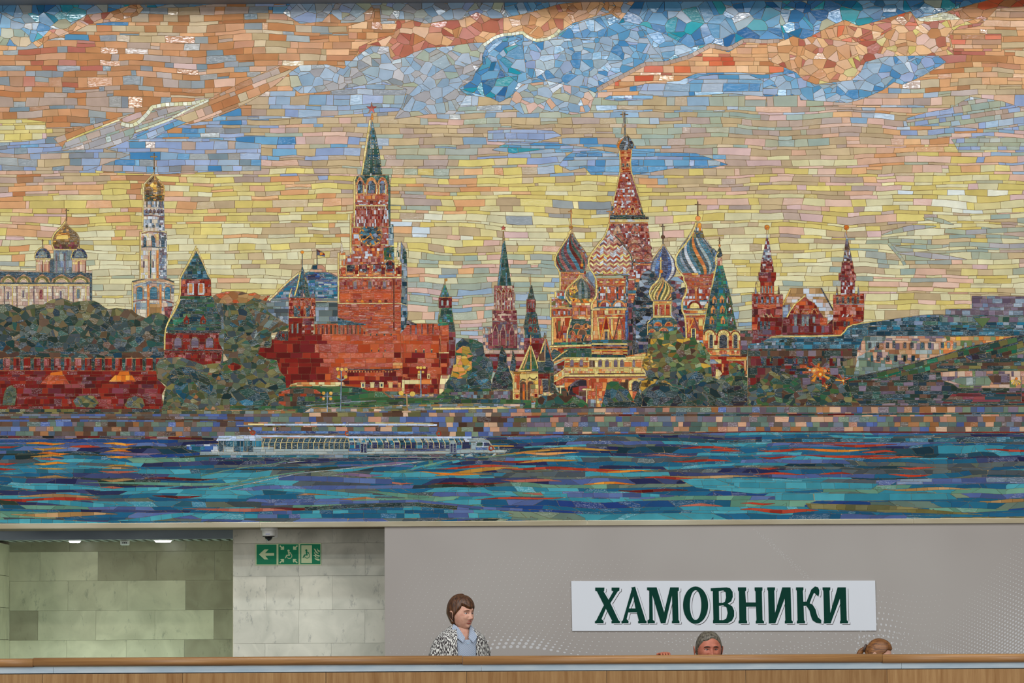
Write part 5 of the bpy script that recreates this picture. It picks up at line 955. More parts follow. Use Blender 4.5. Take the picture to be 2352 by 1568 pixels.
# ------------------------------------------------------------------ stone embankment
G('embankment'); zoom()
def qcol(row, colm, cx, cy, rnd):
    if cx < 600: m = ('q', 'q', 'qb', 'qo', 'brn', 'q', 'brn', 'qg') if cy > 968 else ('q', 'qb', 'brn', 'q')
    elif cx < 1200: m = ('q', 'qg', 'qb', 'brn', 'q', 'olv', 'pkb')
    else: m = ('q', 'qg', 'qg', 'qo', 'mv', 'qb', 'q', 'pkb')
    c, g = pick(m[int(rnd.random_sample()*len(m))], rnd)
    return c, (1.0 if rnd.random_sample() < .13 else g*.5)
P('-60,950 600,950 1150,938 2412,930 2412,996 1700,992 1200,1000 700,1012 300,1010 -60,1004', st_brick(11, 17.5, wob=.8, wl=300, hv=.12, jog=.6, k=2), qcol); stroke('-60,962 200,961 560,965', 3, 'brn', 24); stroke('1200,938 1700,932 2412,932', 2.4, 'brn', 30); stroke('1150,958 1400,953 1800,952 2412,948', 4, mx('tld', 'rdk', 'gn', 'brn'), 30)
stroke('-60,1003 300,1003 500,1008 700,1010', 5, mx('rdk', 'bk', 'mv'), 26); stroke('1150,999 1500,996 1740,991 2412,993', 3, 'rdk', 40)
# ------------------------------------------------------------------ river
G('river')
WPAL = ('qb', 'tld', 'tl', 'trg', 'nv', 'qb', 'tl2', 'turq', 'trg', 'blu', 'turq', 'tl2')
pal('tl2', .45, '1e5a76 1c5272 24647e 205e80'); pal('turq', .4, '38899a 4594a2 327e90 4a9aa6 3e8c9a'); pal('blu', .6, '1e3e74 22467c 243c78 1e4878'); pal('perw', .35, '4c5c8c 546494 445480 586c98'); pal('sal', .5, 'b06454 b87060 a85848'); pal('red', .5, 'a83424 b83c24 942c20 b44430'); pal('sage', .4, '608c78 6c9880 588470'); pal('mvl', .4, '7c6884 705c78 846c88'); pal('ochre', .5, 'b88438 c08c40 a87830')
def wcol(row, colm, cx, cy, rnd):
    run = math.floor((cx+row*137 % 500)/(150 if row % 3 else 230)); f = float(h2(row, run, 77))
    dark = cy < 1050
    m = ('tld', 'nv', 'trg', 'tl2', 'perw', 'trd', 'trg', 'tl', 'blu') if dark else ('perw', 'trg', 'turq', 'tl2', 'nv', 'turq', 'trd', 'tl2', 'sage', 'tl2', 'tl', 'trg')
    if cx > 1150: m = ('tl2', 'perw', 'nv', 'trg', 'turq', 'tld', 'tl2', 'trg') if cy < 1110 else ('turq', 'tl2', 'perw', 'turq', 'qg', 'sage', 'blu', 'tl2')
    c, g = pick(m[int(f*len(m))], rnd)
    return c, (.9 if rnd.random_sample() < .1 else g*.45)
P('-60,1006 300,1008 700,1013 1150,1001 1740,992 2412,995 2412,1210 -60,1210', st_brick(7.2, 32, wob=8, wl=170, hv=.38, sk=1.2, k=8), wcol)
P('-60,1074 500,1078 1150,1084 1700,1076 2412,1080 2412,1210 -60,1210', st_brick(10, 42, wob=11, wl=230, hv=.36, sk=1.2, k=18), wcol)
def lens(x0, x1, y, h, p, dy=0):
    n = max(2, int((x1-x0)/24)); q = []
    for i in range(n+1): f = i/float(n); q.append((x0+(x1-x0)*f, y+dy*f+2*math.sin(f*6+x0)))
    stroke(q, h, p, 26, taper=2)
P('-60,1020 40,1015 120,1018 110,1020', st_brick(6, 24), 'perw'); stroke('-60,1012 120,1012 270,1013', 5, 'blu', 24)
for a_ in ((60,150,1018,6,'or2'),(236,316,1019,6,'or2'),(75,155,1030,6,'ochre'),(250,304,1030,6,'ochre'),(-20,45,1026,5,'red'),(160,230,1025,6,'red'),(85,160,1041,6,'or2'),(240,302,1035,5,'or2'),(70,146,1047,6,'ochre'),(245,306,1049,6,'or2'),(230,370,1041,6,'mvl'),(85,145,1054,6,'sal'),(-40,40,1064,6,'red'),(76,160,1064,6,'or2'),(240,308,1069,5,'ochre'),(85,155,1076,4,'ochre'),(235,300,1075,5,'tn'),(-60,38,1076,6,'red'),(225,320,1083,6,'sal'),(83,155,1095,6,'tn'),(0,60,1086,7,'turq'),(232,310,1102,7,'tn'),(330,500,1099,5,'rdk'),
  (45,190,1121,6,'sal'),(40,230,1139,8,'tn'),(0,225,1147,10,'red'),(25,270,1181,11,'tn'),(180,620,1110,7,'sage'),(350,465,1140,6,'rdk'),(420,760,1169,8,'sal'),(230,315,1120,6,'sal'),(0,240,1114,11,'turq',10),(230,420,1128,9,'turq',-12),(420,640,1125,9,'turq',-14),(60,290,1152,12,'turq',8),(270,470,1195,12,'turq',-16),(-60,250,1198,12,'turq'),
  (830,960,1067,6,'mvl',-4),(865,950,1106,5,'sal',4),(990,1160,1112,6,'rdk',-4),(1000,1190,1090,9,'ochre',-18),(960,1130,1084,5,'or2',6),(1000,1180,1075,6,'red',-6),(940,1020,1042,5,'ochre',-6),(1100,1290,1047,5,'ochre',-14),(770,880,1090,8,'mvl'),(1130,1300,1060,6,'red',-4),(840,1010,1130,9,'sage',12),(680,760,1135,5,'qo'),(780,870,1145,6,'qo'),(620,750,1168,7,'rdk'),(600,720,1052,8,'tl2',2),(600,900,1124,10,'turq',14),(740,860,1082,7,'turq',-8),(1090,1300,1147,5,'red',-6),(1020,1160,1128,8,'turq'),
  (1180,1330,1040,6,'or',0),(1240,1420,1030,6,'ochre',2),(1190,1330,1062,6,'ochre',-8),(1150,1330,1075,6,'red',0),(1260,1480,1078,7,'red',2),(1370,1500,1082,5,'or2'),(1150,1290,1101,7,'sal',4),(1340,1460,1110,6,'or2'),(1480,1600,1097,6,'red'),(1560,1690,1028,6,'red'),(1630,1700,1034,6,'red'),(1640,1760,1012,5,'red'),(1520,1740,1093,6,'tn',2),(1540,1680,1058,6,'red'),(1480,1600,1046,4,'sal'),(1200,1350,1132,7,'sal'),(1420,1580,1126,7,'rdk'),(1560,1660,1160,6,'sal'),(1700,1800,1170,7,'red'),
  (1740,2145,1014,5,'red'),(1740,1870,1035,6,'red',-4),(1890,2060,1022,6,'red'),(1820,2000,1033,6,'or2'),(1980,2060,1037,6,'red'),(1740,1830,1050,5,'red'),(1840,2060,1046,6,'red',2),(1960,2120,1050,5,'rb'),(2260,2400,1033,5,'red'),(1740,1790,1075,5,'red'),(2060,2150,1074,5,'red'),(1730,1850,1088,5,'red'),(1880,1960,1087,5,'red'),(2040,2140,1091,6,'red'),(1760,1930,1119,8,'sal'),(1830,1860,1118,7,'ochre'),(2030,2230,1123,7,'tn'),(1980,2110,1146,7,'sal'),(2250,2400,1150,8,'tn'),(1740,1880,1173,9,'red'),(1700,1780,1156,5,'red'),(2330,2410,1180,5,'rdk')): lens(*a_)
P('1620,1010 2412,1002 2412,1014 1620,1016', st_brick(6, 30), mx('tl', 'tld'))
P('1560,1100 1700,1098 1900,1122 1740,1134 1600,1120', st_brick(11, 46, wob=3), 'turq'); P('1640,1098 1810,1104 2020,1110 2000,1124 1700,1120', st_brick(10, 50, wob=2), 'turq'); P('1780,1134 2180,1132 2200,1146 1960,1150 1780,1148', st_brick(14, 60, wob=2), 'turq'); P('2060,1100 2400,1094 2400,1108 2060,1112', st_brick(12, 40), mx('perw', 'gyb')); P('1240,1128 1430,1128 1560,1138 1480,1146 1250,1140', st_brick(10, 40, wob=3), mx('turq', 'turq', 'perw')); P('2080,1186 2412,1166 2412,1182 2200,1192', st_brick(12, 50, wob=2), 'tl2'); P('1850,1155 2040,1160 2260,1182 2050,1176 1860,1168', st_brick(9, 40, wob=2), 'olv'); stroke('2160,1192 2412,1190', 8, 'olv', 30)
P('560,1175 1100,1160 1180,1180 1150,1190 560,1190', st_brick(9, 34, wob=3), mx('tl2', 'perw', 'tl2', 'turq')); stroke('600,1158 720,1156 850,1152 960,1150 1100,1166 1200,1170', 6, 'perw', 30); stroke('700,1168 850,1160 960,1158 1050,1166', 8, 'trd', 32); stroke('640,1096 760,1100 850,1104 900,1106', 12, 'perw', 40)
# boat wakes
stroke('1185,1042 1090,1052 1040,1062 990,1072 900,1084', 2.4, 'sage', 18); stroke('1100,1046 1040,1054 960,1060 900,1068 830,1072 690,1086 600,1104 500,1126', 2, 'wgy', 12); stroke('660,1062 760,1052 960,1050 1080,1048', 1.8, 'wgy', 14); stroke('600,1070 660,1058 760,1056', 1.8, 'sage', 14); stroke('460,1092 540,1076 600,1068', 2, 'sage', 14); stroke('480,1120 560,1104 640,1090 700,1082', 3, 'sage', 18)
P('960,1062 1010,1050 1110,1046 1060,1060 1000,1072 940,1080', st_brick(5, 24, ang=-14), mx('turq', 'tl2', 'sage'))
# ------------------------------------------------------------------ river boat
G('river_boat'); zoom(480, 950, 6.918)
P('-360,490 220,470 220,610 -100,620 -360,560', B(6, 16), mx('bl', 'tl', 'bl', 'wh')); R(-150, 600, 140, 650, B(7, 14), 'wgy')
P('110,430 150,360 500,340 720,340 860,380 830,430 150,440', B(6, 18), mx('wht', 'wgy', 'wht')); P('150,430 840,430 840,600 150,600', B(14, 14), mx('tld', 'tld', 'tl'))
P('840,385 2352,390 2352,556 1040,556 1030,520 840,520', B(14, 14), 'tld')
for x in (155, 230, 388, 495, 548, 603, 700, 738, 838): R(x-5, 435, x+5, 600, B(12, 4), 'wgy')
R(232, 525, 392, 605, B(12, 22), 'wgy'); R(705, 525, 1030, 605, B(12, 24), 'wgy'); R(1035, 558, 2352, 606, B(7, 28), 'wgy'); P('130,608 2352,600 2352,645 140,652', B(7, 22), 'wgy'); R(740, 380, 850, 430, B(7, 14), 'wgy')
P('150,655 2352,650 2352,695 180,695', B(7, 24), mx('tl', 'gyb', 'tl')); P('0,700 2352,705 2352,745 0,750', B(6, 24), mx('nv', 'nv', 'tld'))
stroke('735,352 2352,365', 4.4, 'wht', 26); stroke('150,365 360,362', 4.2, 'wht', 26); stroke('620,165 880,168', 4, 'cr2', 28); stroke('870,170 2352,172', 4.4, 'wht', 26); stroke('440,183 640,178', 1.6, 'wht', 12)
P('740,268 2352,275 2352,318 740,318', B(7, 24), 'bl'); stroke('760,328 2352,330', 1.8, 'bk', 20)
for i in range(17): x = 860+i*94; x -= i*i*.55; stroke([(x+34, 392), (x, 450), (x, 556)], 1.3, 'cr2', 12, gr=0)
stroke('850,455 2352,458', .8, 'cr2', 30, gr=0)
for x, y in ((695, 300), (2198, 312)): ring(x, y, 44, 40, 2.8, 'red', 0, 360, 9); 
T('615,215 640,210 650,240 620,240', 'or2'); T('625,240 655,240 665,268 640,268', 'wh'); T('1070,200 1095,200 1110,268 1065,268', 'bk'); T('1015,215 1040,215 1040,265 1005,265', 'wh')
zoom(800, 950, 6.189)
R(0, 350, 1740, 492, B(12, 13), mx('nv', 'tld', 'nv', 'tl')); R(0, 350, 1640, 405, B(12, 13), mx('tl', 'tl', 'wgy', 'tld')); R(1740, 405, 1810, 520, B(12, 12), 'wgy')
for i in range(21): x = 15+i*80; stroke([(x-20 if x < 400 else x+18, 352) if x < 300 else (x-36, 352), (x, 408), (x, 490)], 1.3, 'cr2', 12, gr=0)
P('1640,350 1750,345 1920,345 2000,380 2080,500 1810,520 1810,400 1660,400', B(7, 12), mx('wgy', 'wht', 'wgy')); P('1820,410 1910,410 1910,455 1820,455', B(12, 20), 'gn'); P('1925,410 1990,405 2030,455 1925,455', B(12, 20), 'nv'); R(1810, 478, 1980, 515, B(7, 14), 'bl')
P('0,495 1000,495 1440,500 1440,525 0,530', B(7, 26), mx('wgy', 'bl', 'wgy')); P('0,535 1440,530 1440,570 0,575', B(7, 24), 'wgy'); P('1540,510 1740,490 1740,555 1540,560', B(12, 30), 'wgy'); P('1740,520 1900,510 2260,510 2230,555 1740,555', B(6, 16), 'wgy'); R(830, 505, 1380, 526, B(4, 20), 'bl')
for x in (218, 1488): R(x-48, 405, x+48, 555, B(26, 16), 'wgy'); T([(x-38, 425), (x-6, 425), (x-6, 548), (x-38, 548)], 'nv'); T([(x+6, 425), (x+38, 425), (x+38, 548), (x+6, 548)], 'nv')
P('0,578 1500,575 1440,610 0,615', B(6, 22), mx('tl', 'mv', 'tl', 'tld')); P('1500,580 1740,560 2150,560 2060,600 1480,612', st_vor(7), mx('tl', 'tld', 'wgy')); P('0,625 2000,625 1980,655 0,665', B(5, 24), mx('nv', 'tld', 'nv'))
stroke('0,335 1750,335', 5, 'wht', 21); stroke('0,152 870,152 1260,160', 4.6, 'wht', 22); stroke('380,128 900,135 1210,145', 2.2, 'cr2', 24); P('0,245 1240,255 1240,295 0,295', B(7, 24), 'bl'); stroke('0,305 1040,305', 2, 'bk', 18)
ring(1287, 280, 38, 38, 2.8, 'red', 0, 360, 9); ring(2028, 490, 38, 38, 3, 'red', 0, 360, 9); stroke('2050,455 2352,458', 3.4, 'ochre', 22); stroke('2140,450 2140,515', 1.4, 'wgy', 10); stroke('2060,465 2090,500', 1.4, 'wgy', 10)
zoom()
# ================================================================== scene
OUT = trace()
del LAB

def mat(name, col, rough=.5, spec=.5, metal=0.0):
    m = bpy.data.materials.new(name); m.use_nodes = True; b = m.node_tree.nodes['Principled BSDF']
    b.inputs['Base Color'].default_value = (*lin(col), 1); b.inputs['Roughness'].default_value = rough
    b.inputs['Metallic'].default_value = metal; b.inputs['Specular IOR Level'].default_value = spec
    return m
def lin(h):
    c = hexcol(h) if isinstance(h, str) else h
    return tuple(((v+.055)/1.055)**2.4 if v > .04045 else v/12.92 for v in c)
def nodes(m): return m.node_tree.nodes, m.node_tree.links, m.node_tree.nodes['Principled BSDF']
def noise_mix(m, c1, c2, scale=(1, 1, 1), nscale=5, detail=6, lo=.35, hi=.65, bump=0, dist=0, rough=.5):
    n, l, b = nodes(m); tc = n.new('ShaderNodeTexCoord'); mp = n.new('ShaderNodeMapping'); mp.inputs['Scale'].default_value = scale
    t = n.new('ShaderNodeTexNoise'); t.inputs['Scale'].default_value = nscale; t.inputs['Detail'].default_value = detail; t.inputs['Roughness'].default_value = rough; t.inputs['Distortion'].default_value = dist
    r = n.new('ShaderNodeValToRGB'); r.color_ramp.elements[0].position = lo; r.color_ramp.elements[1].position = hi
    r.color_ramp.elements[0].color = (*lin(c1), 1); r.color_ramp.elements[1].color = (*lin(c2), 1)
    l.new(tc.outputs['Object'], mp.inputs[0]); l.new(mp.outputs[0], t.inputs[0]); l.new(t.outputs[0], r.inputs[0]); l.new(r.outputs[0], b.inputs['Base Color'])
    if bump:
        bp = n.new('ShaderNodeBump'); bp.inputs['Strength'].default_value = bump; bp.inputs['Distance'].default_value = .002
        l.new(t.outputs[0], bp.inputs['Height']); l.new(bp.outputs[0], b.inputs['Normal'])
    return t, r
def mesh(name, v, f, m=None, parent=None, smooth=False, loc=None, kind=None):
    me = bpy.data.meshes.new(name); me.from_pydata([tuple(p) for p in v], [], f); me.update()
    if smooth: me.polygons.foreach_set('use_smooth', [True]*len(me.polygons))
    o = bpy.data.objects.new(name, me); COL.objects.link(o)
    if m: me.materials.append(m)
    if parent: o.parent = parent
    if loc: o.location = loc
    if kind: o['kind'] = kind
    return o
def empty(name, loc=(0, 0, 0), rz=0):
    o = bpy.data.objects.new(name, None); o.location = loc; o.rotation_euler = (0, 0, rz); COL.objects.link(o); o.empty_display_size = .1; return o
def tag(o, label=None, cat=None, group=None, kind=None):
    if label: o['label'] = label
    if cat: o['category'] = cat
    if group: o['group'] = group
    if kind: o['kind'] = kind
    return o
def boxv(x0, x1, y0, y1, z0, z1, bev=0):
    bm = bmesh.new(); bmesh.ops.create_cube(bm, size=1)
    for v in bm.verts: v.co = Vector(((x0+x1)/2+v.co.x*(x1-x0), (y0+y1)/2+v.co.y*(y1-y0), (z0+z1)/2+v.co.z*(z1-z0)))
    if bev: bmesh.ops.bevel(bm, geom=list(bm.edges), offset=bev, segments=2, affect='EDGES', profile=.6)
    return bm
def bmobj(name, bm, m=None, parent=None, smooth=False, kind=None):
    me = bpy.data.meshes.new(name); bm.to_mesh(me); bm.free()
    if smooth: me.polygons.foreach_set('use_smooth', [True]*len(me.polygons))
    o = bpy.data.objects.new(name, me); COL.objects.link(o)
    if m: me.materials.append(m)
    if parent: o.parent = parent
    if kind: o['kind'] = kind
    return o
def box(name, x0, x1, y0, y1, z0, z1, m, parent=None, bev=0, kind=None): return bmobj(name, boxv(x0, x1, y0, y1, z0, z1, bev), m, parent, False, kind)

# ------------------------------------------------------------------ the mosaic
mt = bpy.data.materials.new('glazed_tile'); mt.use_nodes = True; n, l, b = nodes(mt)
at = n.new('ShaderNodeAttribute'); at.attribute_name = 'glaze'; tc = n.new('ShaderNodeTexCoord')
mp = n.new('ShaderNodeMapping'); mp.inputs['Scale'].default_value = (16, 30, 60); l.new(tc.outputs['Object'], mp.inputs[0])
n1 = n.new('ShaderNodeTexNoise'); n1.inputs['Scale'].default_value = 1.0; n1.inputs['Detail'].default_value = 3; n1.inputs['Distortion'].default_value = 1.2; l.new(mp.outputs[0], n1.inputs[0])
n2 = n.new('ShaderNodeTexNoise'); n2.inputs['Scale'].default_value = 9; n2.inputs['Detail'].default_value = 5; l.new(tc.outputs['Object'], n2.inputs[0])
def mr(src, a0, a1, b0, b1, smooth=False):
    q = n.new('ShaderNodeMapRange'); l.new(src, q.inputs[0]); q.inputs[1].default_value, q.inputs[2].default_value, q.inputs[3].default_value, q.inputs[4].default_value = a0, a1, b0, b1
    if smooth: q.interpolation_type = 'SMOOTHSTEP'
    return q.outputs[0]
# molten glass: flat faces with narrow creases that catch the lamps
stp = mr(n1.outputs[0], .49, .60, 0, 1, True)
mp3 = n.new('ShaderNodeMapping'); mp3.inputs['Scale'].default_value = (30, 60, 150); l.new(tc.outputs['Object'], mp3.inputs[0])
n3 = n.new('ShaderNodeTexNoise'); n3.inputs['Scale'].default_value = 1.0; n3.inputs['Detail'].default_value = 2; n3.inputs['Distortion'].default_value = .8; l.new(mp3.outputs[0], n3.inputs[0])
st3 = mr(n3.outputs[0], .50, .66, 0, .55, True)
g3 = n.new('ShaderNodeMath'); g3.operation = 'MULTIPLY'; l.new(st3, g3.inputs[0]); l.new(mr(at.outputs['Alpha'], .72, .98, 0, 1), g3.inputs[1])
hsum = n.new('ShaderNodeMath'); l.new(stp, hsum.inputs[0]); l.new(g3.outputs[0], hsum.inputs[1])
bp = n.new('ShaderNodeBump'); bp.inputs['Distance'].default_value = .0016; l.new(mr(at.outputs['Alpha'], .5, .95, 0, 1), bp.inputs['Strength']); l.new(hsum.outputs[0], bp.inputs['Height'])
l.new(bp.outputs[0], b.inputs['Coat Normal']); b.inputs['Coat Roughness'].default_value = .06; b.inputs['Coat IOR'].default_value = 1.8
cw = n.new('ShaderNodeMapRange'); l.new(at.outputs['Alpha'], cw.inputs[0]); cw.inputs[1].default_value = .4; cw.inputs[2].default_value = .9; cw.inputs[3].default_value = .1; cw.inputs[4].default_value = 1; l.new(cw.outputs[0], b.inputs['Coat Weight'])
rr = n.new('ShaderNodeMapRange'); l.new(at.outputs['Alpha'], rr.inputs[0]); rr.inputs[3].default_value = .5; rr.inputs[4].default_value = .35; l.new(rr.outputs[0], b.inputs['Roughness'])
hs = n.new('ShaderNodeMix'); hs.data_type = 'RGBA'; hs.blend_type = 'MULTIPLY'; hs.inputs[0].default_value = 1
r2 = n.new('ShaderNodeMapRange'); l.new(n2.outputs[0], r2.inputs[0]); r2.inputs[1].default_value = .3; r2.inputs[2].default_value = .7; r2.inputs[3].default_value = .88; r2.inputs[4].default_value = 1.08
l.new(at.outputs['Color'], hs.inputs[6]); l.new(r2.outputs[0], hs.inputs[7]); l.new(hs.outputs[2], b.inputs['Base Color'])
b.inputs['Specular IOR Level'].default_value = .06
grout = mat('grout', 'a58a62', .9); noise_mix(grout, '957a52', 'bb9c6c', nscale=14)

def panel_xy(Q): a = np.array(Q); X, Z = px(a[:, 0], a[:, 1], 0.0); return X, Z
def tile_mesh(name, tiles, parent, kind=None, rnd=random.Random(5)):
    V, F, C = [], [], []
    for g, Q, c, gl, lift, ar in tiles:
        X, Z = panel_xy(Q); k = len(Q); base = len(V)
        cx, cz = X.mean(), Z.mean(); proud = (.0052 if g == 'sky_field' else .0030)+rnd.uniform(-.0009, .0012)+min(.004, lift*.002); tx, tz = rnd.gauss(0, .022), rnd.gauss(.004, .026)
        ext = max(X.max()-X.min(), Z.max()-Z.min()); lim = .0025/max(ext/2, .01); tx = max(-lim, min(lim, tx)); tz = max(-lim, min(lim, tz))
        for i in range(k): V.append((X[i], -(proud+tx*(X[i]-cx)+tz*(Z[i]-cz)), Z[i]))
        for i in range(k): V.append((X[i], .001, Z[i]))
        F.append(tuple(range(base, base+k))); cc = lin(c); C.append((cc[0], cc[1], cc[2], gl))
        for i in range(k):
            j = (i+1) % k; F.append((base+j, base+i, base+k+i, base+k+j)); C.append((cc[0]*.8, cc[1]*.8, cc[2]*.8, .1))
    o = mesh(name, V, F, mt, parent, kind=kind); me = o.data
    a = me.color_attributes.new('glaze', 'FLOAT_COLOR', 'CORNER'); tot = np.zeros(len(me.polygons), np.int32); me.polygons.foreach_get('loop_total', tot)
    a.data.foreach_set('color', np.repeat(np.array(C, np.float32), tot, axis=0).ravel())
    return o
mosaic = empty('mosaic', (0, 0, 0)); tag(mosaic, 'huge glazed mosaic of a riverside city skyline with red towers, onion domes and sunset sky', 'mosaic')
xa, _ = P2(MX0+2, 600); xb, _ = P2(MX1-2, 600); _, za = P2(1176, MY0+2); _, zb = P2(1176, MY1+4)
box('grout_bed', xa-.1, xb+.1, 0, .10, P2(1176, 1200, 0)[1], za, grout, mosaic)
OUT.sort(key=lambda t: -t[5]); big, rest = OUT[:300], OUT[300:]
for t in big: tile_mesh('tile', [t], mosaic)
LBL = dict(sky_field=None, white_church='white church with golden dome made of small pale tiles', bell_tower='tall white bell tower with gold cap in small tiles',
 trees='dark green trees in broken tiles', red_wall='red crenellated wall in brick-like tiles', tent_tower='red tower with dark green tent roof in tiles', domed_hall='blue-grey low dome with a flag in tiles',
 small_tower='small red turret with pointed green roof in tiles', clock_tower='red clock tower with green spire and red star in tiles', spired_tower='slim dark red tower with tall green spire in tiles',
 cathedral='cathedral of coloured onion domes in tiny tiles', twin_towers='two dark red spired towers and stepped gable in tiles', dark_palace='long dark blue and brown palace in tiles',
 hillside='dark green sloping hillside in tiles', lawn='green lawn and yellow road in narrow tiles', street_lamps='yellow globe street lamps in tiles', embankment='embankment of square mauve, brown and grey tiles',
 river='blue and turquoise river in long wavy tiles', river_boat='white river boat with dark windows in tiles')
for g in sorted(set(t[0] for t in rest)):
    o = tile_mesh(g, [t for t in rest if t[0] == g], mosaic, 'stuff')
    if LBL.get(g): o['label'] = LBL[g]

# ------------------------------------------------------------------ trims, walls, niche
YM, YB = .50, 1.65           # marble wall plane, niche back plane
metal = mat('champagne_metal', 'b3a68c', .38, .5, .55); noise_mix(metal, 'a89878', 'c6bda4', (1, 1, 6), 1.3, 3, .3, .7)
brown = mat('brown_soffit', '6e563c', .6); bluemetal = mat('grey_metal', '8d98a2', .35, .5, .5); noise_mix(bluemetal, '7c8894', 'a4b0ba', (1, 1, 3), 1.1, 2, .35, .7)
darkm = mat('dark_gap', '33302c', .8); white = mat('white_plastic', 'd8d6cf', .4); black = mat('black_plastic', '15181a', .12)
_, zt1 = P2(1176, 1195.5, -.05); _, zt0 = P2(1176, 1207.5, -.05)
t1 = empty('trim_1', (0, -.05, zt0)); tag(t1, kind='structure')
jx = [P2(x, 1200, -.05)[0] for x in (-160, 597, 1349, 2098, 2520)]
for i in range(4):
    o = box('trim_piece', jx[i]+.0006, jx[i+1]-.0006, 0, .045, 0, zt1-zt0, metal, t1, .003)
    if i % 2: pass
box('soffit', jx[0], jx[-1], .045, YM+.06, .004, .016, brown, t1)
# cove over the mosaic
_, zc0 = P2(1176, -10, -.3)
cv = mat('cove_paint', '7f8791', .5); box('trim_2', jx[0], jx[-1], -.32, .12, zc0, zc0+.25, cv, None, .01, 'structure')
# marble
def marble(name, c1, c2, vein, sc=2.2):
    m = mat(name, c1, .28, .5); n, l, b = nodes(m); tcn = n.new('ShaderNodeTexCoord'); oi = n.new('ShaderNodeObjectInfo')
    ad = n.new('ShaderNodeVectorMath'); ad.operation = 'MULTIPLY_ADD'; l.new(oi.outputs['Random'], ad.inputs[0]); ad.inputs[1].default_value = (31, 17, 23)
    l.new(tcn.outputs['Object'], ad.inputs[2])
    nn = n.new('ShaderNodeTexNoise'); nn.inputs['Scale'].default_value = sc*2; nn.inputs['Detail'].default_value = 7; nn.inputs['Distortion'].default_value = .8; l.new(ad.outputs[0], nn.inputs[0])
    r = n.new('ShaderNodeValToRGB'); r.color_ramp.elements[0].position = .32; r.color_ramp.elements[1].position = .62; r.color_ramp.elements[0].color = (*lin(c2), 1); r.color_ramp.elements[1].color = (*lin(c1), 1); l.new(nn.outputs[0], r.inputs[0])
    mp2 = n.new('ShaderNodeMapping'); mp2.inputs['Scale'].default_value = (5, 5, 2.2); mp2.inputs['Rotation'].default_value = (0, .5, 0); l.new(ad.outputs[0], mp2.inputs[0])
    v = n.new('ShaderNodeTexNoise'); v.inputs['Scale'].default_value = sc*1.3; v.inputs['Detail'].default_value = 9; v.inputs['Roughness'].default_value = .75; l.new(mp2.outputs[0], v.inputs[0])
    vr = n.new('ShaderNodeValToRGB'); vr.color_ramp.elements[0].position = .57; vr.color_ramp.elements[1].position = .72; vr.color_ramp.elements[0].color = (0, 0, 0, 1); vr.color_ramp.elements[1].color = (1, 1, 1, 1); l.new(v.outputs[0], vr.inputs[0])
    mxn = n.new('ShaderNodeMix'); mxn.data_type = 'RGBA'; l.new(vr.outputs[0], mxn.inputs[0]); l.new(r.outputs[0], mxn.inputs[6]); mxn.inputs[7].default_value = (*lin(vein), 1)
    br = n.new('ShaderNodeMapRange'); l.new(oi.outputs['Random'], br.inputs[0]); br.inputs[3].default_value = .93; br.inputs[4].default_value = 1.03
    ml = n.new('ShaderNodeMix'); ml.data_type = 'RGBA'; ml.blend_type = 'MULTIPLY'; ml.inputs[0].default_value = 1; l.new(mxn.outputs[2], ml.inputs[6]); l.new(br.outputs[0], ml.inputs[7]); l.new(ml.outputs[2], b.inputs['Base Color'])
    return m
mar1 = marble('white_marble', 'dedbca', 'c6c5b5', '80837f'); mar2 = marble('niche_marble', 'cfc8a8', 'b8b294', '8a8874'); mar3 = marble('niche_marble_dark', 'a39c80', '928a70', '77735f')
mortar = mat('mortar', 'c6c2b2', .8)
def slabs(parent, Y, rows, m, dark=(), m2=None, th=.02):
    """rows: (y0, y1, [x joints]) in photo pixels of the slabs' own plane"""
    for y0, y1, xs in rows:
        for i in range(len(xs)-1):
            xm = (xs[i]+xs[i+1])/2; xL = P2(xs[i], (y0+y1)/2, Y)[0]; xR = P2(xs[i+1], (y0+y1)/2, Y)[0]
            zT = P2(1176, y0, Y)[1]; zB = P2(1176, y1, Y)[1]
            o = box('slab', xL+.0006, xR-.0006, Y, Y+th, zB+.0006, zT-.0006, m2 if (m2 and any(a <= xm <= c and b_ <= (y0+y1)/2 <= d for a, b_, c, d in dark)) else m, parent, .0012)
# y levels below are given at the picture's centre column (the camera is rolled a third of a degree)
wl = empty('wall_front', (0, 0, 0)); tag(wl, kind='structure')
xl = P2(535, 1350, YM)[0]; xr = P2(1000, 1350, YM)[0]
box('wall_core', xl+.004, xr, YM+.019, YB+.1, 0, P2(1176, 1200, YM)[1], mortar, wl)
D_ = 3.0
rows1 = [(1201, 1244.5, [535.5, 612, 764, 890]), (1244.5, 1319.5, [535.5, 686, 839, 890]), (1319.5, 1397.5, [535.5, 612, 688, 763, 890]), (1397.5, 1474.5, [535.5, 686, 838, 890]), (1474.5, 1551, [535.5, 609, 761, 890]), (1551, 1629, [535.5, 686, 838, 890]), (1629, 1710, [535.5, 609, 761, 890]), (1710, 1810, [535.5, 686, 838, 890])]
slabs(wl, YM, rows1, mar1)
box('slab', xl, xl+.02, YM+.001, YB, .02, P2(1176, 1201, YM)[1], mar2, wl)
wb = empty('wall_back', (0, 0, 0)); tag(wb, kind='structure')
rows2 = [(1235, 1261, [-70, 160, 290, 427, 560]), (1261, 1328, [-50, 92, 225, 360, 493, 560]), (1328, 1396, [-50, 22, 156, 292, 426, 560]), (1396, 1464, [-50, 22, 87, 220, 356, 491, 560]), (1464, 1532, [-50, 22, 153, 290, 423, 560]), (1532, 1600, [-50, 87, 220, 356, 491, 560]), (1600, 1700, [-50, 22, 153, 290, 423, 560]), (1700, 1770, [-50, 87, 220, 356, 491, 560])]
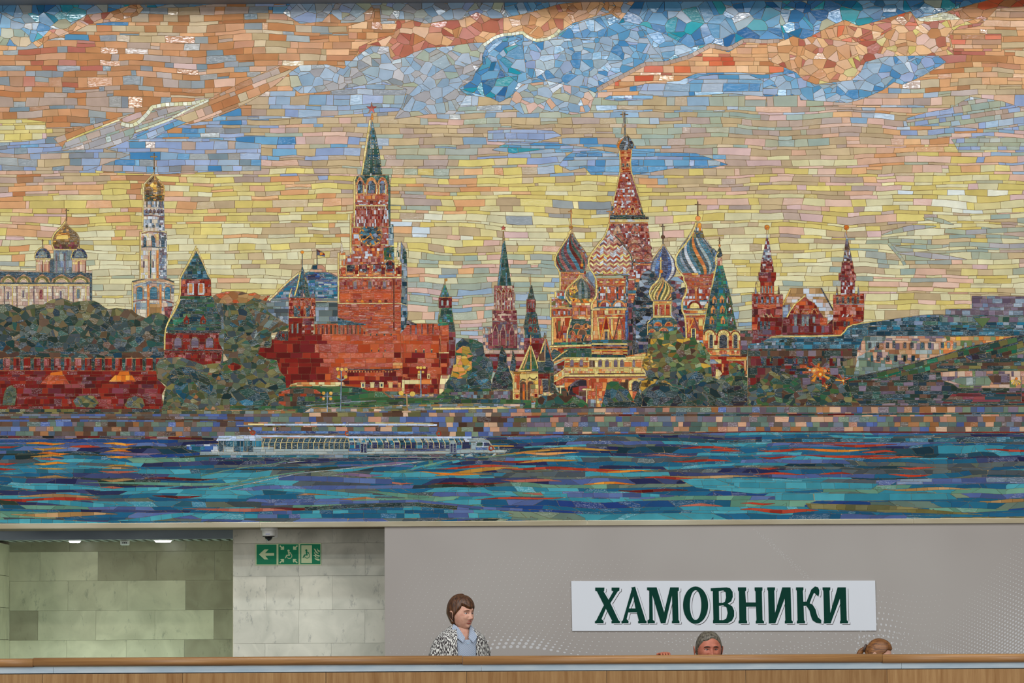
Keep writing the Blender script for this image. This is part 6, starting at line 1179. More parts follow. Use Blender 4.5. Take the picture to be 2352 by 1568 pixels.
slabs(wb, YB, rows2, mar2, dark=((22, 1265, 92, 1325), (290, 1262, 560, 1328), (426, 1330, 560, 1396), (22, 1398, 86, 1462), (491, 1398, 560, 1464), (423, 1466, 560, 1530), (-60, 1230, 560, 1262)), m2=mar3)
xn = P2(21, 1350, YB)[0]
box('wall_core', xn-.6, P2(560, 1350, YB)[0], YB+.019, YB+.12, 0, P2(1176, 1230, YB)[1], mortar, wb)
wlf = empty('wall_left', (0, 0, 0)); tag(wlf, kind='structure')
for z0_ in range(8): box('slab', xn-.02, xn, .78, YB-.001, z0_*.27+.003, z0_*.27+.27, mar2, wlf, .0012)
box('wall_core', xn-.5, xn-.02, .80, YB, 0, 2.1, mortar, wlf); box('corner_post', xn-.10, xn-.02, .74, .80, 0, 2.13, bluemetal, wlf)
# beam and slatted ceiling in the niche
YBEAM = .86; zb1 = P2(1176, 1213, YBEAM)[1]; zb0 = P2(1176, 1233.5, YBEAM)[1]
box('trim_3', xn-.6, xl+.002, YBEAM, YBEAM+.05, zb0, zb1+.04, bluemetal, None, .002, 'structure')
box('trim_4', xn-.6, xl+.002, YM+.06, YBEAM, zb1, zb1+.02, brown, None, 0, 'structure')
ce = empty('ceiling', (0, 0, 0)); tag(ce, kind='structure'); box('ceiling_void', xn-.6, xl, YBEAM+.05, YB+.02, zb0+.13, zb0+.14, darkm, ce)
slat = mat('slat_paint', '9a9c90', .5); xx = xn-.3
while xx < xl-.03: box('slat', xx, xx+.04, YBEAM+.052, YB-.002, zb0+.008, zb0+.05, slat, ce); xx += .0795
lampm = bpy.data.materials.new('lamp_glow'); lampm.use_nodes = True; b = lampm.node_tree.nodes['Principled BSDF']; b.inputs['Emission Color'].default_value = (1, 1, .95, 1); b.inputs['Emission Strength'].default_value = 14
for xp, w_, lab in ((171, .05, 'small round ceiling lamp left in the niche'), (374, .075, 'larger round ceiling lamp right in the niche')):
    X_, Z_ = P2(xp, 1245, 1.2); e = empty('ceiling_lamp_fitting', (X_, 1.22, zb0-.006)); tag(e, lab, 'lamp', 'downlights in the niche ceiling')
    bm = bmesh.new(); bmesh.ops.create_cone(bm, cap_ends=True, segments=28, radius1=w_*.8, radius2=w_, depth=.016); bmobj('lens', bm, lampm, e)
    bm = bmesh.new(); bmesh.ops.create_cone(bm, cap_ends=True, segments=28, radius1=w_*1.18, radius2=w_*1.2, depth=.012); bmesh.ops.translate(bm, vec=(0, 0, .0125), verts=bm.verts); bmobj('rim', bm, white, e)
X_, Z_ = P2(287, 1249, 1.25); e = empty('motion_sensor', (X_, 1.25, zb0)); tag(e, 'small white box sensor hanging from the slatted niche ceiling', 'sensor')
bmobj('housing', boxv(-.038, .038, -.03, .03, -.036, .008, .01), white, e)
for q in (-.018, -.004, .010): box('slot', q, q+.008, -.0315, -.029, -.022, -.012, black, e)

plas = mat('wall_plaster', '9a958c', .8)
wu = empty('wall_upper', (0, 0, 0)); tag(wu, kind='structure'); _, zw = P2(1176, 1200, .1); box('wall_face', -9, 9, .101, .45, zw, 9.5, plas, wu); box('wall_face', P2(2480, 1350, -.03)[0]+.01, 9, .02, .45, 0, zw, plas, wu); box('wall_face', -9, xn-.61, .60, 1.0, 0, zw-.1, plas, wu)
# floor of the gallery
fl = mat('floor_stone', '8f8b82', .35); noise_mix(fl, '7f7b72', 'a09c92', nscale=30)
box('floor', -9, 9, -3.9, YB+.1, -.2, 0, fl, None, 0, 'structure')

# ------------------------------------------------------------------ grey printed board and its name plate
YBAN = -.03
def frame_px(o): return o
boardm = mat('grey_print', 'a39b95', .7, .12); noise_mix(boardm, 'a69f99', '9f9791', nscale=.8, detail=2)
bx0 = P2(883.5, 1350, YBAN)[0]; bx1 = P2(2480, 1350, YBAN)[0]; bz1 = P2(1176, 1206.5, YBAN)[1]
bd = empty('printed_board', (0, YBAN, 0)); tag(bd, 'long grey board printed with pale waves of dots under the mosaic', 'banner')
box('panel', bx0, bx1, 0, .04, .02, bz1, boardm, bd, .002)
dotm = mat('dot_print', 'c2c0c0', .5, .3); dv, df = [], []; rd = random.Random(4)
def dot(x, y, r, ang=0, asp=1.4):
    if r < .35 or x < 890 or x > 2440 or y < 1212 or y > 1560: return
    b0 = len(dv)
    for k in range(12):
        a = k*math.pi/6; u = r*asp*math.cos(a); v = r*math.sin(a); X_, Z_ = P2(x+u*math.cos(ang)-v*math.sin(ang), y+u*math.sin(ang)+v*math.cos(ang), YBAN); dv.append((X_, -.0006, Z_))
    df.append(tuple(range(b0, b0+12)[::-1]))
for j in range(26):                                   # left field, rows over a swell
    for i in range(62):
        x = 850+i*15.4+j*4.4; u = (x-1175)/105.
        y = 1498-j*8.6-(10*math.exp(-u*u))*max(0, 1-j/9.)+max(0, (x-1240)/12.)*max(.1, 1-j/12.)*.8+4*math.sin(x/70.+j*.3)
        near = math.exp(-((x-1190)/95.)**2)*max(0, 1-j/4.5); r = .95-.012*j+3.1*near-abs(x-1200)/900.
        if x > 1480: r -= (x-1480)/500.
        dot(x, y, min(3.4, r), -.25+max(0, min(.55, (x-1220)/160.)), 1.25+.9*max(0, min(1, (x-1230)/120.)))
for j in range(9):                                    # below the plate and by the man
    for i in range(34): x = 1500+i*17.5+j*9; y = 1452+j*8.5+6*math.sin(x/60.+j); dot(x, y, .9, .35, 1.7)
for j in range(12):                                   # small knot right of the plate
    for i in range(16): x = 1965+i*11+j*3; y = 1505-j*13-(7*math.cos((x-2010)/34.)); r = 2.2*math.exp(-((x-2008)/55.)**2-((y-1460)/60.)**2)+.55; dot(x, y, min(2.0, r), 1.35, 1.4)
for k in range(34):                                   # dense fan rising to the right
    for i in range(46):
        t = i/30.; x = 2106+k*6.3+t*190; y = 1468+k*2.6-(175*t**1.35) + 14*math.exp(-((t-.12)/.12)**2)*(1-k/34.)
        if y > 1530: continue
        r = .45+.062*k*(1-.35*abs(t-.6)); dot(x, y, min(2.1, r), -.95+.25*k/34., 1.7)
for j in range(9):
    for i in range(14): dot(1722+i*9.5+j*6+rd.uniform(-2, 2), 1208+i*9+j*4+rd.uniform(-2, 2), .62 if (i+j) % 2 else .4, .6, 1.3)
o = mesh('printed_dots', dv, df, dotm, bd, kind='stuff')
# name plate
plate = empty('name_sign', (0, YBAN-.012, 0)); tag(plate, 'white name plate with dark green capital letters on the grey dotted board', 'sign')
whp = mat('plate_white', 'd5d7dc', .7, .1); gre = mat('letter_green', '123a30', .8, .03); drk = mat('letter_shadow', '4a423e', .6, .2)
def flat(name, P, Y, th, m, parent, holes=(), s=1., ox=0, oy=0, dx=0, dy=0, Yo=0):
    """extruded flat shape from outline in photo pixels"""
    from mathutils.geometry import tessellate_polygon
    L = [P]+list(holes); V, idx = [], []
    for q in L:
        a = np.array([(ox+x/s+dx, oy+y/s+dy) for x, y in q]); X, Z = px(a[:, 0], a[:, 1], Y+parent_y(parent)); V.append([Vector((float(x), 0, float(z))) for x, z in zip(X, Z)])
    tri = tessellate_polygon([[Vector((v.x, v.z, 0)) for v in q] for q in V]); allv = [v for q in V for v in q]; n_ = len(allv)
    vs = [(v.x, Y, v.z) for v in allv]+[(v.x, Y+th, v.z) for v in allv]; fs = []
    for t in tri:
        a, b_, c = [allv[i] for i in t]; cr = (b_.x-a.x)*(c.z-a.z)-(b_.z-a.z)*(c.x-a.x); fs.append(tuple(t) if cr > 0 else tuple(reversed(t)))
    k0 = 0
    for q in V:
        k = len(q)
        for i in range(k): j = (i+1) % k; fs.append((k0+i, k0+j, n_+k0+j, n_+k0+i))
        k0 += k
    o = mesh(name, vs, fs, m, parent); return o
def parent_y(p): return p.location.y if p else 0
flat('plate', [(1312, 1334), (2010, 1333), (2013, 1447.5), (1314.5, 1448.5)], 0, .011, whp, plate)
def el(cx, cy, rx, ry, n=36): return [(cx+rx*math.cos(2*math.pi*i/n), cy+ry*math.sin(2*math.pi*i/n)) for i in range(n)]
I1 = [(225, 607), (289, 607), (289, 628), (283, 636), (289, 820), (350, 607), (418, 607), (426, 880), (436, 888), (436, 905), (370, 905), (370, 888), (375, 880), (369, 700), (292, 905), (238, 905), (238, 880), (232, 636), (225, 628)]
Z4, Z5 = (3.92, 1100, 1180), (3.607, 1700, 1180)
LET = [(Z4, [(1047, 662), (1130, 662), (1128, 692), (1122, 696), (1168, 772), (1212, 692), (1195, 690), (1195, 662), (1266, 662), (1264, 690), (1252, 694), (1184, 802), (1258, 958), (1270, 964), (1270, 982), (1194, 982), (1194, 964), (1200, 960), (1143, 852), (1104, 945), (1124, 964), (1122, 982), (1045, 982), (1045, 964), (1056, 960), (1126, 820), (1062, 694), (1048, 690)], []),
 (Z4, [(1370, 662), (1406, 654), (1500, 958), (1510, 964), (1510, 982), (1434, 982), (1434, 964), (1440, 960), (1422, 886), (1345, 886), (1330, 945), (1348, 964), (1346, 982), (1283, 982), (1283, 964), (1296, 958), (1378, 672)], [[(1390, 740), (1410, 850), (1350, 850)]]),
 (Z4, [(1514, 660), (1600, 660), (1668, 885), (1722, 660), (1800, 660), (1800, 690), (1790, 694), (1797, 955), (1806, 964), (1806, 982), (1738, 982), (1738, 964), (1744, 958), (1738, 735), (1680, 982), (1638, 982), (1562, 730), (1566, 955), (1584, 964), (1584, 982), (1518, 982), (1518, 962), (1534, 945), (1534, 690), (1514, 684)], []),
 (Z4, el(1951, 820, 113, 168), [el(1951, 820, 52, 134)]),
 (Z4, [(2088, 668), (2230, 660), (2262, 668), (2284, 700), (2286, 745), (2272, 785), (2240, 806), (2280, 830), (2298, 870), (2298, 920), (2278, 960), (2240, 982), (2108, 982), (2108, 962), (2112, 950), (2106, 692), (2088, 692)], [[(2160, 694), (2200, 688), (2222, 705), (2226, 750), (2215, 790), (2195, 800), (2162, 800)], [(2162, 826), (2200, 822), (2230, 840), (2240, 890), (2228, 940), (2200, 956), (2164, 956)]]),
 (Z5, [(-18, 607), (50, 607), (50, 632), (42, 640), (48, 732), (130, 732), (128, 640), (120, 632), (120, 607), (185, 607), (185, 632), (180, 640), (186, 880), (198, 888), (198, 905), (130, 905), (130, 888), (136, 880), (132, 768), (50, 768), (52, 880), (58, 888), (58, 905), (-12, 905), (-12, 885), (-6, 880), (-10, 640), (-18, 632)], []),
 (Z5, I1, []),
 (Z5, [(463, 607), (525, 607), (525, 628), (520, 636), (524, 726), (550, 726), (570, 675), (590, 625), (620, 600), (645, 606), (656, 630), (655, 660), (648, 682), (612, 652), (595, 690), (576, 740), (600, 750), (625, 790), (635, 830), (645, 855), (672, 878), (672, 905), (630, 900), (600, 880), (585, 840), (575, 800), (550, 760), (526, 760), (530, 880), (538, 888), (538, 905), (470, 905), (470, 888), (476, 880), (470, 636), (463, 628)], []),
 (Z5, [(x+458, y) for x, y in I1], [])]
for (s_, ox_, oy_), Pn, Hl in LET:
    lt = flat('letter', Pn, -.004, .002, gre, plate, Hl, s_, ox_, oy_)
    a = flat('letter_rim', Pn, -.0026, .0012, whp, plate, Hl, s_, ox_, oy_, 4.3, 1.9); a.parent = lt
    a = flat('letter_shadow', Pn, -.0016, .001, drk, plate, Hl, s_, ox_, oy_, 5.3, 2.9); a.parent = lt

# ------------------------------------------------------------------ evacuation sign (three plates)
ev = empty('evacuation_sign', (0, YM-.006, 0)); tag(ev, 'green evacuation sign with arrow, wheelchair figures and flames on the marble wall', 'sign')
pale = mat('sign_pale', 'cfdfae', .4); eg = mat('sign_green', '00855a', .35)
SG = (11.76, 560, 1195)
def sg(name, Pn, Y, m, parent=ev, holes=()): return flat(name, Pn, Y, .0012, m, parent, holes, *SG)
def rq(x0, y0, x1, y1): return [(x0, y0), (x1, y0), (x1, y1), (x0, y1)]
def wheelchair(dx, dy, m, par):
    q = []
    def a(Pn): o = sg('figure_piece', [(x+dx, y+dy) for x, y in Pn], -.0036, m); o.parent = par
    a(el(1208, 812, 30, 30, 16)); a([(1190, 845), (1215, 835), (1275, 870), (1285, 885), (1268, 920), (1255, 912), (1262, 890), (1232, 872), (1250, 950), (1165, 955), (1130, 1022), (1105, 1015), (1150, 925), (1205, 922)])
    R_ = []; n_ = 18
    for k in range(n_+1): t = math.radians(-40+225*k/n_); R_.append((1228+78*math.cos(t), 955+78*math.sin(t)))
    for k in range(n_, -1, -1): t = math.radians(-40+225*k/n_); R_.append((1228+62*math.cos(t), 955+62*math.sin(t)))
    a(R_)
p1 = sg('plate', rq(315, 628, 903, 1212), 0, pale); a = sg('field', rq(345, 650, 882, 1185), -.0016, eg); a.parent = p1
a = sg('arrow', [(410, 915), (560, 778), (668, 778), (578, 878), (820, 876), (820, 950), (580, 952), (662, 1052), (556, 1050)], -.0032, pale); a.parent = p1
p2 = sg('plate', rq(905, 620, 1502, 1205), 0, pale); a = sg('field', rq(935, 640, 1478, 1182), -.0016, eg); a.parent = p2
for cx_, cy_, sx, sy in ((1025, 730, 1, 1), (1393, 730, -1, 1), (1023, 1095, 1, -1), (1388, 1093, -1, -1)):
    a = sg('arrow', [(cx_+sx*x, cy_+sy*y) for x, y in ((-42, -66), (14, -8), (36, -45), (62, -22), (62, 58), (-18, 58), (-40, 34), (0, 26), (-66, -40))][::(1 if sx*sy > 0 else -1)], -.0032, pale); a.parent = p2
wheelchair(0, 0, pale, p2)
p3 = sg('plate', rq(1504, 612, 2093, 1200), 0, pale); a = sg('field', rq(1525, 635, 2070, 1178), -.0016, eg); a.parent = p3; a = sg('door_shape', rq(1552, 668, 1840, 1150), -.0028, pale); a.parent = p3
wheelchair(480, -8, eg, p3)
for fl_ in ([(1890, 755), (1935, 775), (1960, 820), (1990, 860), (2035, 890), (1985, 892), (1935, 860), (1915, 810)], [(1980, 745), (2000, 785), (2050, 815), (2048, 862), (2000, 830), (1980, 790)], [(1900, 840), (1925, 885), (1975, 925), (2048, 935), (2046, 980), (1980, 965), (1925, 925), (1903, 885)], [(1862, 945), (1895, 928), (1935, 935), (1965, 985), (2035, 1005), (1985, 1012), (1930, 990), (1905, 950)], [(1905, 1005), (1940, 1025), (2046, 1035), (2046, 1085), (1990, 1080), (1935, 1055)]):
    a = sg('flame', fl_, -.0032, pale); a.parent = p3

# ------------------------------------------------------------------ security camera
YC_ = .085; Xc, Zc = P2(617, 1205, YC_); sc_ = (YC_+DWALL)/FPX; cc_ = empty('security_camera', (Xc, YC_+.075, 0)); tag(cc_, 'white dome security camera above the green evacuation sign', 'camera')
def lathe(name, prof, cy, m, parent, seg=32):
    v, f = [], []
    for r, z in prof:
        for k in range(seg): a = 2*math.pi*k/seg; v.append((r*math.cos(a), cy+r*math.sin(a), z))
    for i in range(len(prof)-1):
        for k in range(seg): j = (k+1) % seg; f.append((i*seg+k, i*seg+j, (i+1)*seg+j, (i+1)*seg+k))
    f.append(tuple(range(seg))); f.append(tuple(range((len(prof)-1)*seg, len(prof)*seg))[::-1])
    return mesh(name, v, f, m, parent, True)
def zz_(y): return P2(617, y, YC_)[1]
u = sc_; yc_ = -.075
lathe('cap', [(17.5*u, zz_(1218)), (18.3*u, zz_(1217)), (18.6*u, zz_(1212)), (18, zz_(1209)) if 0 else (18*u, zz_(1210)), (15*u, zz_(1208.6))], yc_, white, cc_)
lathe('body', [(12.5*u, zz_(1231)), (14.3*u, zz_(1230)), (15*u, zz_(1219)), (15*u, zz_(1217))], yc_, white, cc_)
lathe('dome', [(1*u, zz_(1242)), (4.5*u, zz_(1240.8)), (7.6*u, zz_(1237.5)), (9.2*u, zz_(1233.5)), (9.6*u, zz_(1230))], yc_, black, cc_)
lathe('ring', [(13.5*u, zz_(1232.2)), (14*u, zz_(1230.4))], yc_, darkm, cc_)
bmobj('bracket', boxv(.2*u, 19.5*u, -.03, 0, zz_(1234), zt0+.004, .006), white, cc_); box('maker_mark', -6*u, 4*u, yc_-15.05*u, yc_-14.2*u, zz_(1227.2), zz_(1226), mat('mark_blue', '6a78a8', .5), cc_)

# ------------------------------------------------------------------ wooden balustrade
YR = -3.6; ZU = (YR+DWALL)/FPX
def wood(name, c1, c2, c3, vertical=True, sc=1.0):
    m = mat(name, c1, .36, .45); n, l, b = nodes(m); tcn = n.new('ShaderNodeTexCoord'); oi = n.new('ShaderNodeObjectInfo'); ad = n.new('ShaderNodeVectorMath'); ad.operation = 'MULTIPLY_ADD'
    l.new(oi.outputs['Random'], ad.inputs[0]); ad.inputs[1].default_value = (13, 7, 19); l.new(tcn.outputs['Object'], ad.inputs[2])
    mp_ = n.new('ShaderNodeMapping'); mp_.inputs['Scale'].default_value = (26*sc, 26*sc, 1.6*sc) if vertical else (1.6*sc, 40*sc, 60*sc); l.new(ad.outputs[0], mp_.inputs[0])
    t = n.new('ShaderNodeTexNoise'); t.inputs['Scale'].default_value = 1; t.inputs['Detail'].default_value = 6; t.inputs['Distortion'].default_value = .6; l.new(mp_.outputs[0], t.inputs[0])
    w = n.new('ShaderNodeTexNoise'); w.inputs['Scale'].default_value = 5; w.inputs['Detail'].default_value = 8; w.inputs['Roughness'].default_value = .7; l.new(mp_.outputs[0], w.inputs[0])
    r = n.new('ShaderNodeValToRGB'); r.color_ramp.elements[0].position = .3; r.color_ramp.elements[1].position = .7; r.color_ramp.elements[0].color = (*lin(c2), 1); r.color_ramp.elements[1].color = (*lin(c3), 1)
    e_ = r.color_ramp.elements.new(.5); e_.color = (*lin(c1), 1); mxn = n.new('ShaderNodeMix'); mxn.inputs[0].default_value = .35; l.new(t.outputs[0], mxn.inputs[2]); l.new(w.outputs[0], mxn.inputs[3]); l.new(mxn.outputs[0], r.inputs[0])
    br = n.new('ShaderNodeMapRange'); l.new(oi.outputs['Random'], br.inputs[0]); br.inputs[3].default_value = .9; br.inputs[4].default_value = 1.06; ml = n.new('ShaderNodeMix'); ml.data_type = 'RGBA'; ml.blend_type = 'MULTIPLY'; ml.inputs[0].default_value = 1
    l.new(r.outputs[0], ml.inputs[6]); l.new(br.outputs[0], ml.inputs[7]); l.new(ml.outputs[2], b.inputs['Base Color']); return m
railw = wood('handrail_oak', 'a27445', '8a6038', 'b98a56', False); panw = wood('panel_oak', '9a7348', '83592f', 'b08a5c', True)
steel = mat('brushed_steel', 'c2d0d8', .35, .5, .3); noise_mix(steel, 'b2c4d0', 'd0dade', (2, 2, 8), 2.2, 4, .3, .7)
bal = empty('balustrade', (0, YR, 0)); tag(bal, 'oak balustrade with rounded handrail and steel strip across the bottom of the view', 'railing')
zr1 = P2(1176, 1505.5, YR)[1]; hr = 20.5*ZU; zs1 = zr1-hr-.003; zs0 = zs1-12.5*ZU; zp1 = zs0-.006
def rail_prof():
    q = []; w = .05
    for k in range(0, 25):
        a = math.pi*2*k/24; c, s = math.cos(a), math.sin(a); q.append((w*math.copysign(abs(c)**.55, c), hr/2*math.copysign(abs(s)**.62, s)))
    return q[:-1]
def prism(name, x0, x1, prof, yc, zc, m, parent):
    k = len(prof); v = [(x0, yc+a, zc+b_) for a, b_ in prof]+[(x1, yc+a, zc+b_) for a, b_ in prof]; f = [tuple(range(k))[::-1], tuple(range(k, 2*k))]
    for i in range(k): j = (i+1) % k; f.append((i, j, k+j, k+i))
    o = mesh(name, v, f, m, parent); me = o.data
    for p_ in me.polygons: p_.use_smooth = len(p_.vertices) == 4
    me.validate(); return o
rj = [P2(x, 1510, YR)[0] for x in (-120, 78, 1062.5, 2025, 2480)]; dzr = (0, 0, .0, -.003)
for i in range(4): prism('handrail', rj[i]+.001, rj[i+1]-.001, rail_prof(), -.005, zr1-hr/2+(0, .004, 0, -.004)[i], railw, bal)
sj = [P2(x, 1530, YR)[0] for x in (-120, 125, 1106, 2069, 2480)]
for i in range(4): box('steel_strip', sj[i]+.0012, sj[i+1]-.0012, -.03, .03, zs0, zs1+.006, steel, bal, .0015)
box('shadow_gap', rj[0], rj[-1], -.024, .02, zp1-.002, zs0+.001, darkm, bal)
pj = [P2(x, 1550, YR)[0] for x in (-225, 100, 421, 749, 1072, 1393, 1712, 2036, 2358, 2690)]
for i in range(9): box('panel', pj[i]+.0012, pj[i+1]-.0012, -.036, -.012, .02, zp1, panw, bal, .001)
box('inner_lining', pj[0], pj[-1], -.012, .05, .0, zs0, mat('lining', '8a8880', .6), bal)
ledge = empty('wall_seat', (0, YR, 0)); tag(ledge, kind='structure'); box('seat_board', P2(1450, 1500, -3)[0], P2(2200, 1500, -3)[0], .36, .78, .40, .45, panw, ledge, .005)
for x_ in (1500, 1830, 2150): X_ = P2(x_, 1500, -3)[0]; box('seat_support', X_-.03, X_+.03, .42, .72, 0, .40, darkm, ledge)

# ------------------------------------------------------------------ people
def skin_body(pts_, edges, root=0, sub=2):
    me = bpy.data.meshes.new('tmp'); me.from_pydata([p[:3] for p in pts_], edges, []); o = bpy.data.objects.new('tmp', me); COL.objects.link(o)
    o.modifiers.new('s', 'SKIN'); lay = me.skin_vertices[0].data
    for i, p in enumerate(pts_): lay[i].radius = (p[3], p[4] if len(p) > 4 else p[3]); lay[i].use_root = (i == root)
    m_ = o.modifiers.new('u', 'SUBSURF'); m_.levels = sub; m_.render_levels = sub
    dg = bpy.context.evaluated_depsgraph_get(); ev_ = o.evaluated_get(dg); m2 = bpy.data.meshes.new_from_object(ev_)
    v = [tuple(q.co) for q in m2.vertices]; f = [tuple(q.vertices) for q in m2.polygons]; bpy.data.objects.remove(o); bpy.data.meshes.remove(m2); return v, f
NA, NE = 108, 90
def head_grid(a=.076, d=.096, h=.115, jaw=.62, nose=1.0, off=None, female=0):
    """face towards -Y; returns vertex grid [NE+1][NA]"""
    Gd = []
    for j in range(NE+1):
        ph = -math.pi/2+math.pi*j/NE; row = []
        for i in range(NA):
            th = 2*math.pi*i/NA; sx, sy = math.sin(th), -math.cos(th); cp = math.cos(ph); z = h*math.sin(ph); x = a*sx*cp**.82; y = d*sy*cp**.85
            t = max(0., -z/h)
            if t > 0:
                x *= 1-(1-jaw)*t**1.3; y = y*(1-.10*t) if y < 0 else y*(1-.62*t**.8); y -= .010*t
            if y < 0: y = -(abs(y)**.9)*(d**.1)                      # flatter face
            front = max(0., -sy)**2*cp
            def g(cx, cz, wx, wz): return math.exp(-((x-cx)/wx)**2-((z-cz)/wz)**2)
            if sy < .1:
                f_ = 0
                f_ -= nose*(.021*g(0, -.024, .011, .012)+.012*g(0, -.004, .008, .022)); f_ -= nose*.007*(g(.013, -.030, .007, .007)+g(-.013, -.030, .007, .007))
                f_ += .010*(g(.031, .010, .017, .011)+g(-.031, .010, .017, .011)); f_ -= .006*(g(.028, .031, .022, .008)+g(-.028, .031, .022, .008))
                f_ -= .006*(g(.040, -.022, .020, .018)+g(-.040, -.022, .020, .018)); f_ -= .006*g(0, -.052, .018, .009); f_ += .004*g(0, -.041, .016, .004); f_ += .005*g(0, -.066, .02, .006)
                f_ -= .010*g(0, -.088, .020, .015); f_ -= .003*(g(.022, -.010, .010, .006)+g(-.022, -.010, .010, .006))
                y += f_*min(1, front*1.6+.15)
            row.append([x, y, z])
        Gd.append(row)
    return Gd
def grid_faces(keep=None):
    f = []
    for j in range(NE):
        for i in range(NA):
            k = (i+1) % NA
            if keep is None or keep(i, j): f.append((j*NA+i, j*NA+k, (j+1)*NA+k, (j+1)*NA+i))
    return f
def xf(v, M): return [tuple(M @ Vector(p)) for p in v]
def blob(c, r, seg=16): bm = bmesh.new(); bmesh.ops.create_uvsphere(bm, u_segments=seg, v_segments=max(8, seg//2), radius=1); [setattr(v, 'co', Vector((c[0]+v.co.x*r[0], c[1]+v.co.y*r[1], c[2]+v.co.z*r[2]))) for v in bm.verts]; return bm
def skinmat(name, c, c2):
    m = mat(name, c, .5, .4); noise_mix(m, c2, c, nscale=34, detail=5, lo=.3, hi=.65); m.node_tree.nodes['Principled BSDF'].inputs['Subsurface Weight'].default_value = .08; return m
def hairmat(name, c1, c2, sc=(120, 120, 14)):
    m = mat(name, c1, .45, .5); noise_mix(m, c1, c2, sc, 1, 4, .35, .68, bump=.8); return m
def add_face(t, M, Gd, brow, lip, iris, hair_col=None, mouth_open=.003):
    w = mat('eye_white', 'cfc8c2', .25); 
    Fr = np.array([p for r in Gd for p in r if p[1] < 0])
    def fy(x, z): return float(Fr[np.argmin(np.abs(Fr[:, 0]-x)+np.abs(Fr[:, 2]-z)), 1])
    for s in (-1, 1):
        e = blob((s*.031, fy(s*.031, .010)+.0075, .010), (.0118, .0118, .0105)); bmesh.ops.transform(e, matrix=M, verts=e.verts); eo = bmobj('eye', e, w, t, True)
        e = blob((s*.031+.001, fy(s*.031, .010)-.0035, .009), (.0048, .0015, .0048), 12); bmesh.ops.transform(e, matrix=M, verts=e.verts); bmobj('iris', e, iris, eo, True)
        v, f = [], []                                              # upper lid, then brow, as bent strips
        for nm, zc_, hh, wd_, dp, mm in (('eyelid', .0172, .0042, .016, -.0035, brow[1]), ('eyebrow', .031, .0042, .019, -.0022, brow[0])):
            v, f = [], []
            for k in range(9):
                u_ = -1+k/4.; x = s*.031+u_*wd_; z = zc_-.0045*u_*u_-(.002*s*u_ if nm == 'eyebrow' else 0); y = fy(x, z)
                for zz0, yy0 in ((-hh*(1-.5*abs(u_)), dp*.6), (hh*.2, dp*1.25), (hh*(1-.5*abs(u_)), dp*.3), (0, .006)): v.append((x, y+yy0, z+zz0))
            for k in range(8):
                for q in range(4): f.append((k*4+q, k*4+(q+1) % 4, k*4+4+(q+1) % 4, k*4+4+q))
            o = mesh(nm, xf(v, M), f, mm, t, True)
    for nm, zc_, hh in (('upper_lip', -.0475-mouth_open*.2, .0034), ('lower_lip', -.0555-mouth_open, .0042)):
        v, f = [], []
        for k in range(13):
            u_ = -1+k/6.; x = u_*.021; z = zc_+(.0022*(1-u_*u_) if nm[0] == 'u' else -.002*(1-u_*u_)); y = fy(x, z); q_ = (1-u_*u_*.85)
            for a_ in range(8): an = a_*math.pi/4; v.append((x, y-.0018-.0042*q_*math.cos(an)*.9, z+hh*q_*math.sin(an)))
        for k in range(12):
            for q in range(8): f.append((k*8+q, k*8+(q+1) % 8, k*8+8+(q+1) % 8, k*8+8+q))
        mesh(nm, xf(v, M), f, lip, t, True)
def ears(M, a):
    vs, fs = [], []
    for s in (-1, 1):
        prof = [(0, .000), (.5, .006), (.8, .011), (1.0, .012), (1.05, .008)]; b0 = len(vs); n_ = 18
        for r_, o_ in prof:
            for k in range(n_):
                t_ = 2*math.pi*k/n_; vs.append((s*(a*.97+o_+.004*(1+math.sin(t_))), .006+.019*r_*math.cos(t_)*(.9+.2*math.sin(t_))+.004, -.008+.032*r_*math.sin(t_)))
        for i in range(len(prof)-1):
            for k in range(n_): j = (k+1) % n_; fs.append((b0+i*n_+k, b0+i*n_+j, b0+(i+1)*n_+j, b0+(i+1)*n_+k))
    return xf(vs, M), fs
def loft(name, rings, m, parent, M, n=132, skip=None, smooth=True, thick=0, fine=8):
    """rings: (z, cx, cy, rx, ry); azimuth 0 = front (-Y); skip(z, azimuth) leaves an opening"""
    q = []
    for a_, b_ in zip(rings[:-1], rings[1:]):
        for k in range(fine): f_ = k/float(fine); q.append(tuple(u_*(1-f_)+v_*f_ for u_, v_ in zip(a_, b_)))
    rings = q+[rings[-1]]; v, f = [], []
    for z, cx_, cy_, rx, ry in rings:
        for k in range(n): t_ = 2*math.pi*k/n; v.append((cx_+rx*math.sin(t_), cy_-ry*math.cos(t_), z))
    for j in range(len(rings)-1):
        for k in range(n):
            t_ = 2*math.pi*(k+.5)/n
            if skip and skip((rings[j][0]+rings[j+1][0])/2, t_ if t_ < math.pi else t_-2*math.pi): continue
            q_ = (k+1) % n; f.append((j*n+k, j*n+q_, (j+1)*n+q_, (j+1)*n+k))
    o = mesh(name, xf(v, M), f, m, parent, smooth)
    if thick: s_ = o.modifiers.new('t', 'SOLIDIFY'); s_.thickness = thick; s_.offset = 0
    return o
def merged(name, parts, m, parent):
    v, f = [], []
    for a, b_ in parts: o_ = len(v); v += list(a); f += [tuple(i+o_ for i in q) for q in b_]
    return mesh(name, v, f, m, parent, True)
def hand(base, d, up, side, s=1.0, curl=1.0):
    """relaxed or gripping hand as chains; returns pts, edges appended to the body's skin"""
    return
S1 = (24.0)/FPX                                                     # metres per pixel at the people's depth
